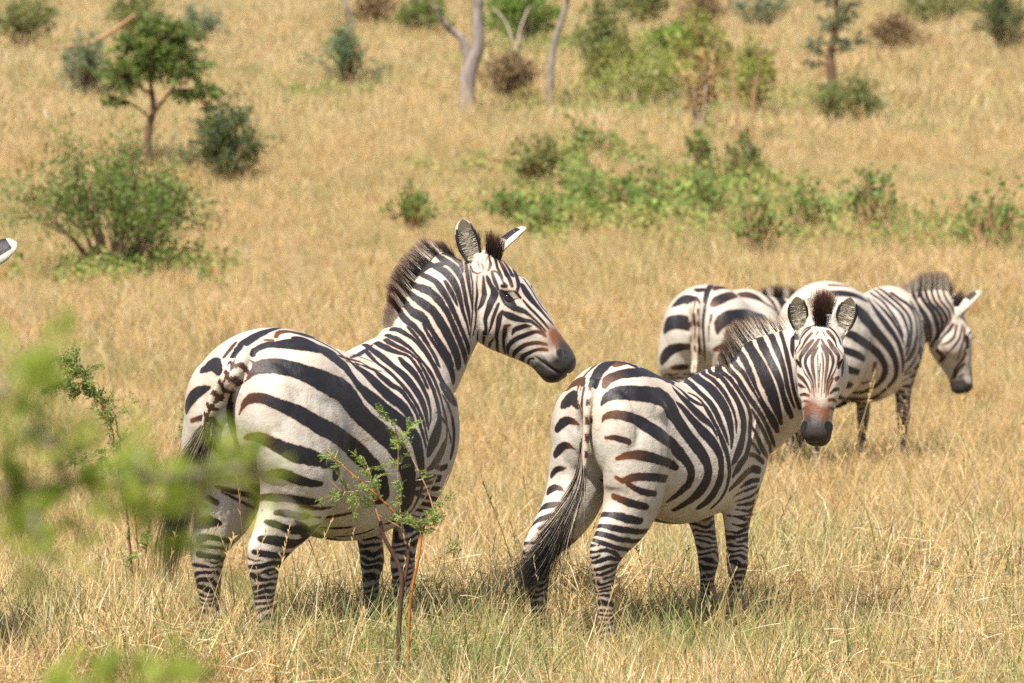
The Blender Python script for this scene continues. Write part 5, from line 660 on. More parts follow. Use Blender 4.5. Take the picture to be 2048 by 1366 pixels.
def coat_material():
    t = NT("zebra_coat")
    geo = t.n("ShaderNodeTexCoord")
    P = geo.outputs[3]
    n_fine = t.n("ShaderNodeTexNoise", i_Vector=P, i_Scale=300.0, i_Detail=2.0).outputs[0]
    n_mid = t.n("ShaderNodeTexNoise", i_Vector=P, i_Scale=45.0, i_Detail=2.0).outputs[0]
    n_big = t.n("ShaderNodeTexNoise", i_Vector=P, i_Scale=7.0, i_Detail=4.0).outputs[0]
    n_spot = t.n("ShaderNodeTexNoise", i_Vector=P, i_Scale=22.0, i_Detail=5.0, i_Roughness=0.7).outputs[0]
    d = t.attr("stripe")
    rough = t.math('MULTIPLY_ADD', t.attr("face"), -0.0070, 0.0085)
    d = t.math('ADD', d, t.math('MULTIPLY', t.math('SUBTRACT', n_fine, 0.5), rough))
    d = t.math('ADD', d, t.math('MULTIPLY', t.math('SUBTRACT', n_mid, 0.5), rough))
    mask = t.math('MULTIPLY_ADD', d, 330.0, 0.5, clamp=True)
    fringe = t.math('SUBTRACT', 1.0, t.math('MULTIPLY', t.math('ABSOLUTE', t.math('ADD', d, 0.0012)), 260.0), clamp=True)
    white = t.ramp(n_big, [(0.28, (0.40, 0.345, 0.27)), (0.48, (0.505, 0.455, 0.385)), (0.7, (0.56, 0.52, 0.46))])
    dirt = t.math('MULTIPLY', t.math('SUBTRACT', n_spot, 0.52, clamp=True), 3.0, clamp=True)
    white = t.mix(dirt, white, (0.30, 0.20, 0.12))
    white = t.mix(t.math('MULTIPLY', t.attr("cream"), 0.6), white, (0.48, 0.355, 0.245))
    bn = t.math('MULTIPLY', t.attr("brown"), t.math('MULTIPLY_ADD', n_mid, 0.8, 0.6), clamp=True)
    dark = t.mix(t.math('MULTIPLY', t.math('SUBTRACT', n_spot, 0.40, clamp=True), 1.2), (0.0075, 0.007, 0.010), (0.030, 0.018, 0.013))
    dark = t.mix(bn, dark, (0.125, 0.042, 0.010))
    col = t.mix(mask, white, dark)
    col = t.mix(t.math('MULTIPLY', fringe, 0.42), col, (0.30, 0.14, 0.07))
    col = t.mix(t.attr("orange"), col, t.mix(n_mid, (0.100, 0.033, 0.012), (0.180, 0.064, 0.023)))
    col = t.mix(t.attr("muzzle"), col, t.mix(n_mid, (0.018, 0.014, 0.012), (0.058, 0.045, 0.039)))
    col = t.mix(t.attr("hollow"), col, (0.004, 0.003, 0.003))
    col = t.mix(t.attr("earin"), col, t.mix(n_mid, (0.46, 0.39, 0.28), (0.66, 0.59, 0.46)))
    st = t.n("ShaderNodeMapping", i_Vector=P, i_Scale=(130.0, 420.0, 160.0)).outputs[0]
    fur = t.n("ShaderNodeTexNoise", i_Vector=st, i_Scale=1.0, i_Detail=3.0).outputs[0]
    wr = t.n("ShaderNodeTexNoise", i_Vector=P, i_Scale=16.0, i_Detail=6.0, i_Roughness=0.65).outputs[0]
    wk = t.n("ShaderNodeTexNoise", i_Vector=t.n("ShaderNodeMapping", i_Vector=P, i_Scale=(26.0, 60.0, 9.0)).outputs[0], i_Scale=1.0, i_Detail=4.0).outputs[0]
    hgt = t.math('ADD', t.math('ADD', t.math('MULTIPLY', fur, 0.003), t.math('MULTIPLY', wr, 0.010)), t.math('MULTIPLY', wk, 0.005))
    bump = t.n("ShaderNodeBump", i_Height=hgt, i_Strength=0.48, i_Distance=1.0).outputs[0]
    b = t.n("ShaderNodeBsdfPrincipled", i_Base_Color=col, i_Normal=bump, i_Roughness=t.math('MULTIPLY_ADD', n_mid, 0.2, 0.42))
    b.inputs["Specular IOR Level"].default_value = 0.42
    b.inputs["Sheen Weight"].default_value = 0.06; b.inputs["Sheen Roughness"].default_value = 0.4
    return t.finish(b.outputs[0])

def hair_material():
    t = NT("zebra_hair")
    b = t.n("ShaderNodeBsdfPrincipled", i_Base_Color=t.attr("col", 0), i_Roughness=0.5)
    b.inputs["Specular IOR Level"].default_value = 0.35
    return t.finish(b.outputs[0])

def eye_material():
    t = NT("zebra_eye")
    P = t.n("ShaderNodeTexCoord").outputs[3]
    c = t.mix(t.n("ShaderNodeTexNoise", i_Vector=P, i_Scale=60.0).outputs[0], (0.006, 0.004, 0.003), (0.028, 0.012, 0.008))
    b = t.n("ShaderNodeBsdfPrincipled", i_Base_Color=c, i_Roughness=0.06)
    return t.finish(b.outputs[0])

COAT, HAIR, EYE = coat_material(), hair_material(), eye_material()

def read_stripes(key):
    out = []
    for ln in STRIPES.get(key, "").strip().split("\n"):
        if not ln: continue
        t = ln.split(); b0, b1 = int(t[0]) / 9, int(t[1]) / 9
        a = np.array([[int(q) for q in p.split(",")] for p in t[2:]], float) / 1000
        a[:, 3] *= 0.525
        f = np.linspace(0, 1, len(a))
        out.append((a, b0 * np.clip(1 - f / 0.4, 0, 1) + b1 * np.clip((f - 0.6) / 0.4, 0, 1) if b0 != b1 or b0 > 0.85 and len(a) > 6 else b0 + 0 * f))
    return out

def paint(V, N, stripes, kd, face, select, val, brn):
    """signed distance into the nearest dark stripe, for the selected skin points"""
    idx = np.nonzero(select)[0]
    if not len(idx): return
    order = idx[np.argsort(V[idx, 0])]; xs = V[order, 0]
    for a, br in stripes:
        pts = a[:, :3]
        nr = []
        for p in pts:
            _, j, _ = kd.find(p); nr.append(N[j])
        nr = np.array(nr)
        if len(a) == 1: a = np.vstack([a, a]); pts = a[:, :3]; nr = np.vstack([nr, nr]); br = np.r_[br, br]
        for i in range(len(a) - 1):
            p, q = pts[i], pts[i + 1]; r0, r1 = a[i, 3], a[i + 1, 3]
            m = max(r0, r1) + 0.035
            lo, hi = np.searchsorted(xs, (min(p[0], q[0]) - m, max(p[0], q[0]) + m))
            c = order[lo:hi]
            if not len(c): continue
            X = V[c]
            k = (X[:, 1] > min(p[1], q[1]) - m) & (X[:, 1] < max(p[1], q[1]) + m) & (X[:, 2] > min(p[2], q[2]) - m) & (X[:, 2] < max(p[2], q[2]) + m)
            k &= (N[c] @ norm(nr[i] + nr[i + 1])) > 0.05
            c = c[k]
            if not len(c): continue
            X = V[c]; e = q - p; L2 = e @ e + 1e-12
            t = np.clip((X - p) @ e / L2, 0, 1)
            d = (r0 + (r1 - r0) * t) - np.linalg.norm(X - p - t[:, None] * e, axis=1)
            up = d > val[c]
            val[c[up]] = d[up]; brn[c[up]] = (br[i] + (br[i + 1] - br[i]) * t)[up]

def ribbon(rng, roots, dirs, lens, curl, wid, cols_root, cols_tip, segs=3, grav=0.0):
    """many tapered hair ribbons -> verts, faces, colours"""
    n = len(roots); V = np.zeros((n, segs + 1, 2, 3)); Cc = np.zeros((n, segs + 1, 2, 3))
    side = norm(np.cross(dirs, norm(rng.normal(size=(n, 3)))))
    p = roots.copy(); d = dirs.copy()
    for s in range(segs + 1):
        f = s / segs; w = wid * (1 - 0.85 * f)
        V[:, s, 0] = p - side * w[:, None] / 2; V[:, s, 1] = p + side * w[:, None] / 2
        g = np.clip((f - 0.5) / 0.5, 0, 1)
        Cc[:, s, :] = (cols_root * (1 - g) + cols_tip * g)[:, None, :]
        d = norm(d + curl / segs + np.array((0, 0, -grav / segs)))
        p = p + d * (lens / segs)[:, None]
    base = np.arange(n)[:, None] * (segs + 1) * 2; F = []
    for s in range(segs):
        F.append(np.concatenate([base + 2 * s, base + 2 * s + 1, base + 2 * s + 3, base + 2 * s + 2], axis=1))
    return V.reshape(-1, 3), np.concatenate(F), Cc.reshape(-1, 3)

def make_zebra(key, label, group, seed, voxel, pose, stripe_key=None):
    rng = np.random.default_rng(seed)
    V, F = zebra_skin(pose, voxel)
    N = vnormals(V, F); nb = len(V)
    kd = KDTree(nb)
    for i, v in enumerate(V): kd.insert(v, i)
    kd.balance()
    P0, T, Nh, Lh = head_frame(pose)
    # --- stripes: the side the table was drawn for, and its mirror on the other side
    S = read_stripes(stripe_key or key)
    NC, NL, _, _ = neck_rows(pose)
    NT_ = norm(np.gradient(NC, axis=0))
    def mirror(a):
        b = a.copy()
        for i, p in enumerate(a[:, :3]):
            u = (p - P0) @ T
            dn = np.linalg.norm(NC - p, axis=1); j = int(np.argmin(dn))
            if u > 0.02 and np.linalg.norm(p - (P0 + T * u)) < 0.22 and p[0] > 0.5:
                q = p - 2 * ((p - P0) @ Lh) * Lh
            elif j > 8 and p[0] > 0.4:
                q = p - 2 * ((p - NC[j]) @ NL[j]) * NL[j]
            else:
                q = p * np.array((1, -1, 1))
            _, k, _ = kd.find(q); b[i, :3] = V[k]
        return b
    M = [(mirror(a), br) for a, br in S]
    drawn = np.array(to_local(pose, (-pose["at"][0], -pose["at"][1], 0.35 * 15))); drawn = norm(drawn)
    facing = N @ drawn
    val = np.full(nb, -0.03); brn = np.zeros(nb)
    paint(V, N, S, kd, N, facing > -0.05, val, brn)
    v2 = np.full(nb, -0.03); b2 = np.zeros(nb)
    paint(V, N, M, kd, N, facing <= 0.05, v2, b2)
    back = facing <= 0.0
    val = np.where(back, v2, val); brn = np.where(back, b2, brn)
    if pose.get("neck_bands"):      # neck bands where the table has none
        dn = np.linalg.norm(V[:, None, :] - NC[None, ::2], axis=2) if nb < 200000 else None
        jn = dn.argmin(1) / 19.0; on_neck = (V[:, 0] > 0.50) & (((V - P0) @ T) < 0.06) & (V[:, 2] > 0.6)
        nbv = (np.sin(jn * 42 + 6 * V[:, 2] + 0.6 * np.sin(V[:, 2] * 23)) + 0.25) * 0.010
        val = np.where(on_neck, nbv, val)
    # --- legs: bands round the limb below the drawn part
    x, y, z = V.T
    cuts = pose["leg_cut"]                      # right hind, left hind, right fore, left fore
    hind = x < 0.0
    cut = np.where(hind, np.where(y < 0, cuts[0], cuts[1]), np.where(y < 0, cuts[2], cuts[3]))
    per = np.where(hind, 0.0245, 0.028)
    wob = 0.009 * np.sin(x * 38 + y * 21 + seed + 5 * np.sin(z * 11)) + 0.006 * np.sin(y * 63 + z * 29 + 3 * np.sin(z * 17 + seed)) + 0.004 * np.sin(x * 80 - z * 53)
    ph = 2 * np.pi * (z + wob) / per
    amp = 0.25 + 0.35 * np.sin(x * 25 + z * 30 + seed) * (z > 0.35)
    ring = (np.sin(ph) + amp - 0.35 * np.clip((z - 0.42) / 0.2, 0, 1)) * per / (2 * np.pi)
    leg_in = (z < 0.82) & ((np.abs(x) > 0.18) | (z < 0.4)) & ((x > -0.62) | (z < 0.6))
    k = np.clip((cut - z) / 0.03 + 0.5, 0, 1) * leg_in
    val = val * (1 - k) + ring * k; brn = brn * (1 - k)
    val = np.where(z < 0.055, 0.01, val)        # hooves
    # --- face
    d = V - P0; u, l, n = d @ T, d @ Lh, d @ Nh
    onhead = (np.linalg.norm(d - np.outer(u, T), axis=1) < 0.24) & (u > -0.05) & (x > 0.3)
    edge = 0.437 + 0.012 * np.sin(l * 60) + 0.010 * np.sin(n * 50 + 1) - 0.012 * (n < -0.02)
    muz = np.clip((u - edge + 0.012) / 0.045, 0, 1) * onhead
    org = 1.0 * np.clip((u - (edge - 0.085)) / 0.055, 0, 1) * np.clip((n + 0.02) / 0.05, 0, 1) * np.clip(1 - (np.abs(l) - 0.050) / 0.03, 0.15, 1) * onhead
    hol = np.zeros(nb)
    for s in (-1, 1):
        e = (((u - 0.203) / 0.042) ** 2 + ((n - 0.015) / 0.015) ** 2) * np.where(s * l > 0.04, 1, 99)
        val = np.where(onhead & (e < 1.6), np.maximum(val, 0.012 * (1.6 - e)), val)
        nost = (((u - 0.482) / 0.017) ** 2 + ((l - s * 0.052) / 0.017) ** 2 + ((n - 0.036) / 0.015) ** 2)
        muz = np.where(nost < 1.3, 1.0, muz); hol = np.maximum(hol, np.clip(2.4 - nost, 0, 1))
    cream = np.clip((z - 1.0) / 0.25, 0, 1) * 0.55 + 0.45 * np.clip((x - 0.1) / 0.3, 0, 1) * np.clip((z - 0.75) / 0.3, 0, 1)
    cream = np.where(onhead & (u > -0.06), 0.1, cream)
    earin = np.zeros(nb)
    belly = (np.abs(y) < 0.045 + 0.02 * np.sin(x * 14)) & (N[:, 2] < -0.75) & (np.abs(x) < 0.42) & (z > 0.4)
    val = np.where(belly, np.maximum(val, 0.05 - np.abs(y)), val)
    # --- tail dock bands
    dock = np.array(pose["tail"], float); dc = rear_warp(pose, catmull(dock, 60))
    dd = np.linalg.norm(V[:, None, :] - dc[None, ::3, :3], axis=2) if nb < 1 else None
    sel = np.nonzero((x < -0.44) & (z < 1.19) & (np.abs(y) < 0.22))[0]
    if len(sel):
        D = np.linalg.norm(V[sel][:, None, :] - dc[None, :, :3], axis=2); j = D.argmin(1)
        on = (D[np.arange(len(sel)), j] < dc[j, 3] * 1.25 + 0.004) & (j > 8)
        ss, jj = sel[on], j[on]
        lat = V[ss, 1] - dc[jj, 1]
        if pose.get("tail_bands"):
            tb = np.sin(jj * 0.95 + np.sin(lat * 140) * 0.9) * 0.007 - 0.002 + 0.010 * (np.abs(lat + 0.006) < 0.004)
        else:
            tb = np.maximum(0.007 - np.abs(lat) - 0.003 * jj / 60, np.minimum(np.sin(jj * 0.8) * 0.006 - 0.0015, 0.006 - np.abs(np.abs(lat) - 0.024)))
        val[ss] = tb; brn[ss] = 0.3; cream[ss] = 0.5
    # --- ears join the skin
    Vs, Fs = [V], [F]; k0 = nb
    at = {"stripe": [val], "brown": [brn], "muzzle": [muz], "orange": [org], "cream": [cream], "earin": [earin], "hollow": [hol], "face": [onhead.astype(float)]}
    ear_roots = []
    for ev, ef, ea in zebra_ears(pose):
        uu, vv, inn = ea.T
        sv = np.where((uu > 0.56) & (uu < 0.86) & (vv * pose.get("ear_dark", 1) > -0.35), 0.01, -0.01)
        sv = np.where(inn > 0, -0.01, sv)
        rim = (np.abs(vv) > 0.86) & (uu < 0.84) & (uu > 0.12)
        sv = np.where(rim, 0.012, sv)
        at["stripe"].append(sv); at["brown"].append(np.zeros(len(ev))); at["muzzle"].append(np.zeros(len(ev)))
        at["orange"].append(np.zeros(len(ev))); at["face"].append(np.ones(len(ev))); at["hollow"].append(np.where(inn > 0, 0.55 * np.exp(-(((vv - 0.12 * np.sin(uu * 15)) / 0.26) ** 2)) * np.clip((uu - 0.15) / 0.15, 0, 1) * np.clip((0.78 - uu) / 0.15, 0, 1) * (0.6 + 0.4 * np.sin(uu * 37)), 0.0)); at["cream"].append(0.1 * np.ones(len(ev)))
        at["earin"].append(np.where((inn > 0) & ~rim & (sv < 0), 0.95, 0.0))
        Vs.append(ev); Fs.append(np.array(ef) + k0); k0 += len(ev)
        m = (inn > 0) & (np.abs(vv) > 0.25) & (uu > 0.04) & (uu < 0.8)
        ear_roots.append((ev[m], ev[len(ev) // 2:].reshape(-1, 17, 3).mean(1)))
    sc = pose["scale"]; h = math.radians(pose["heading"])
    root = empty("zebra", (pose["at"][0], pose["at"][1], 0.0), math.pi / 2 - h); root.scale = (sc, sc, sc)
    tag(root, label, "zebra", group)
    body = mesh_obj("body", np.concatenate(Vs), np.concatenate(Fs), COAT, root, True, {k: np.concatenate(v) for k, v in at.items()})
    # --- eyes
    for s in (-1, 1):
        ev, ef = ball(P0 + T * 0.195 + Lh * (s * 0.084) + Nh * 0.015, (0.025, 0.017, 0.016), np.stack([T, Lh, Nh], axis=1), 16)
        mesh_obj("eye", ev, ef, EYE, body)
    # --- mane: hair standing on the crest, taking the colour of the stripe it grows from
    n = int(pose.get("mane_n", 15000)); t = np.sort(rng.uniform(pose.get("mane_from", 0.34), 1.0, n) ** 0.9)
    t = np.clip(t, 0, 1)
    rows = catmull(np.array(pose["neck"], float), 200)
    C = rows[:, :3]; Tn = norm(np.gradient(C, axis=0)); f = np.linspace(0, 1, 200) ** 1.5
    Lv = norm((1 - f)[:, None] * np.array((0, 1.0, 0)) + f[:, None] * Lh[None]); Nn = norm(np.cross(Tn, Lv)); Lv = np.cross(Nn, Tn)
    # carry the crest on over the poll to the forelock
    ext = 26; e = np.linspace(0.06, 1, ext)[:, None]
    end = C[-1] + Nn[-1] * rows[-1, 4]; fore = P0 + T * 0.045 + Nh * 0.060
    crest = np.concatenate([C + Nn * rows[:, 4:5], end + (fore - end) * e])
    up = np.concatenate([Nn, norm(Nn[-1] * (1 - e) + (Nh * 0.75 - T * 0.66) * e)])
    along = np.concatenate([Tn, norm(Tn[-1] * (1 - e) + T * e)]); lat = np.concatenate([Lv, np.tile(Lh, (ext, 1))])
    j = np.clip((t * (len(crest) - 1)).astype(int), 0, len(crest) - 1); fr = j / (len(crest) - 1)
    off = rng.normal(0, 1, n) * 0.011
    seedp = crest[j] + lat[j] * off[:, None] + along[j] * rng.normal(0, 0.002, n)[:, None]
    bv = BVHTree.FromPolygons(V.tolist(), F.tolist())
    roots = np.zeros((n, 3)); cr = np.zeros((n, 3)); ct = np.zeros((n, 3))
    for i in range(n):
        loc, nn, k, dist = bv.find_nearest(Vector(seedp[i]))
        roots[i] = np.array(loc) - up[j[i]] * 0.006
        vk = F[k][0]; dark = (val[vk] + rng.normal(0, 0.0015) > 0.004 and rng.random() > pose.get("mane_pale", 0.0)) or fr[i] > 0.90
        if dark: cr[i] = (0.020, 0.012, 0.010); ct[i] = (0.085, 0.034, 0.020)
        else: cr[i] = (0.60, 0.53, 0.43); ct[i] = (0.42, 0.30, 0.20) if rng.random() < 0.5 else (0.13, 0.05, 0.028)
    lm = pose.get("mane_len", 0.095)
    g = np.clip((fr - pose.get("mane_from", 0.34)) / 0.22, 0, 1)
    lens = lm * (0.22 + 0.78 * g) * rng.uniform(0.72, 1.08, n) * np.where(fr > 0.9, 1.05, 1)
    lean = pose.get("mane_lean", 0.12)
    clump = norm(rng.normal(size=(len(crest) // 3 + 2, 3)))[j // 3]
    dirs = norm(up[j] + along[j] * (lean + rng.normal(0, 0.05, n))[:, None] + lat[j] * (off * 8 + rng.normal(0, 0.05, n))[:, None] + clump * 0.07)
    cr *= rng.uniform(0.75, 1.2, n)[:, None]
    mv, mf, mc = ribbon(rng, roots, dirs, lens, rng.normal(0, 0.09, (n, 3)), rng.uniform(0.0012, 0.0022, n), cr, ct)
    mesh_obj("mane", mv, mf, HAIR, body, True, {"col": mc})
    # --- pale hair inside the ears
    er, ed = [], []
    for pts, axis in ear_roots:
        q = pts[rng.integers(0, len(pts), 900)]
        c = axis[np.argmin(np.linalg.norm(q[:, None] - axis[None], axis=2), axis=1)]
        er.append(q); ed.append(norm(c - q + rng.normal(0, 0.004, q.shape)))
    er, ed = np.concatenate(er), np.concatenate(ed); m = len(er)
    cc = np.where(rng.random(m)[:, None] < 0.8, (0.52, 0.46, 0.36), (0.07, 0.05, 0.04)) * rng.uniform(0.7, 1.2, m)[:, None]
    hv, hf, hc = ribbon(rng, er, ed, rng.uniform(0.014, 0.042, m), rng.normal(0, 0.25, (m, 3)), rng.uniform(0.0012, 0.002, m), cc, cc)
    mesh_obj("ear_hair", hv, hf, HAIR, body, True, {"col": hc})
    # --- tail tuft: long dark hair from the lower dock
    tp = rear_warp(pose, catmull(np.array(pose["tuft"], float), 60))       # x, y, z, spread
    nt = 2600; s = rng.uniform(0, 0.55, nt) ** 1.3; jj = (s * 59).astype(int)
    tufts = []
    segs = 9; n_ = nt
    Vt = np.zeros((n_, segs + 1, 2, 3)); Ct = np.zeros((n_, segs + 1, 2, 3))
    endf = np.clip(s + rng.uniform(0.25, 0.62, n_), 0, 1)
    o = rng.normal(0, 1, (n_, 3)) * (0.6, 0.9, 0.25)
    cl = rng.normal(0, 1, (24, 3))[rng.integers(0, 24, n_)] * 0.8
    side = norm(rng.normal(size=(n_, 3)) * (1, 1, 0.2))
    pale = (rng.random(n_) < 0.35) & (s < 0.22)
    base = np.where(pale[:, None], (0.36, 0.28, 0.20), (0.012, 0.010, 0.011)) * rng.uniform(0.6, 1.6, n_)[:, None]
    for q in range(segs + 1):
        a = s + (endf - s) * q / segs; ja = np.clip(a * 59, 0, 58.999); i0 = ja.astype(int); fa = (ja - i0)[:, None]
        row = tp[i0] * (1 - fa) + tp[i0 + 1] * fa
        grow = (q / segs) ** 0.8
        p = row[:, :3] + (o * 0.55 + cl * 0.7 * grow) * row[:, 3:4] * (0.6 + 0.4 * grow)
        w = 0.0012 * (1 - 0.8 * q / segs)
        Vt[:, q, 0] = p - side * w; Vt[:, q, 1] = p + side * w; Ct[:, q] = base[:, None, :]
    bb = np.arange(n_)[:, None] * (segs + 1) * 2
    Ft = np.concatenate([np.concatenate([bb + 2 * q, bb + 2 * q + 1, bb + 2 * q + 3, bb + 2 * q + 2], axis=1) for q in range(segs)])
    mesh_obj("tail_tuft", Vt.reshape(-1, 3), Ft, HAIR, body, True, {"col": Ct.reshape(-1, 3)})
    return root
POSES = {
 "big": dict(at=(-0.668, 15.449), heading=34, scale=1.0, rear=.95, tail_bands=True, leg_cut=(.44,.47,.60,.74), mane_from=.34, mane_len=.088, tuft=[(-.64,.06,.97,.02),(-.63,.10,.90,.035),(-.625,.15,.80,.04),(-.62,.19,.66,.045),(-.62,.22,.54,.045),(-.62,.24,.40,.03)], ear_base=(.008,.070,-.006),
   neck=[(0.28,0,0.95,.14,.235),(0.40,-.01,1.035,.14,.21),(0.51,-.03,1.125,.13,.195),(0.640,-.035,1.268,.105,.17),(0.745,-.05,1.395,.088,.162),(0.80,-.08,1.475,.078,.14)],
   head_at=(0.837,-0.105,1.513), head_ypr=(-76,-50,0),
   ears=[((-.34,.22,.91),(.25,-.95,.2),.172,.045),((.60,.15,.80),(.75,.5,-.5),.20,.043)],
   hind=[(-.035,.02),(-0.02,0.01)], fore=[(-.09,.02),(.03,-.03)],
   tail=[(-0.54,-.02,1.20,.045),(-0.59,-0.04,1.175,.04),(-0.625,-.035,1.13,.035),(-0.645,.0,1.085,.029),(-.65,.035,1.03,.024),(-.65,.058,.98,.019),(-.64,.10,.90,.010)]),
 "young": dict(at=(0.5625,16.005), heading=39, scale=0.89, width=.80, belly=.76, rear=.78, leg_cut=(.41,.57,.50,.74), mane_from=.30, mane_len=.115, mane_pale=.35, tuft=[(-.66,-.03,.98,.012),(-.67,-.03,.86,.016),(-.68,-.02,.74,.030),(-.69,.02,.60,.046),(-.71,.09,.46,.066),(-.75,.16,.34,.072),(-.78,.21,.22,.055)], ear_base=(.035,.088,-.005),
   neck=[(0.28,0,0.95,.13,.235),(0.41,-.02,1.01,.125,.235),(.52,-.07,1.06,.115,.235),(.63,-.17,1.195,.10,.215),(.68,-.28,1.335,.09,.18),(.67,-.36,1.42,.08,.14)],
   head_at=(.626,-.383,1.435), head_ypr=(-151,-68,0),
   ears=[((-.16,.22,.96),(.1,-1,.2),.142,.046),((.28,.22,.93),(-.1,-1,.2),.142,.046)],
   hind=[(-.04,0.0),(-.17,.03)], fore=[(.0,0),(.05,-.03)],
   tail=[(-0.54,-.01,1.20,.042),(-0.60,-.015,1.16,.036),(-0.64,-.025,1.07,.032),(-0.655,-.03,.96,.027),(-.665,-.03,.86,.022),(-.67,-.025,.76,.010)]),
 "back": dict(neck_bands=True, at=(1.288,25.87), heading=20, scale=0.955, leg_cut=(.75,.75,.75,.75), mane_from=.30, mane_n=3500, tuft=[(-.655,0,.75,.02),(-.66,0,.66,.03),(-.67,0,.55,.04),(-.67,0,.42,.045),(-.67,0,.30,.04),(-.67,0,.20,.03)], ear_base=(.01,.07,0),
   neck=[(0.28,0,0.93,.14,.24),(0.42,-.02,.97,.14,.235),(.56,-.06,.99,.13,.22),(.72,-.14,1.0,.105,.19),(.86,-.24,1.0,.09,.165),(.96,-.31,.98,.08,.13)],
   head_at=(.99,-.34,.98), head_ypr=(-45,-70,0),
   ears=[((.2,-.2,.9),(.8,.5,0),.17,.045),((-.2,.2,.9),(.8,.5,0),.17,.045)],
   hind=[(0,0),(0.0,0)], fore=[(0,0),(0,0)],
   tail=[(-0.54,0,1.20,.042),(-0.60,0,1.16,.036),(-0.64,0,1.07,.032),(-0.65,.0,.93,.027),(-.655,0,.80,.022),(-.66,0,.66,.012)]),
 "right": dict(at=(2.105,26.24), heading=35, scale=0.965, leg_cut=(.52,.75,.58,.72), mane_from=.34, mane_n=7000, mane_len=.12, mane_pale=.35, tuft=[(-.655,0,.75,.02),(-.66,0,.66,.03),(-.67,0,.55,.04),(-.67,0,.42,.045),(-.67,0,.30,.04),(-.67,0,.20,.03)], ear_base=(.01,.07,0),
   neck=[(0.28,0,0.95,.14,.235),(0.42,0,.99,.14,.23),(.62,0,1.0,.13,.20),(.80,-.04,1.04,.105,.175),(.93,-.09,1.07,.09,.155),(1.0,-.12,1.08,.08,.13)],
   head_at=(1.02,-.15,1.07), head_ypr=(-30,-80,0),
   ears=[((.60,-.1,.80),(.6,.7,-.4),.20,.040),((.40,.5,.75),(.6,.7,-.4),.18,.045)],
   hind=[(-.16,.02),(-.08,0)], fore=[(0,0),(.03,0.04)],
   tail=[(-0.54,0,1.20,.042),(-0.60,0,1.16,.036),(-0.64,0,1.07,.032),(-0.65,.0,.93,.027),(-.655,0,.80,.022),(-.66,0,.66,.012)]),
 "edge": dict(neck_bands=True, at=(-2.335, 14.27), heading=25, scale=1.0, leg_cut=(.43,.44,.60,.74), ear_base=(.008,.080,-.006), mane_n=4000,
   neck=[(0.28,0,0.95,.14,.235),(0.40,0,1.035,.14,.21),(0.51,0,1.125,.13,.195),(0.640,0,1.268,.105,.17),(0.745,0,1.395,.088,.162),(0.80,0,1.475,.078,.14)],
   head_at=(0.837,0,1.500), head_ypr=(28,-55,0),
   ears=[((.78,-.05,.62),(.3,.9,-.3),.185,.046),((-.34,.05,.94),(.0,.95,.2),.185,.046)],
   hind=[(0,0),(0,0)], fore=[(0,0),(0,0)],
   tail=[(-0.54,0,1.20,.042),(-0.60,0,1.16,.036),(-0.64,0,1.07,.032),(-0.65,.0,.93,.027),(-.655,0,.80,.022),(-.66,0,.66,.012)],
   tuft=[(-.655,0,.75,.02),(-.66,0,.66,.03),(-.67,0,.55,.04),(-.67,0,.42,.045),(-.67,0,.30,.04),(-.67,0,.20,.03)]),
}
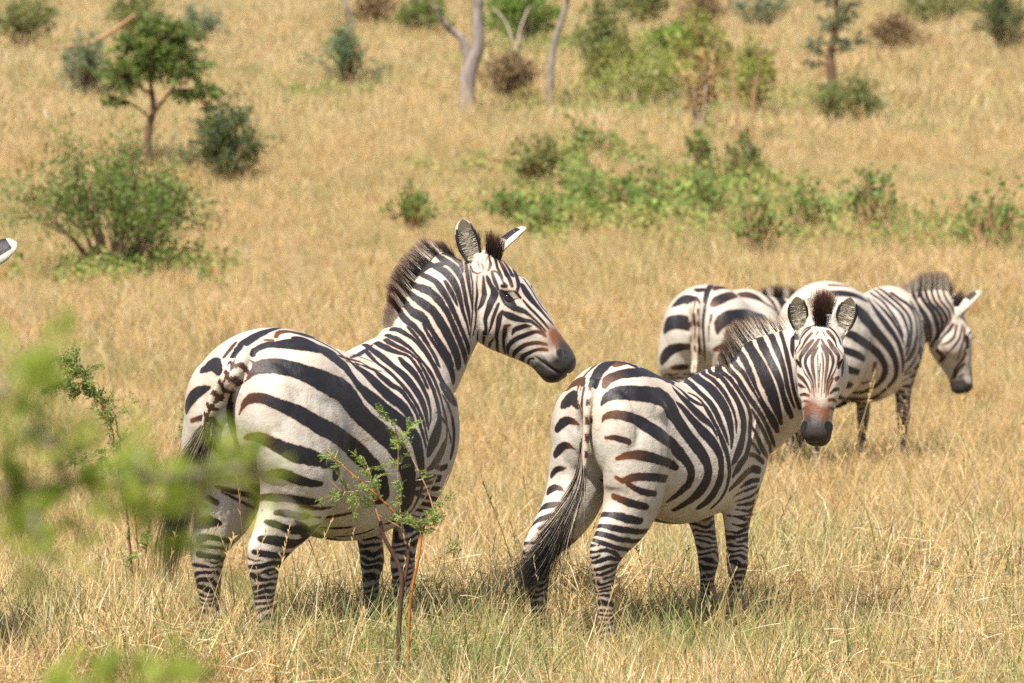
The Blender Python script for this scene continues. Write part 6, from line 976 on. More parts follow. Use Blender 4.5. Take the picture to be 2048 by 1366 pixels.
# ------------------------------------------------------------------ the herd
HERD = "zebras grazing on the savanna"
VOX = {"big": 0.005, "young": 0.0045, "back": 0.009, "right": 0.0075, "edge": 0.011}
LABELS = {
    "big": "large zebra standing rump to us with its head raised in profile to the right",
    "young": "young zebra with fluffy mane turning its head to look straight back at us",
    "back": "zebra seen from directly behind, half hidden by the young one that looks at us",
    "right": "zebra at the back lowering its head to graze, one ear pointing out to the right",
    "edge": "zebra almost wholly outside the left edge, only a black and white ear tip showing"}
for i, k in enumerate(("big", "young", "back", "right", "edge")):
    make_zebra(k, LABELS[k], HERD, 11 + i, VOX[k], POSES[k], "big" if k == "edge" else k)
PLANTS = [   # kind, label, x, y, width, height
    ('airy', 'tall airy yellow green bush filling the gap right of the slender leaning trunk', 1.75, 62.23, 1.31, 1.08),
    ('airy', 'tall airy pale green bush behind the dead straw coloured shrub', 3.00, 63.96, 1.27, 1.17),
    ('airy', 'loose airy green bush close behind the thin two-stemmed tree', 3.27, 58.07, 0.78, 1.08),
    ('shrub', 'broad green thorn shrub with brown stems below, standing in front of the small acacia tree', -3.68, 39.56, 2.04, 1.36),
    ('dark', 'dark bushy shrub with upright tips, close right of the small acacia tree', -3.06, 46.78, 0.96, 0.94),
    ('grey', 'grey green shrub under a leaning pale bough, behind the small acacia tree', -5.94, 59.61, 0.70, 0.97),
    ('teal', 'lone bluish green shrub between the small acacia tree and the forked trunk', -2.36, 62.17, 1.24, 0.91),
    ('brown', 'dry brown bush between the two bare grey trunks', -0.03, 61.81, 0.87, 0.81),
    ('bright', 'bright green leafy bush above the dry brown bush, with bleached sticks', 0.18, 72.39, 1.53, 1.20),
    ('olive', 'grey green bush with thin stems, right of the slender leaning trunk', 1.32, 63.86, 0.88, 1.62),
    ('lime', 'wide yellow green shrub spreading low right of the slender leaning trunk', 1.82, 59.72, 1.92, 0.93),
    ('bright', 'small green tuft of leaves above the wide yellow green shrub', 2.57, 67.28, 0.91, 0.59),
    ('straw', 'brown and straw coloured dead shrub beside the thin two-stemmed tree', 2.39, 54.20, 0.49, 1.12),
    ('brownish', 'brown green bush at the foot of the silvery tree', 4.42, 56.27, 0.99, 0.84),
    ('olive', 'far green bush in the top left corner', -8.21, 71.65, 1.26, 1.08),
    ('olive', 'far green bush above the small acacia tree', -6.61, 74.94, 1.14, 1.01),
    ('grey', 'far pale grey bush right above the small acacia tree', -5.44, 73.94, 1.04, 0.78),
    ('olive', 'far green bush left of the forked trunk at the top edge', -1.54, 75.65, 1.11, 0.89),
    ('brown', 'far brown bush at the top edge above the bluish green shrub', -2.53, 77.39, 1.00, 0.76),
    ('brown', 'far brown bush at the top edge between thin tree and silvery tree', 3.28, 73.68, 1.04, 0.93),
    ('grey', 'far grey green bush at the top edge above the thin two-stemmed tree', 4.38, 75.45, 1.19, 0.82),
    ('brown', 'far brown bush right of the silvery tree', 6.15, 68.20, 1.00, 0.65),
    ('olive', 'far green bush at the top edge right of the silvery tree', 7.48, 75.59, 1.77, 0.91),
    ('dark', 'far dark bush in the top right corner', 7.85, 68.06, 1.28, 1.08),
    ('olive', 'far green bush between the bleached sticks and the yellow green shrub at the top edge', 2.36, 76.01, 0.98, 0.91),
    ('herb', "small bright green herb standing alone above the large zebra's mane", -1.04, 43.00, 0.44, 0.46),
    ('herbdry', 'brownish green herb clump left of the dense green herbs', 0.30, 46.86, 0.56, 0.55),
    ('herb', 'dark green herb clump at the left end of the dense herb patch', 0.73, 44.51, 0.49, 0.48),
    ('herb', 'wide bright green herb clump in the middle of the herb patch', 1.26, 43.74, 0.74, 0.61),
    ('herb', 'narrow upright dark green herb below the dead straw shrub', 2.12, 48.14, 0.24, 0.62),
    ('herbdry', 'low green herb with a brown foot right of the narrow upright herb', 2.58, 47.84, 0.43, 0.58),
    ('herb', "tall bright green herb reaching lowest, above the back zebra's rump", 2.28, 39.23, 0.46, 0.75),
    ('herb', 'loose green herb between the lowest herb and the round one', 2.88, 41.18, 0.54, 0.62),
    ('herb', "round dark green herb above the grazing zebra's back", 3.48, 41.18, 0.43, 0.64),
    ('herb', 'broad green herb clump at the right edge of the view', 4.50, 40.37, 0.80, 0.78),
    ('herb', 'faint green herb above the dense herb patch', 0.91, 49.63, 0.49, 0.49),
    ('herb', "small pale green herb above the large zebra's far ear", 0.30, 42.48, 0.40, 0.45),
    ('herb', "thin green herb left of the dense herb patch, above the large zebra's forelock", -0.05, 43.48, 0.32, 0.40),
    ('herb', 'low green herb between the wide clump and the lowest herb', 2.01, 43.44, 0.46, 0.45),
]
# ------------------------------------------------------------------ plants
def leaf_material(name, cols, trans=0.35, rough=0.5):
    t = NT(name)
    c = t.attr("tone", 2)
    n = t.n("ShaderNodeTexNoise", i_Vector=t.n("ShaderNodeTexCoord").outputs[3], i_Scale=6.0, i_Detail=3.0).outputs[0]
    f = t.math('ADD', t.math('MULTIPLY', c, 0.75), t.math('MULTIPLY', n, 0.25))
    k = len(cols) - 1
    col = t.ramp(f, [(0.12 + 0.76 * i / k, q) for i, q in enumerate(cols)])
    b = t.n("ShaderNodeBsdfPrincipled", i_Base_Color=col, i_Roughness=rough)
    b.inputs["Specular IOR Level"].default_value = 0.3
    tr = t.n("ShaderNodeBsdfTranslucent", i_Color=t.mix(0.45, col, (0.45, 0.55, 0.08)))
    mx = t.n("ShaderNodeMixShader", i_Fac=trans)
    t.t.links.new(b.outputs[0], mx.inputs[1]); t.t.links.new(tr.outputs[0], mx.inputs[2])
    return t.finish(mx.outputs[0])

def bark_material(name, c0, c1, scale=18.0):
    t = NT(name)
    P = t.n("ShaderNodeTexCoord").outputs[3]
    st = t.n("ShaderNodeMapping", i_Vector=P, i_Scale=(scale, scale, scale * 0.25)).outputs[0]
    n = t.n("ShaderNodeTexNoise", i_Vector=st, i_Scale=1.0, i_Detail=6.0, i_Roughness=0.7).outputs[0]
    col = t.ramp(n, [(0.32, c0), (0.62, c1)])
    bp = t.n("ShaderNodeBump", i_Height=n, i_Strength=0.6, i_Distance=0.01).outputs[0]
    b = t.n("ShaderNodeBsdfPrincipled", i_Base_Color=col, i_Roughness=0.85, i_Normal=bp)
    return t.finish(b.outputs[0])

L_ACACIA = leaf_material("acacia_leaf", [(0.053, 0.090, 0.024), (0.112, 0.180, 0.042), (0.225, 0.300, 0.075)])
L_DARK = leaf_material("dark_leaf", [(0.027, 0.051, 0.027), (0.060, 0.099, 0.045), (0.120, 0.165, 0.068)])
L_GREY = leaf_material("grey_leaf", [(0.087, 0.116, 0.072), (0.189, 0.225, 0.145), (0.334, 0.355, 0.246)])
L_TEAL = leaf_material("teal_leaf", [(0.045, 0.098, 0.060), (0.090, 0.165, 0.093), (0.195, 0.262, 0.135)])
L_BRIGHT = leaf_material("bright_leaf", [(0.068, 0.128, 0.022), (0.149, 0.257, 0.043), (0.270, 0.385, 0.081)])
L_LIME = leaf_material("lime_leaf", [(0.138, 0.156, 0.033), (0.275, 0.300, 0.062), (0.438, 0.413, 0.112)])
L_OLIVE = leaf_material("olive_leaf", [(0.085, 0.109, 0.034), (0.178, 0.202, 0.070), (0.310, 0.302, 0.124)])
L_BROWN = leaf_material("brown_leaf", [(0.130, 0.082, 0.040), (0.250, 0.160, 0.080), (0.420, 0.290, 0.150)], 0.15, 0.8)
L_STRAW = leaf_material("straw_leaf", [(0.198, 0.110, 0.044), (0.374, 0.231, 0.099), (0.572, 0.407, 0.198)], 0.15, 0.8)
L_HERB = leaf_material("herb_leaf", [(0.060, 0.115, 0.026), (0.120, 0.205, 0.045), (0.230, 0.320, 0.085)])
L_NEAR = leaf_material("near_acacia_leaf", [(0.150, 0.220, 0.032), (0.310, 0.390, 0.062), (0.480, 0.520, 0.130)], 0.6)
L_SPRAY = leaf_material("sapling_leaf", [(0.110, 0.170, 0.040), (0.200, 0.280, 0.070), (0.340, 0.400, 0.130)], 0.35)
B_BROWN = bark_material("brown_bark", (0.050, 0.028, 0.016), (0.170, 0.095, 0.055))
B_GREY = bark_material("grey_bark", (0.090, 0.070, 0.062), (0.330, 0.270, 0.235))
B_PALE = bark_material("pale_bark", (0.300, 0.230, 0.160), (0.560, 0.450, 0.340))
B_RED = bark_material("red_bark", (0.032, 0.014, 0.008), (0.100, 0.045, 0.022), 60.0)
B_ORANGE = bark_material("orange_bark", (0.200, 0.050, 0.010), (0.480, 0.170, 0.028), 50.0)
B_TAN = bark_material("tan_bark", (0.230, 0.110, 0.050), (0.430, 0.250, 0.130), 50.0)
B_THORN = bark_material("thorn", (0.500, 0.430, 0.340), (0.720, 0.660, 0.560), 30.0)

class Wood:
    """collects tapered tubes"""
    def __init__(self): self.V, self.F, self.n = [], [], 0
    def tube(self, pts, r0, r1, seg=6, n=None):
        P = catmull(np.asarray(pts, float), n or max(4, 3 * len(pts))) if len(pts) > 2 else np.linspace(pts[0], pts[1], 4)
        T = norm(np.gradient(P, axis=0)); ref = np.array((0.31, 0.17, 0.93)) if abs(T[0][2]) < 0.8 else np.array((1.0, 0.2, 0))
        A = norm(np.cross(T, ref)); Bv = np.cross(T, A)
        r = np.linspace(r0, r1, len(P))
        a = np.linspace(0, 2 * np.pi, seg, endpoint=False)
        ring = P[:, None] + (A[:, None] * np.cos(a)[None, :, None] + Bv[:, None] * np.sin(a)[None, :, None]) * r[:, None, None]
        self.V.append(ring.reshape(-1, 3))
        for i in range(len(P) - 1):
            for j in range(seg):
                a0 = self.n + i * seg + j; b0 = self.n + i * seg + (j + 1) % seg
                self.F.append((a0, b0, b0 + seg, a0 + seg))
        self.n += len(P) * seg
        return P
    def build(self, name, mat, parent):
        return mesh_obj(name, np.concatenate(self.V), np.array(self.F), mat, parent)

def leaf_quads(rng, P, D, size, tones, ratio=0.5, flat=0.0):
    """one pointed leaf (a bent diamond of two quads' worth) at each point P along direction D"""
    n = len(P); D = norm(D); S = norm(np.cross(D, norm(rng.normal(size=(n, 3)) + (0, 0, flat))))
    Nn = np.cross(S, D); L = size[:, None]
    v0 = P; v1 = P + D * L * 0.5 + S * L * ratio * 0.5 - Nn * L * 0.06; v2 = P + D * L; v3 = P + D * L * 0.5 - S * L * ratio * 0.5 - Nn * L * 0.06
    V = np.stack([v0, v1, v2, v3], axis=1).reshape(-1, 3)
    return V, np.arange(n * 4).reshape(-1, 4), np.repeat(tones, 4)

SHRUB = {  # stems, leaves, leaf size, uprightness, leaf from, leaf material, bark, flatness of the crown
    "shrub": (38, 8500, 0.046, 0.8, 0.40, L_ACACIA, B_BROWN), "dark": (32, 4000, 0.05, 1.0, 0.25, L_DARK, B_BROWN),
    "grey": (22, 1700, 0.070, 0.8, 0.2, L_GREY, B_BROWN), "teal": (24, 1500, 0.066, 0.9, 0.3, L_TEAL, B_BROWN),
    "brown": (80, 1700, 0.060, 1.2, 0.2, L_BROWN, B_BROWN), "bright": (28, 3200, 0.09, 0.9, 0.2, L_BRIGHT, B_PALE),
    "olive": (26, 1800, 0.08, 1.0, 0.25, L_OLIVE, B_BROWN), "lime": (46, 3600, 0.07, 0.7, 0.3, L_LIME, B_PALE),
    "airy": (30, 1900, 0.07, 1.1, 0.2, L_LIME, B_TAN),
    "straw": (14, 700, 0.07, 1.2, 0.4, L_STRAW, B_PALE), "brownish": (34, 2600, 0.06, 0.9, 0.25, L_OLIVE, B_BROWN),
    "herb": (24, 430, 0.07, 1.0, 0.2, L_HERB, B_TAN), "herbdry": (26, 800, 0.065, 1.1, 0.3, L_OLIVE, B_TAN)}

def make_shrub(kind, label, x, y, w, h, seed):
    rng = np.random.default_rng(seed)
    ns, nl, ls, upr, lf, lm, bm = SHRUB[kind]
    herb = kind.startswith("herb")
    root = empty("herb" if herb else "shrub", (x, y, float(terrain_z(x, y)) - 0.03))
    tag(root, label, "herb" if herb else "shrub", "green herbs on the grassy slope" if herb else "shrubs scattered over the grassy slope")
    wd = Wood(); anchors, dirs = [], []
    lump = rng.uniform(0.6, 1.15, 9)
    for i in range(ns):
        a = rng.uniform(0, 2 * np.pi); q = rng.uniform(0, 1) ** 0.6
        hh = h * (1 - 0.55 * q ** 2) * lump[int(a / 6.2832 * 9) % 9] * rng.uniform(0.75, 1.05)
        end = np.array((math.cos(a) * q * w * 0.5, math.sin(a) * q * w * 0.5, hh))
        b0 = np.array((math.cos(a), math.sin(a), 0)) * rng.uniform(0, 0.10) * w
        mid = b0 + (end - b0) * 0.5 + np.array((0, 0, h * 0.13 * upr)) + rng.normal(0, 0.04, 3) * w
        P = wd.tube([b0, mid, end], 0.010 * (1 + h) * rng.uniform(0.5, 1.0), 0.003, 5)
        for k in range(3 if herb else 6):
            t = rng.uniform(lf, 1.0); p = P[min(int(t * len(P)), len(P) - 1)]
            d = norm(norm(end - b0) * 0.6 + rng.normal(0, 0.55, 3) + (0, 0, 0.25)); ln = rng.uniform(0.10, 0.26) * (h + w) * 0.5
            q2 = p + d * ln + np.array((0, 0, -0.02 * ln)); wd.tube([p, (p + q2) / 2 + rng.normal(0, 0.02, 3) * ln, q2], 0.004, 0.0015, 4)
            tt = rng.uniform(0.1, 1.05, max(1, nl // (ns * (3 if herb else 6))))
            anchors.append(p + d * (ln * tt)[:, None]); dirs.append(np.tile(d, (len(tt), 1)))
    A = np.concatenate(anchors); D = np.concatenate(dirs); n = len(A)
    A = A + rng.normal(0, 0.022, (n, 3)) * (h + w); D = norm(D + rng.normal(0, 0.7, (n, 3)))
    A[:, 2] = np.maximum(A[:, 2], 0.02)
    clump = np.repeat(rng.uniform(0, 1, n // 14 + 1), 14)[:n]
    V, F, T = leaf_quads(rng, A, D, ls * rng.uniform(0.6, 1.3, n), np.clip(clump * 0.7 + rng.uniform(0, 0.3, n), 0, 1), 0.5)
    wd.build("stems", bm, root); mesh_obj("foliage", V, F, lm, root, False, {"tone": T})
    return root

def make_tree(name, label, x, y, trunks, clumps, nl, ls, lm, bm, seed, flat=0.6):
    """trunks: [(points, r0, r1)], clumps: [(centre, radii)] of foliage; limbs run from the nearest trunk point to each clump"""
    rng = np.random.default_rng(seed)
    root = empty(name, (x, y, float(terrain_z(x, y)) - 0.04)); tag(root, label, "tree", "small trees on the grassy slope")
    wd = Wood(); skel = []; lift = 0.22
    up = lambda q: (q[0], q[1], q[2] + lift * (q[2] > 0))
    trunks = [([up(q) for q in pts], a, b) for pts, a, b in trunks]; clumps = [(up(c), r) for c, r in clumps]
    for pts, r0, r1 in trunks: skel.append(wd.tube(pts, r0, r1, 9, 6 * len(pts)))
    sk = np.concatenate([s[len(s) // 3:] for s in skel]); A, D = [], []
    tot = sum(np.prod(r) ** 0.6 for _, r in clumps)
    for c, r in clumps:
        c, r = np.array(c, float), np.array(r, float)
        st = sk[np.argmin(np.linalg.norm(sk - (c - (0, 0, r[2] * 1.2)), axis=1))]
        wd.tube([st, (st + c) / 2 + rng.normal(0, 0.08, 3) * np.linalg.norm(c - st), c], trunks[0][1] * 0.28, 0.008, 6)
        m = max(8, int(nl * np.prod(r) ** 0.6 / tot)); nt = max(4, m // 16)
        for k in range(nt):
            e = norm(rng.normal(size=3)) * rng.uniform(0.55, 1.05) * r; p0 = c + e * 0.2; p1 = c + e
            wd.tube([p0, (p0 + p1) / 2 + rng.normal(0, 0.03, 3), p1], 0.006, 0.002, 4)
            t = rng.uniform(0.2, 1.1, m // nt); A.append(p0 + (p1 - p0) * t[:, None] + rng.normal(0, 0.05, (len(t), 3)) * r); D.append(np.tile(norm(e), (len(t), 1)))
    A = np.concatenate(A); n = len(A); D = norm(np.concatenate(D) + rng.normal(0, 0.7, (n, 3)) * (1, 1, flat))
    tone = np.clip(np.repeat(rng.uniform(0, 0.75, n // 16 + 1), 16)[:n] + rng.uniform(0, 0.3, n), 0, 1)
    V, F, T = leaf_quads(rng, A, D, ls * rng.uniform(0.6, 1.3, n), tone, 0.5)
    wd.build("trunk", bm, root); mesh_obj("crown", V, F, lm, root, False, {"tone": T})
    return root

for i, row in enumerate(PLANTS): make_shrub(*row[:4], row[4] * (1.3 if row[0].startswith('herb') else 1.0), row[5], 300 + i)

make_tree("acacia_tree", "small acacia tree with forked brown trunk and open green crown", -4.06, 47.78,
    [([(0, 0, 0), (-0.01, 0, 0.25), (0.05, 0, 0.50), (0.03, 0.02, 0.72), (0.0, 0, 0.95)], 0.055, 0.018), ([(0.03, 0, 0.46), (0.13, 0.02, 0.58), (0.26, 0, 0.74)], 0.030, 0.012)],
    [((-0.30, 0, 0.92), (0.36, 0.35, 0.26)), ((0.05, 0.05, 1.08), (0.38, 0.36, 0.30)), ((0.36, 0, 1.02), (0.38, 0.35, 0.28)), ((0.62, 0, 0.72), (0.26, 0.24, 0.10)),
     ((-0.22, 0.05, 1.24), (0.26, 0.28, 0.18)), ((0.32, 0, 1.36), (0.30, 0.3, 0.2)), ((0.03, 0, 1.44), (0.24, 0.24, 0.14)), ((-0.40, 0, 0.60), (0.17, 0.16, 0.06)), ((0.40, 0, 0.66), (0.14, 0.2, 0.07)), ((0.66, 0, 0.55), (0.10, 0.1, 0.06))],
    8500, 0.05, L_ACACIA, B_BROWN, 401)
make_tree("forked_tree", "tree with a thick pale grey forked trunk and a dark hooked left limb", -0.61, 58.96,
    [([(0, 0, 0), (0.0, 0, 0.3), (0.05, 0, 0.52), (0.14, 0, 0.80), (0.14, 0, 1.2), (0.17, 0, 1.65), (0.3, 0.1, 2.3)], 0.125, 0.06),
     ([(0.04, 0, 0.48), (-0.02, 0, 0.72), (-0.10, 0, 0.92), (-0.26, 0, 1.04), (-0.36, 0, 1.16)], 0.075, 0.035)],
    [((-0.38, 0, 1.20), (0.22, 0.25, 0.15)), ((-0.2, 0, 2.4), (0.7, 0.8, 0.35)), ((0.6, 0, 2.6), (0.8, 0.8, 0.4)), ((0.2, 0.3, 3.0), (0.7, 0.8, 0.35)), ((-0.5, 0, 1.38), (0.2, 0.25, 0.1))],
    2600, 0.065, L_ACACIA, B_GREY, 402)
make_tree("slender_tree", "slender bare dark grey trunk leaning right, its crown above the view", 0.54, 61.16,
    [([(0, 0, 0), (0.02, 0, 0.4), (0.07, 0, 0.75), (0.19, 0, 1.15), (0.25, 0, 1.35), (0.36, 0, 1.9)], 0.055, 0.03)],
    [((0.1, 0, 2.1), (0.5, 0.5, 0.3)), ((0.7, 0, 2.3), (0.6, 0.6, 0.35))], 1200, 0.065, L_OLIVE, B_GREY, 403)
make_tree("thin_tree", "thin sparse tree with two pale brown stems and small green tufts", 2.77, 52.4,
    [([(0, 0, 0), (-0.03, 0, 0.35), (-0.07, 0, 0.7), (-0.09, 0, 1.12)], 0.026, 0.010), ([(0.18, 0.05, 0), (0.19, 0, 0.4), (0.24, 0, 0.75), (0.32, 0, 1.0)], 0.022, 0.008)],
    [((0.20, 0, 0.98), (0.17, 0.18, 0.09)), ((-0.16, 0, 1.06), (0.15, 0.15, 0.05)), ((0.22, 0, 0.62), (0.16, 0.16, 0.14)), ((0.02, 0, 0.52), (0.09, 0.1, 0.1))], 620, 0.045, L_OLIVE, B_TAN, 404)
make_tree("silvery_tree", "silvery grey green tree with a short dark trunk, upper right", 4.45, 59.02,
    [([(0, 0, 0), (-0.03, 0, 0.35), (-0.05, 0, 0.7), (0.04, 0, 1.1), (0.02, 0, 1.5)], 0.085, 0.025)],
    [((-0.22, 0, 0.80), (0.24, 0.28, 0.17)), ((0.25, 0, 0.85), (0.26, 0.28, 0.16)), ((0.0, 0, 1.12), (0.34, 0.34, 0.17)), ((0.22, 0, 1.32), (0.26, 0.3, 0.15)), ((-0.14, 0, 1.45), (0.22, 0.3, 0.14)), ((0.12, 0, 1.62), (0.28, 0.3, 0.15)), ((-0.35, 0, 0.55), (0.14, 0.15, 0.09))],
    2300, 0.055, L_GREY, B_BROWN, 405)
# bleached fallen boughs
def bough(label, x, y, lines, mat):
    root = empty("dead_bough", (x, y, float(terrain_z(x, y)))); tag(root, label, "dead branch")
    wd = Wood()
    for pts, r0, r1 in lines: wd.tube(pts, r0, r1, 7)
    wd.build("branch", mat, root)
bough("long pale leaning bough behind the small acacia tree, upper left", -6.0, 61.0,
    [([(-0.28, 0, 0.42), (0.10, 0, 0.62), (0.35, 0, 0.78), (0.62, 0, 0.98)], 0.045, 0.02), ([(-0.55, 0, 0.50), (-0.1, 0, 0.56), (0.1, 0, 0.62)], 0.03, 0.015), ([(0.0, 0, 0.0), (0.02, 0, 0.3), (0.10, 0, 0.62)], 0.04, 0.03)], B_TAN)
bough("bleached crossed sticks standing over the dry brown bush", 0.05, 66.0,
    [([(0.0, 0, 0.35), (-0.12, 0, 0.75), (-0.32, 0, 1.02)], 0.022, 0.012), ([(0.02, 0, 0.3), (0.08, 0, 0.7), (0.22, 0, 1.05)], 0.022, 0.012), ([(0.0, 0, 0), (0.0, 0, 0.4)], 0.03, 0.022)], B_PALE)
bough("pale thin leaning stick at the top edge, left of the forked trunk", -3.02, 77.3,
    [([(0.15, 0, 0), (0.05, 0, 0.35), (-0.15, 0, 0.9)], 0.035, 0.02)], B_GREY)
bough("curved pale grey stick arching out of the yellow green shrub", 1.78, 60.6,
    [([(0, 0, 0), (0.05, 0, 0.3), (0.17, 0, 0.48), (0.34, 0, 0.56)], 0.016, 0.008)], B_GREY)

# ---- near acacias with feathery leaves
def feather_leaves(rng, P, D, L, pairs=9):
    """compound leaves: a short midrib with two rows of narrow leaflets"""
    n = len(P); D = norm(D); S = norm(np.cross(D, norm(rng.normal(size=(n, 3)) * 0.6 + (0, 0, 1)))); U = np.cross(S, D)
    pts, dr, sz = [], [], []
    for k in range(pairs):
        f = (k + 0.7) / pairs; c = P + D * (L * f)[:, None] - U * (L * 0.12 * f * f)[:, None]
        for sgn in (-1, 1):
            pts.append(c); dr.append(norm(S * sgn + D * 0.45 + rng.normal(0, 0.12, (n, 3)))); sz.append(L * 0.34 * (1 - 0.45 * abs(f - 0.45)))
    return np.concatenate(pts), np.concatenate(dr), np.concatenate(sz)

def make_sapling(label, x, y, stems, leaf_n, leaf_len, seed, thorns=True, name="acacia_sapling"):
    """stems: (material key, [(x, y, z)...] relative to the root, r0, r1, leafy from)"""
    rng = np.random.default_rng(seed)
    root = empty(name, (x, y, float(terrain_z(x, y)))); tag(root, label, "sapling")
    P, D = [], []; th = Wood(); tw = Wood()
    for mat, pts, r0, r1, lf in stems:
        wd = Wood(); S = wd.tube([np.array(p) + (0 if i in (0, len(pts) - 1) else 1) * rng.normal(0, 0.004, 3) for i, p in enumerate(pts)], r0 * 0.72, r1 * 0.8, 8, 10 * len(pts)); wd.build("stem", mat, root)
        if lf >= 1: continue
        T = norm(np.gradient(S, axis=0)); ln = np.linalg.norm(S[-1] - S[0])
        for k in range(max(3, int(leaf_n * ln))):
            f = rng.uniform(lf, 1); i = min(int(f * (len(S) - 1)), len(S) - 1); p = S[i]
            d = norm(T[i] * 0.5 + norm(rng.normal(size=3)) * 0.9 + (0, 0, 0.15))
            m = rng.integers(2, 5)
            for _ in range(m):
                P.append(p + rng.normal(0, 0.006, 3)); D.append(norm(d + rng.normal(0, 0.45, 3)))
            if thorns and rng.random() < 0.55:
                for sgn in (-1, 1):
                    q = norm(np.cross(T[i], norm(rng.normal(size=3))) * sgn + T[i] * 0.3); th.tube([p, p + q * rng.uniform(0.015, 0.035)], 0.0011, 0.0003, 4)
            if rng.random() < 0.35:
                q = p + d * rng.uniform(0.04, 0.11); tw.tube([p, (p + q) / 2 + rng.normal(0, 0.005, 3), q], 0.0016, 0.0007, 4)
                for f2 in (0.4, 0.7, 1.0):
                    for _ in range(3): P.append(p + (q - p) * f2); D.append(norm(d + rng.normal(0, 0.7, 3)))
    P, D = np.array(P), np.array(D); n = len(P)
    L = leaf_len * rng.uniform(0.6, 1.25, n)
    a, b, c = feather_leaves(rng, P, D, L)
    tone = np.tile(np.clip(rng.beta(2, 2, n), 0, 1), len(a) // n)
    V, F, T = leaf_quads(rng, a, b, c, np.clip(tone + rng.normal(0, 0.08, len(a)), 0, 1), 0.36)
    mi = [np.zeros(len(F), np.int32)]           # leaves, with the twigs and thorns among them
    for k, w in ((1, th), (2, tw)):
        if w.n: F = np.vstack([F, np.array(w.F) + len(V)]); V = np.vstack([V] + w.V); T = np.r_[T, np.zeros(w.n)]; mi.append(np.full(len(w.F), k, np.int32))
    o = mesh_obj("foliage", V, F, L_SPRAY, root, False, {"tone": T}); o.data.materials.append(B_THORN); o.data.materials.append(B_TAN)
    o.data.polygons.foreach_set("material_index", np.concatenate(mi))
    return root

make_sapling("thorny sapling with orange and dark red stems growing before the large zebra's belly", -0.372, 14.2, [
    (B_RED, [(-0.01, 0, 0.0), (-0.005, 0, 0.27), (0.0, 0, 0.44), (-0.008, 0, 0.51), (-0.05, 0, 0.60), (-0.068, 0.01, 0.655)], 0.0125, 0.008, 1),
    (B_TAN, [(-0.068, 0.01, 0.65), (-0.085, 0.02, 0.72), (-0.10, 0.03, 0.80), (-0.125, 0.03, 0.87)], 0.004, 0.0015, 0.3),
    (B_ORANGE, [(0.02, 0.01, 0.0), (0.022, 0.01, 0.28), (0.035, 0.0, 0.42), (0.06, 0, 0.53), (0.085, -0.01, 0.63), (0.115, -0.01, 0.68)], 0.0075, 0.005, 0.72),
    (B_RED, [(0.035, 0.0, 0.42), (0.05, 0.02, 0.50), (0.012, 0.02, 0.55)], 0.006, 0.005, 1),
    (B_RED, [(0.0, 0, 0.40), (0.02, 0.01, 0.52), (0.018, 0.01, 0.60)], 0.008, 0.006, 1),
    (B_TAN, [(0.018, 0.01, 0.58), (0.0, 0.01, 0.67), (-0.01, 0, 0.80), (-0.012, 0, 0.90), (-0.02, 0, 0.985)], 0.006, 0.0015, 0.2),
    (B_ORANGE, [(0.0, 0.01, 0.66), (-0.05, 0, 0.72), (-0.12, -0.01, 0.78), (-0.17, -0.01, 0.825), (-0.215, 0, 0.865), (-0.255, 0, 0.895)], 0.006, 0.0015, 0.25),
    (B_TAN, [(-0.10, 0, 0.765), (-0.15, 0.02, 0.74), (-0.20, 0.03, 0.76), (-0.245, 0.03, 0.80)], 0.003, 0.001, 0.1),
    (B_TAN, [(0.115, -0.01, 0.68), (0.09, 0, 0.76), (0.05, 0.01, 0.85), (0.01, 0.01, 0.92), (-0.05, 0.01, 0.97)], 0.004, 0.001, 0.3),
    (B_TAN, [(0.09, 0.0, 0.66), (0.13, 0.0, 0.74), (0.16, 0.01, 0.81)], 0.003, 0.001, 0.2),
    (B_TAN, [(0.01, 0.0, 0.63), (-0.06, 0.02, 0.67), (-0.12, 0.03, 0.70), (-0.16, 0.03, 0.72)], 0.003, 0.001, 0.1),
    (B_TAN, [(0.10, 0.0, 0.52), (0.17, 0.02, 0.56), (0.22, 0.03, 0.60)], 0.003, 0.001, 0.3)],
    22, 0.034, 501)
make_sapling("leggy young acacia with orange arching twigs, left of the large zebra", -1.62, 17.6, [
    (B_TAN, [(0.06, 0, 0), (0.02, 0, 0.5), (-0.08, 0, 0.92), (-0.17, 0, 1.06), (-0.25, 0.02, 1.09)], 0.005, 0.003, 0.3),
    (B_ORANGE, [(0.08, 0, 0), (0.06, 0, 0.45), (-0.01, 0, 0.70), (-0.05, 0, 0.86), (-0.14, 0, 0.98)], 0.006, 0.003, 0.08),
    (B_TAN, [(0.06, 0, 0.1), (0.12, 0.02, 0.4), (0.05, 0.02, 0.62), (-0.12, 0.01, 0.70), (-0.22, 0.0, 0.66)], 0.005, 0.002, 0.1),
    (B_TAN, [(0.05, 0.02, 0.2), (-0.03, 0.02, 0.85), (-0.15, 0.01, 0.95), (-0.26, 0.0, 0.99)], 0.006, 0.002, 0.5),
    (B_TAN, [(0.1, 0, 0.1), (0.22, 0.02, 0.62), (0.28, 0.02, 0.80), (0.36, 0.02, 0.84)], 0.005, 0.002, 0.6)],
    32, 0.042, 502)

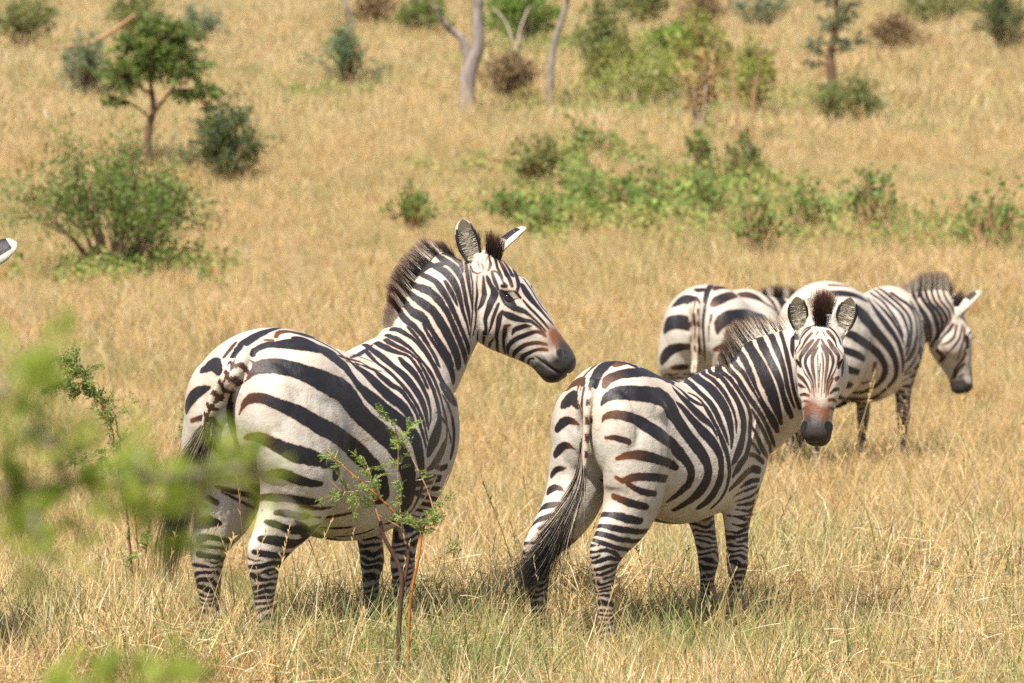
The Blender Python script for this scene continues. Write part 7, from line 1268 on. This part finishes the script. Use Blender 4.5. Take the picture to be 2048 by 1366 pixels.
# the out-of-focus bush just in front of the camera: trunk out of the view, one bough reaching in
def make_near_bush():
    rng = np.random.default_rng(601)
    root = empty("acacia_bush", (-1.22, 4.24, 0)); tag(root, "leafy green acacia bough reaching in close and blurred from the left edge", "acacia bush")
    wd = Wood(); o = np.array((-1.22, 4.24, 0.0))
    at = lambda px, py, y: np.array(((px - 1024) / 8533 * y, y, CAM_Z - (py - 396) / 8533 * y)) - o
    wd.tube([(0, 0, 0), (0.03, 0, 0.6), (0.1, 0.02, 1.1), at(-915, 1050, 4.24)], 0.03, 0.012, 8)
    tw = [
        [at(-915, 1050, 4.24), at(-315, 1000, 4.31), at(45, 975, 4.38), at(235, 962, 4.38), at(405, 945, 4.45), at(505, 930, 4.45)],
        [at(-315, 1000, 4.31), at(-75, 860, 4.31), at(5, 770, 4.31), at(75, 720, 4.31)],
        [at(45, 975, 4.38), at(65, 1040, 4.31), at(90, 1130, 4.31)],
        [at(235, 962, 4.38), at(275, 1020, 4.45), at(325, 1060, 4.45)],
        [at(405, 945, 4.45), at(385, 1030, 4.52), at(410, 1110, 4.52)],
        [at(285, 958, 4.38), at(275, 900, 4.45), at(265, 860, 4.45)],
        [at(505, 930, 4.45), at(555, 990, 4.59), at(595, 1040, 4.59)],
        [at(135, 968, 4.38), at(115, 900, 4.31), at(45, 850, 4.31)],
        [at(-615, 1500, 4.17), at(-115, 1440, 4.24), at(155, 1370, 4.31), at(245, 1335, 4.31)],
        [at(-115, 1440, 4.24), at(135, 1420, 4.38), at(315, 1370, 4.38), at(370, 1330, 4.38)],
        [(0.05, 0, 0.8), at(-815, 1600, 4.17), at(-615, 1500, 4.17)]]
    dens = [24, 21, 15, 8, 5, 6, 2, 10, 11, 9, 2]
    P, D = [], []
    for pts, n in zip(tw, dens):
        S = wd.tube(pts, 0.0058, 0.0016, 6, 10 * len(pts)); T = norm(np.gradient(S, axis=0))
        vis = np.nonzero(S[:, 0] > -0.60)[0] if len(S) else []
        vis = vis if len(vis) else np.arange(len(S))
        for _ in range(n * 2):
            i = int(rng.choice(vis)); P.append(S[i] + rng.normal(0, 0.013, 3)); D.append(norm(T[i] * 0.4 + rng.normal(0, 0.8, 3)))
    for _ in range(260):    # the rest of the bush, left of the view
        P.append(np.array((rng.normal(-0.02, 0.16), rng.normal(0, 0.2), rng.uniform(0.7, 1.75)))); D.append(rng.normal(0, 1, 3))
    P, D = np.array(P), np.array(D); n = len(P); L = 0.040 * rng.uniform(0.7, 1.3, n)
    a, b, c = feather_leaves(rng, P, D, L, 7)
    tone = np.tile(rng.beta(1.6, 1.6, n), len(a) // n)
    V, F, T = leaf_quads(rng, a, b, c * 1.25, tone, 0.5)
    wd.build("trunk", B_GREY, root); mesh_obj("foliage", V, F, L_NEAR, root, False, {"tone": T})
make_near_bush()
# ------------------------------------------------------------------ ground and grass
def ground_material():
    t = NT("savanna_soil")
    P = t.n("ShaderNodeNewGeometry").outputs[0]
    a = t.n("ShaderNodeTexNoise", i_Vector=P, i_Scale=0.45, i_Detail=5.0, i_Roughness=0.6).outputs[0]
    b = t.n("ShaderNodeTexNoise", i_Vector=P, i_Scale=14.0, i_Detail=6.0, i_Roughness=0.7).outputs[0]
    c = t.ramp(t.math('ADD', t.math('MULTIPLY', a, 0.5), t.math('MULTIPLY', b, 0.5)),
        [(0.30, (0.080, 0.058, 0.022)), (0.45, (0.190, 0.130, 0.055)), (0.58, (0.330, 0.230, 0.100)), (0.72, (0.170, 0.150, 0.055))])
    bp = t.n("ShaderNodeBump", i_Height=b, i_Strength=0.8, i_Distance=0.05).outputs[0]
    s = t.n("ShaderNodeBsdfPrincipled", i_Base_Color=c, i_Roughness=0.95, i_Normal=bp)
    return t.finish(s.outputs[0])

ys = np.concatenate([np.linspace(-6, 10, 17), np.linspace(10.4, 34, 90), np.linspace(34.6, 130, 120), np.linspace(135, 600, 20)])
xs = np.concatenate([np.linspace(-160, -14, 24), np.linspace(-13.7, 13.7, 130), np.linspace(14, 160, 24)])
X, Y = np.meshgrid(xs, ys)
Z = terrain_z(X, Y)
gv = np.stack([X, Y, Z], axis=-1).reshape(-1, 3); nx, ny = len(xs), len(ys)
ii = (np.arange(ny - 1)[:, None] * nx + np.arange(nx - 1)[None]).ravel()
gf = np.stack([ii, ii + 1, ii + nx + 1, ii + nx], axis=1)
ground = mesh_obj("ground", gv, gf, ground_material())
tag(ground, "dry grassland rising gently to a slope behind", kind="structure")

def grass_material():
    t = NT("dry_grass")
    P = t.n("ShaderNodeNewGeometry").outputs[0]
    col = t.attr("col", 0)
    patch = t.n("ShaderNodeTexNoise", i_Vector=P, i_Scale=0.42, i_Detail=5.0, i_Roughness=0.62).outputs[0]
    patch2 = t.n("ShaderNodeTexNoise", i_Vector=t.n("ShaderNodeMapping", i_Vector=P, i_Location=(7.3, 2.1, 0.0)).outputs[0], i_Scale=0.9, i_Detail=4.0, i_Roughness=0.6).outputs[0]
    g = t.math('MULTIPLY', t.math('SUBTRACT', patch, 0.475, clamp=True), 3.6, clamp=True)
    col = t.mix(t.math('MULTIPLY', g, 0.72), col, (0.390, 0.380, 0.150))
    o = t.math('MULTIPLY', t.math('SUBTRACT', patch2, 0.53, clamp=True), 4.0, clamp=True)
    col = t.mix(t.math('MULTIPLY', o, 0.55), col, (0.600, 0.370, 0.185))
    b = t.n("ShaderNodeBsdfPrincipled", i_Base_Color=col, i_Roughness=0.6)
    b.inputs["Specular IOR Level"].default_value = 0.25
    tr = t.n("ShaderNodeBsdfTranslucent", i_Color=col)
    mx = t.n("ShaderNodeMixShader", i_Fac=0.38)
    t.t.links.new(b.outputs[0], mx.inputs[1]); t.t.links.new(tr.outputs[0], mx.inputs[2])
    return t.finish(mx.outputs[0])

GRASS = grass_material()
STRAW = np.array([(0.77, 0.57, 0.28), (0.85, 0.70, 0.43), (0.69, 0.46, 0.19), (0.75, 0.53, 0.24), (0.52, 0.31, 0.12), (0.80, 0.63, 0.37), (0.32, 0.17, 0.07), (0.86, 0.76, 0.56)])
GREEN = np.array([(0.170, 0.270, 0.060), (0.280, 0.360, 0.100), (0.110, 0.200, 0.050), (0.380, 0.420, 0.140), (0.220, 0.310, 0.130)])

def tuft(rng, n, rad, hmin, hmax, green, lodge, wid, seeds=0, lying=0.0):
    """one clump of grass: bent tapering blades, some lodged, a few stalks with seed heads"""
    segs = 4
    a = rng.uniform(0, 2 * np.pi, n); r = rad * np.sqrt(rng.uniform(0, 1, n))
    p = np.stack([r * np.cos(a), r * np.sin(a), np.full(n, -0.01)], axis=1)
    az = rng.uniform(0, 2 * np.pi, n); lean = rng.uniform(0.05, 0.5, n) + (rng.random(n) < lodge) * rng.uniform(0.5, 1.05, n)
    if lying: lean = rng.uniform(1.15, 1.75, n); p[:, 2] = rng.uniform(0.03, lying, n)
    d = np.stack([np.sin(lean) * np.cos(az), np.sin(lean) * np.sin(az), np.cos(lean)], axis=1)
    L = rng.uniform(hmin, hmax, n); w = wid * rng.uniform(0.6, 1.4, n)
    isg = rng.random(n) < green
    c = np.where(isg[:, None], GREEN[rng.integers(0, len(GREEN), n)], STRAW[rng.integers(0, len(STRAW), n)]) * rng.uniform(0.72, 1.15, n)[:, None]
    side = norm(np.cross(d, norm(rng.normal(size=(n, 3)))))
    bend = np.stack([np.cos(az), np.sin(az), np.zeros(n)], axis=1) * rng.uniform(0.0, 0.9, n)[:, None] + np.array((0, 0, -1.0)) * rng.uniform(0.0, 0.4 if lying else 0.8, n)[:, None] + rng.normal(0, 0.6, (n, 3))
    V = np.zeros((n, segs + 1, 2, 3))
    kink = rng.random(n) < 0.35
    for s in range(segs + 1):
        f = s / segs; ww = w * (1 - f ** 1.5 * 0.93)
        V[:, s, 0] = p - side * ww[:, None] / 2; V[:, s, 1] = p + side * ww[:, None] / 2
        d = norm(d + bend / segs * (0.4 + f) + (kink & (s == 2))[:, None] * rng.normal(0, 0.8, (n, 3)))
        p = p + d * (L / segs)[:, None]; p[:, 2] = np.maximum(p[:, 2], 0.012)
    base = np.arange(n)[:, None] * (segs + 1) * 2
    F = np.concatenate([np.concatenate([base + 2 * s, base + 2 * s + 1, base + 2 * s + 3, base + 2 * s + 2], axis=1) for s in range(segs)])
    C = np.repeat(c, (segs + 1) * 2, axis=0); V = V.reshape(-1, 3)
    if seeds:
        Vs, Fs, Cs = [V], [F], [C]; k = len(V)
        for _ in range(seeds):
            a0 = rng.uniform(0, 6.28); ln = rng.uniform(hmax * 1.05, hmax * 1.9); le = rng.uniform(0.05, 0.45)
            q = np.array((rng.normal(0, rad * 0.5), rng.normal(0, rad * 0.5), 0)); dd = np.array((math.sin(le) * math.cos(a0), math.sin(le) * math.sin(a0), math.cos(le)))
            pts = [q, q + dd * ln * 0.5, q + dd * ln + np.array((math.cos(a0), math.sin(a0), -0.4)) * ln * 0.10]
            cu = catmull(pts, 7); sd = norm(np.cross(dd, (0.3, -0.8, 0.2))); ww = 0.0022
            rows = np.stack([cu - sd * ww / 2, cu + sd * ww / 2], axis=1).reshape(-1, 3)
            Vs.append(rows); Fs.append(np.array([(k + 2 * i, k + 2 * i + 1, k + 2 * i + 3, k + 2 * i + 2) for i in range(6)])); k += 14
            cc = STRAW[rng.integers(0, 4)]; Cs.append(np.tile(cc, (14, 1)))
            for j in range(9):      # seed head
                f = 0.78 + 0.22 * j / 8; i0 = min(int(f * 6), 5); b0 = cu[i0] + (cu[i0 + 1] - cu[i0]) * (f * 6 - i0); o = rng.normal(0, 1, 3) * 0.008; e = dd * 0.012
                Vs.append(np.array([b0, b0 + o * 0.5 + e, b0 + o * 0.8 + e * 1.6, b0 - o * 0.1 + e])); Fs.append(np.array([(k, k + 1, k + 2, k + 3)])); Cs.append(np.tile(cc * 0.9, (4, 1))); k += 4
        V, F, C = np.concatenate(Vs), np.concatenate(Fs), np.concatenate(Cs)
    return V, F, C

def scatter_grass(name, label, protos, pts, scale, seed):
    """one object: points on the ground carrying clumps, drawn by a geometry node"""
    rng = np.random.default_rng(seed)
    pc = bpy.data.collections.new(name + "_clumps")
    for i, (V, F, C) in enumerate(protos):
        o = mesh_obj("grass_clump", V, F, GRASS, None, False, {"col": C})
        COL.objects.unlink(o); pc.objects.link(o)
    me = bpy.data.meshes.new(name); me.vertices.add(len(pts)); me.vertices.foreach_set("co", np.asarray(pts, np.float32).ravel())
    for k, a in (("turn", rng.uniform(0, 6.283, len(pts))), ("size", scale), ("pick", rng.integers(0, len(protos), len(pts)))):
        if k == "pick": at = me.attributes.new(k, 'INT', 'POINT'); at.data.foreach_set("value", a.astype(np.int32))
        else: at = me.attributes.new(k, 'FLOAT', 'POINT'); at.data.foreach_set("value", np.asarray(a, np.float32))
    ob = bpy.data.objects.new(name, me); COL.objects.link(ob); tag(ob, label, kind="stuff")
    g = bpy.data.node_groups.new(name, 'GeometryNodeTree')
    g.interface.new_socket("Geometry", in_out='INPUT', socket_type='NodeSocketGeometry'); g.interface.new_socket("Geometry", in_out='OUTPUT', socket_type='NodeSocketGeometry')
    gi, go = g.nodes.new("NodeGroupInput"), g.nodes.new("NodeGroupOutput")
    mp = g.nodes.new("GeometryNodeMeshToPoints"); io = g.nodes.new("GeometryNodeInstanceOnPoints"); ci = g.nodes.new("GeometryNodeCollectionInfo")
    ci.inputs["Collection"].default_value = pc; ci.inputs["Separate Children"].default_value = True; ci.inputs["Reset Children"].default_value = True
    def named(n_, typ):
        nd = g.nodes.new("GeometryNodeInputNamedAttribute"); nd.data_type = typ; nd.inputs[0].default_value = n_; return nd.outputs[0]
    cx = g.nodes.new("ShaderNodeCombineXYZ"); g.links.new(named("turn", 'FLOAT'), cx.inputs[2])
    er = g.nodes.new("FunctionNodeEulerToRotation"); g.links.new(cx.outputs[0], er.inputs[0])
    sx = g.nodes.new("ShaderNodeCombineXYZ"); sz = named("size", 'FLOAT')
    for i in range(3): g.links.new(sz, sx.inputs[i])
    g.links.new(gi.outputs[0], mp.inputs[0]); g.links.new(mp.outputs[0], io.inputs["Points"]); g.links.new(ci.outputs[0], io.inputs["Instance"])
    io.inputs["Pick Instance"].default_value = True; g.links.new(named("pick", 'INT'), io.inputs["Instance Index"])
    g.links.new(er.outputs[0], io.inputs["Rotation"]); g.links.new(sx.outputs[0], io.inputs["Scale"]); g.links.new(io.outputs[0], go.inputs[0])
    md = ob.modifiers.new("clumps", 'NODES'); md.node_group = g
    return ob

def wave(x, y, f, s):
    return (np.sin(x * f + s) * np.sin(y * f * 0.8 - s * 1.7) + np.sin(x * f * 0.43 - y * f * 0.37 + s * 2.3) + np.sin((x + y) * f * 1.7 + s * 3.1) * 0.5) / 2.5

def field(rng, y0, y1, dens, margin):
    area = (y1 - y0) * 2 * (0.125 * (y0 + y1) / 2 + margin); n = int(dens * area * 1.6)
    y = rng.uniform(y0, y1, n); x = rng.uniform(-1, 1, n) * (0.125 * y1 + margin)
    k = np.abs(x) < 0.125 * y + margin
    x, y = x[k], y[k]
    x, y = x[: int(dens * area)], y[: int(dens * area)]
    return x, y

R0 = np.random.default_rng(77)
near = [tuft(R0, 84, 0.15, 0.10, 0.36, 0.11, 0.6, 0.0048, i == 0) for i in range(8)] + [tuft(R0, 60, 0.13, 0.18, 0.40, 0.10, 0.3, 0.0048, i == 0) for i in range(4)] \
     + [tuft(R0, 56, 0.13, 0.14, 0.36, 0.45, 0.5, 0.0062, 0) for _ in range(3)] + [tuft(R0, 50, 0.20, 0.06, 0.18, 0.20, 1.0, 0.0036, 0, 0.22) for _ in range(2)]
upright = [tuft(R0, 60, 0.13, 0.20, 0.42, 0.07, 0.25, 0.0060, 1) for _ in range(5)] + [tuft(R0, 60, 0.13, 0.16, 0.36, 0.40, 0.4, 0.0066, 0) for _ in range(2)] + near[:3]
green = [tuft(R0, 46, 0.12, 0.18, 0.40, 0.93, 0.4, 0.0075, 0) for _ in range(4)]
far = [tuft(R0, 46, 0.22, 0.16, 0.40, 0.12, 0.4, 0.014, 2) for _ in range(6)] + [tuft(R0, 46, 0.22, 0.14, 0.34, 0.40, 0.4, 0.016, 0) for _ in range(2)]

x, y = field(R0, 11.5, 19.0, 125, 2.2)
h = 0.92 + 0.34 * wave(x, y, 2.1, 1.0) + 0.12 * R0.normal(size=len(x)); h *= np.clip(0.62 + (y - 11.5) / 5.5, 0.62, 1.0); h = h * np.where(wave(x, y, 1.1, 5.0) > 0.55, 0.62, 1.0)
scatter_grass("grass", "dry straw coloured grass with green blades round the zebras", near, np.stack([x, y, terrain_z(x, y)], 1), np.clip(h, 0.4, 1.5), 1)
g = np.concatenate([R0.normal(size=(n, 2)) * (rx, ry) + (cx, cy) for cx, cy, rx, ry, n in
    [(-0.7, 14.9, 0.35, 0.5, 46), (-0.3, 14.3, 0.25, 0.3, 26), (0.0, 15.2, 0.3, 0.5, 14), (0.75, 15.7, 0.3, 0.4, 34), (1.9, 15.0, 0.5, 0.5, 16), (-1.5, 15.5, 0.4, 0.8, 16), (0.6, 13.7, 1.2, 0.5, 14), (1.3, 17.5, 1.0, 1.0, 24)]])
scatter_grass("green_grass", "fresh green grass growing up through the straw round the zebras' legs", green, np.stack([g[:, 0], g[:, 1], terrain_z(g[:, 0], g[:, 1])], 1), R0.uniform(0.6, 1.05, len(g)), 8)
x, y = field(R0, 19.0, 33.0, 55, 4.5)
h = 0.72 + 0.30 * wave(x, y, 1.3, 2.0) + 0.12 * R0.normal(size=len(x))
scatter_grass("grass_midfield", "dry golden grass behind the zebras", upright, np.stack([x, y, terrain_z(x, y)], 1), np.clip(h, 0.4, 1.2), 2)
x, y = field(R0, 33.0, 54.0, 34, 8.0)
h = 0.66 + 0.34 * wave(x, y, 0.9, 3.0) + 0.10 * R0.normal(size=len(x))
scatter_grass("grass_slope", "blurred golden grass covering the rising slope", upright, np.stack([x, y, terrain_z(x, y)], 1), np.clip(h, 0.35, 1.2), 3)
x, y = field(R0, 54.0, 100.0, 20, 12.0)
h = 0.72 + 0.25 * wave(x, y, 0.7, 4.0) + 0.12 * R0.normal(size=len(x))
scatter_grass("grass_hilltop", "pale golden grass at the top of the slope", far, np.stack([x, y, terrain_z(x, y)], 1), np.clip(h, 0.35, 1.4), 4)

# low leafy cover growing among the herbs and round the yellow green shrubs
def leafy(rng, n, rad, h):
    a = rng.uniform(0, 2 * np.pi, n); r = rad * np.sqrt(rng.uniform(0, 1, n))
    P = np.stack([r * np.cos(a), r * np.sin(a), h * rng.uniform(0.15, 1.0, n) * (1 - 0.4 * (r / rad) ** 2)], 1)
    V, F, _ = leaf_quads(rng, P, norm(rng.normal(size=(n, 3)) + (0, 0, 0.5)), 0.065 * rng.uniform(0.6, 1.3, n), np.zeros(n), 0.5)
    C = np.array([(0.100, 0.185, 0.036), (0.190, 0.290, 0.060), (0.300, 0.390, 0.090), (0.430, 0.410, 0.130)])[rng.integers(0, 4, n)]
    return V, F, np.repeat(C, 4, axis=0)
pts = []
for cx, cy, rx, ry, n in [(1.1, 44.0, 1.3, 2.2, 420), (2.7, 42.5, 1.7, 2.2, 420), (0.5, 47.5, 0.9, 2.0, 160), (2.0, 47.5, 1.5, 2.2, 200), (4.6, 41.0, 1.0, 1.4, 120),
                          (1.8, 58.5, 2.2, 3.0, 420), (3.0, 62.0, 2.2, 3.5, 260), (0.8, 70.5, 2.2, 3.0, 260), (-3.7, 39.5, 1.1, 1.0, 120), (-6.6, 70.0, 2.0, 3.0, 140), (-2.6, 60.5, 0.8, 1.2, 60)]:
    n = int(n * 0.55)
    q = R0.normal(size=(n, 2)) * 0.5 * (rx, ry) + (cx, cy)
    q = q[wave(q[:, 0], q[:, 1], 2.6, 2.0) > -0.25]; pts.append(q)
q = np.concatenate(pts)
scatter_grass("ground_cover", "low green leafy plants growing in patches among the grass on the slope", [leafy(R0, 46, 0.19, 0.26) for _ in range(5)],
    np.stack([q[:, 0], q[:, 1], terrain_z(q[:, 0], q[:, 1])], 1), R0.uniform(0.6, 1.25, len(q)), 5)
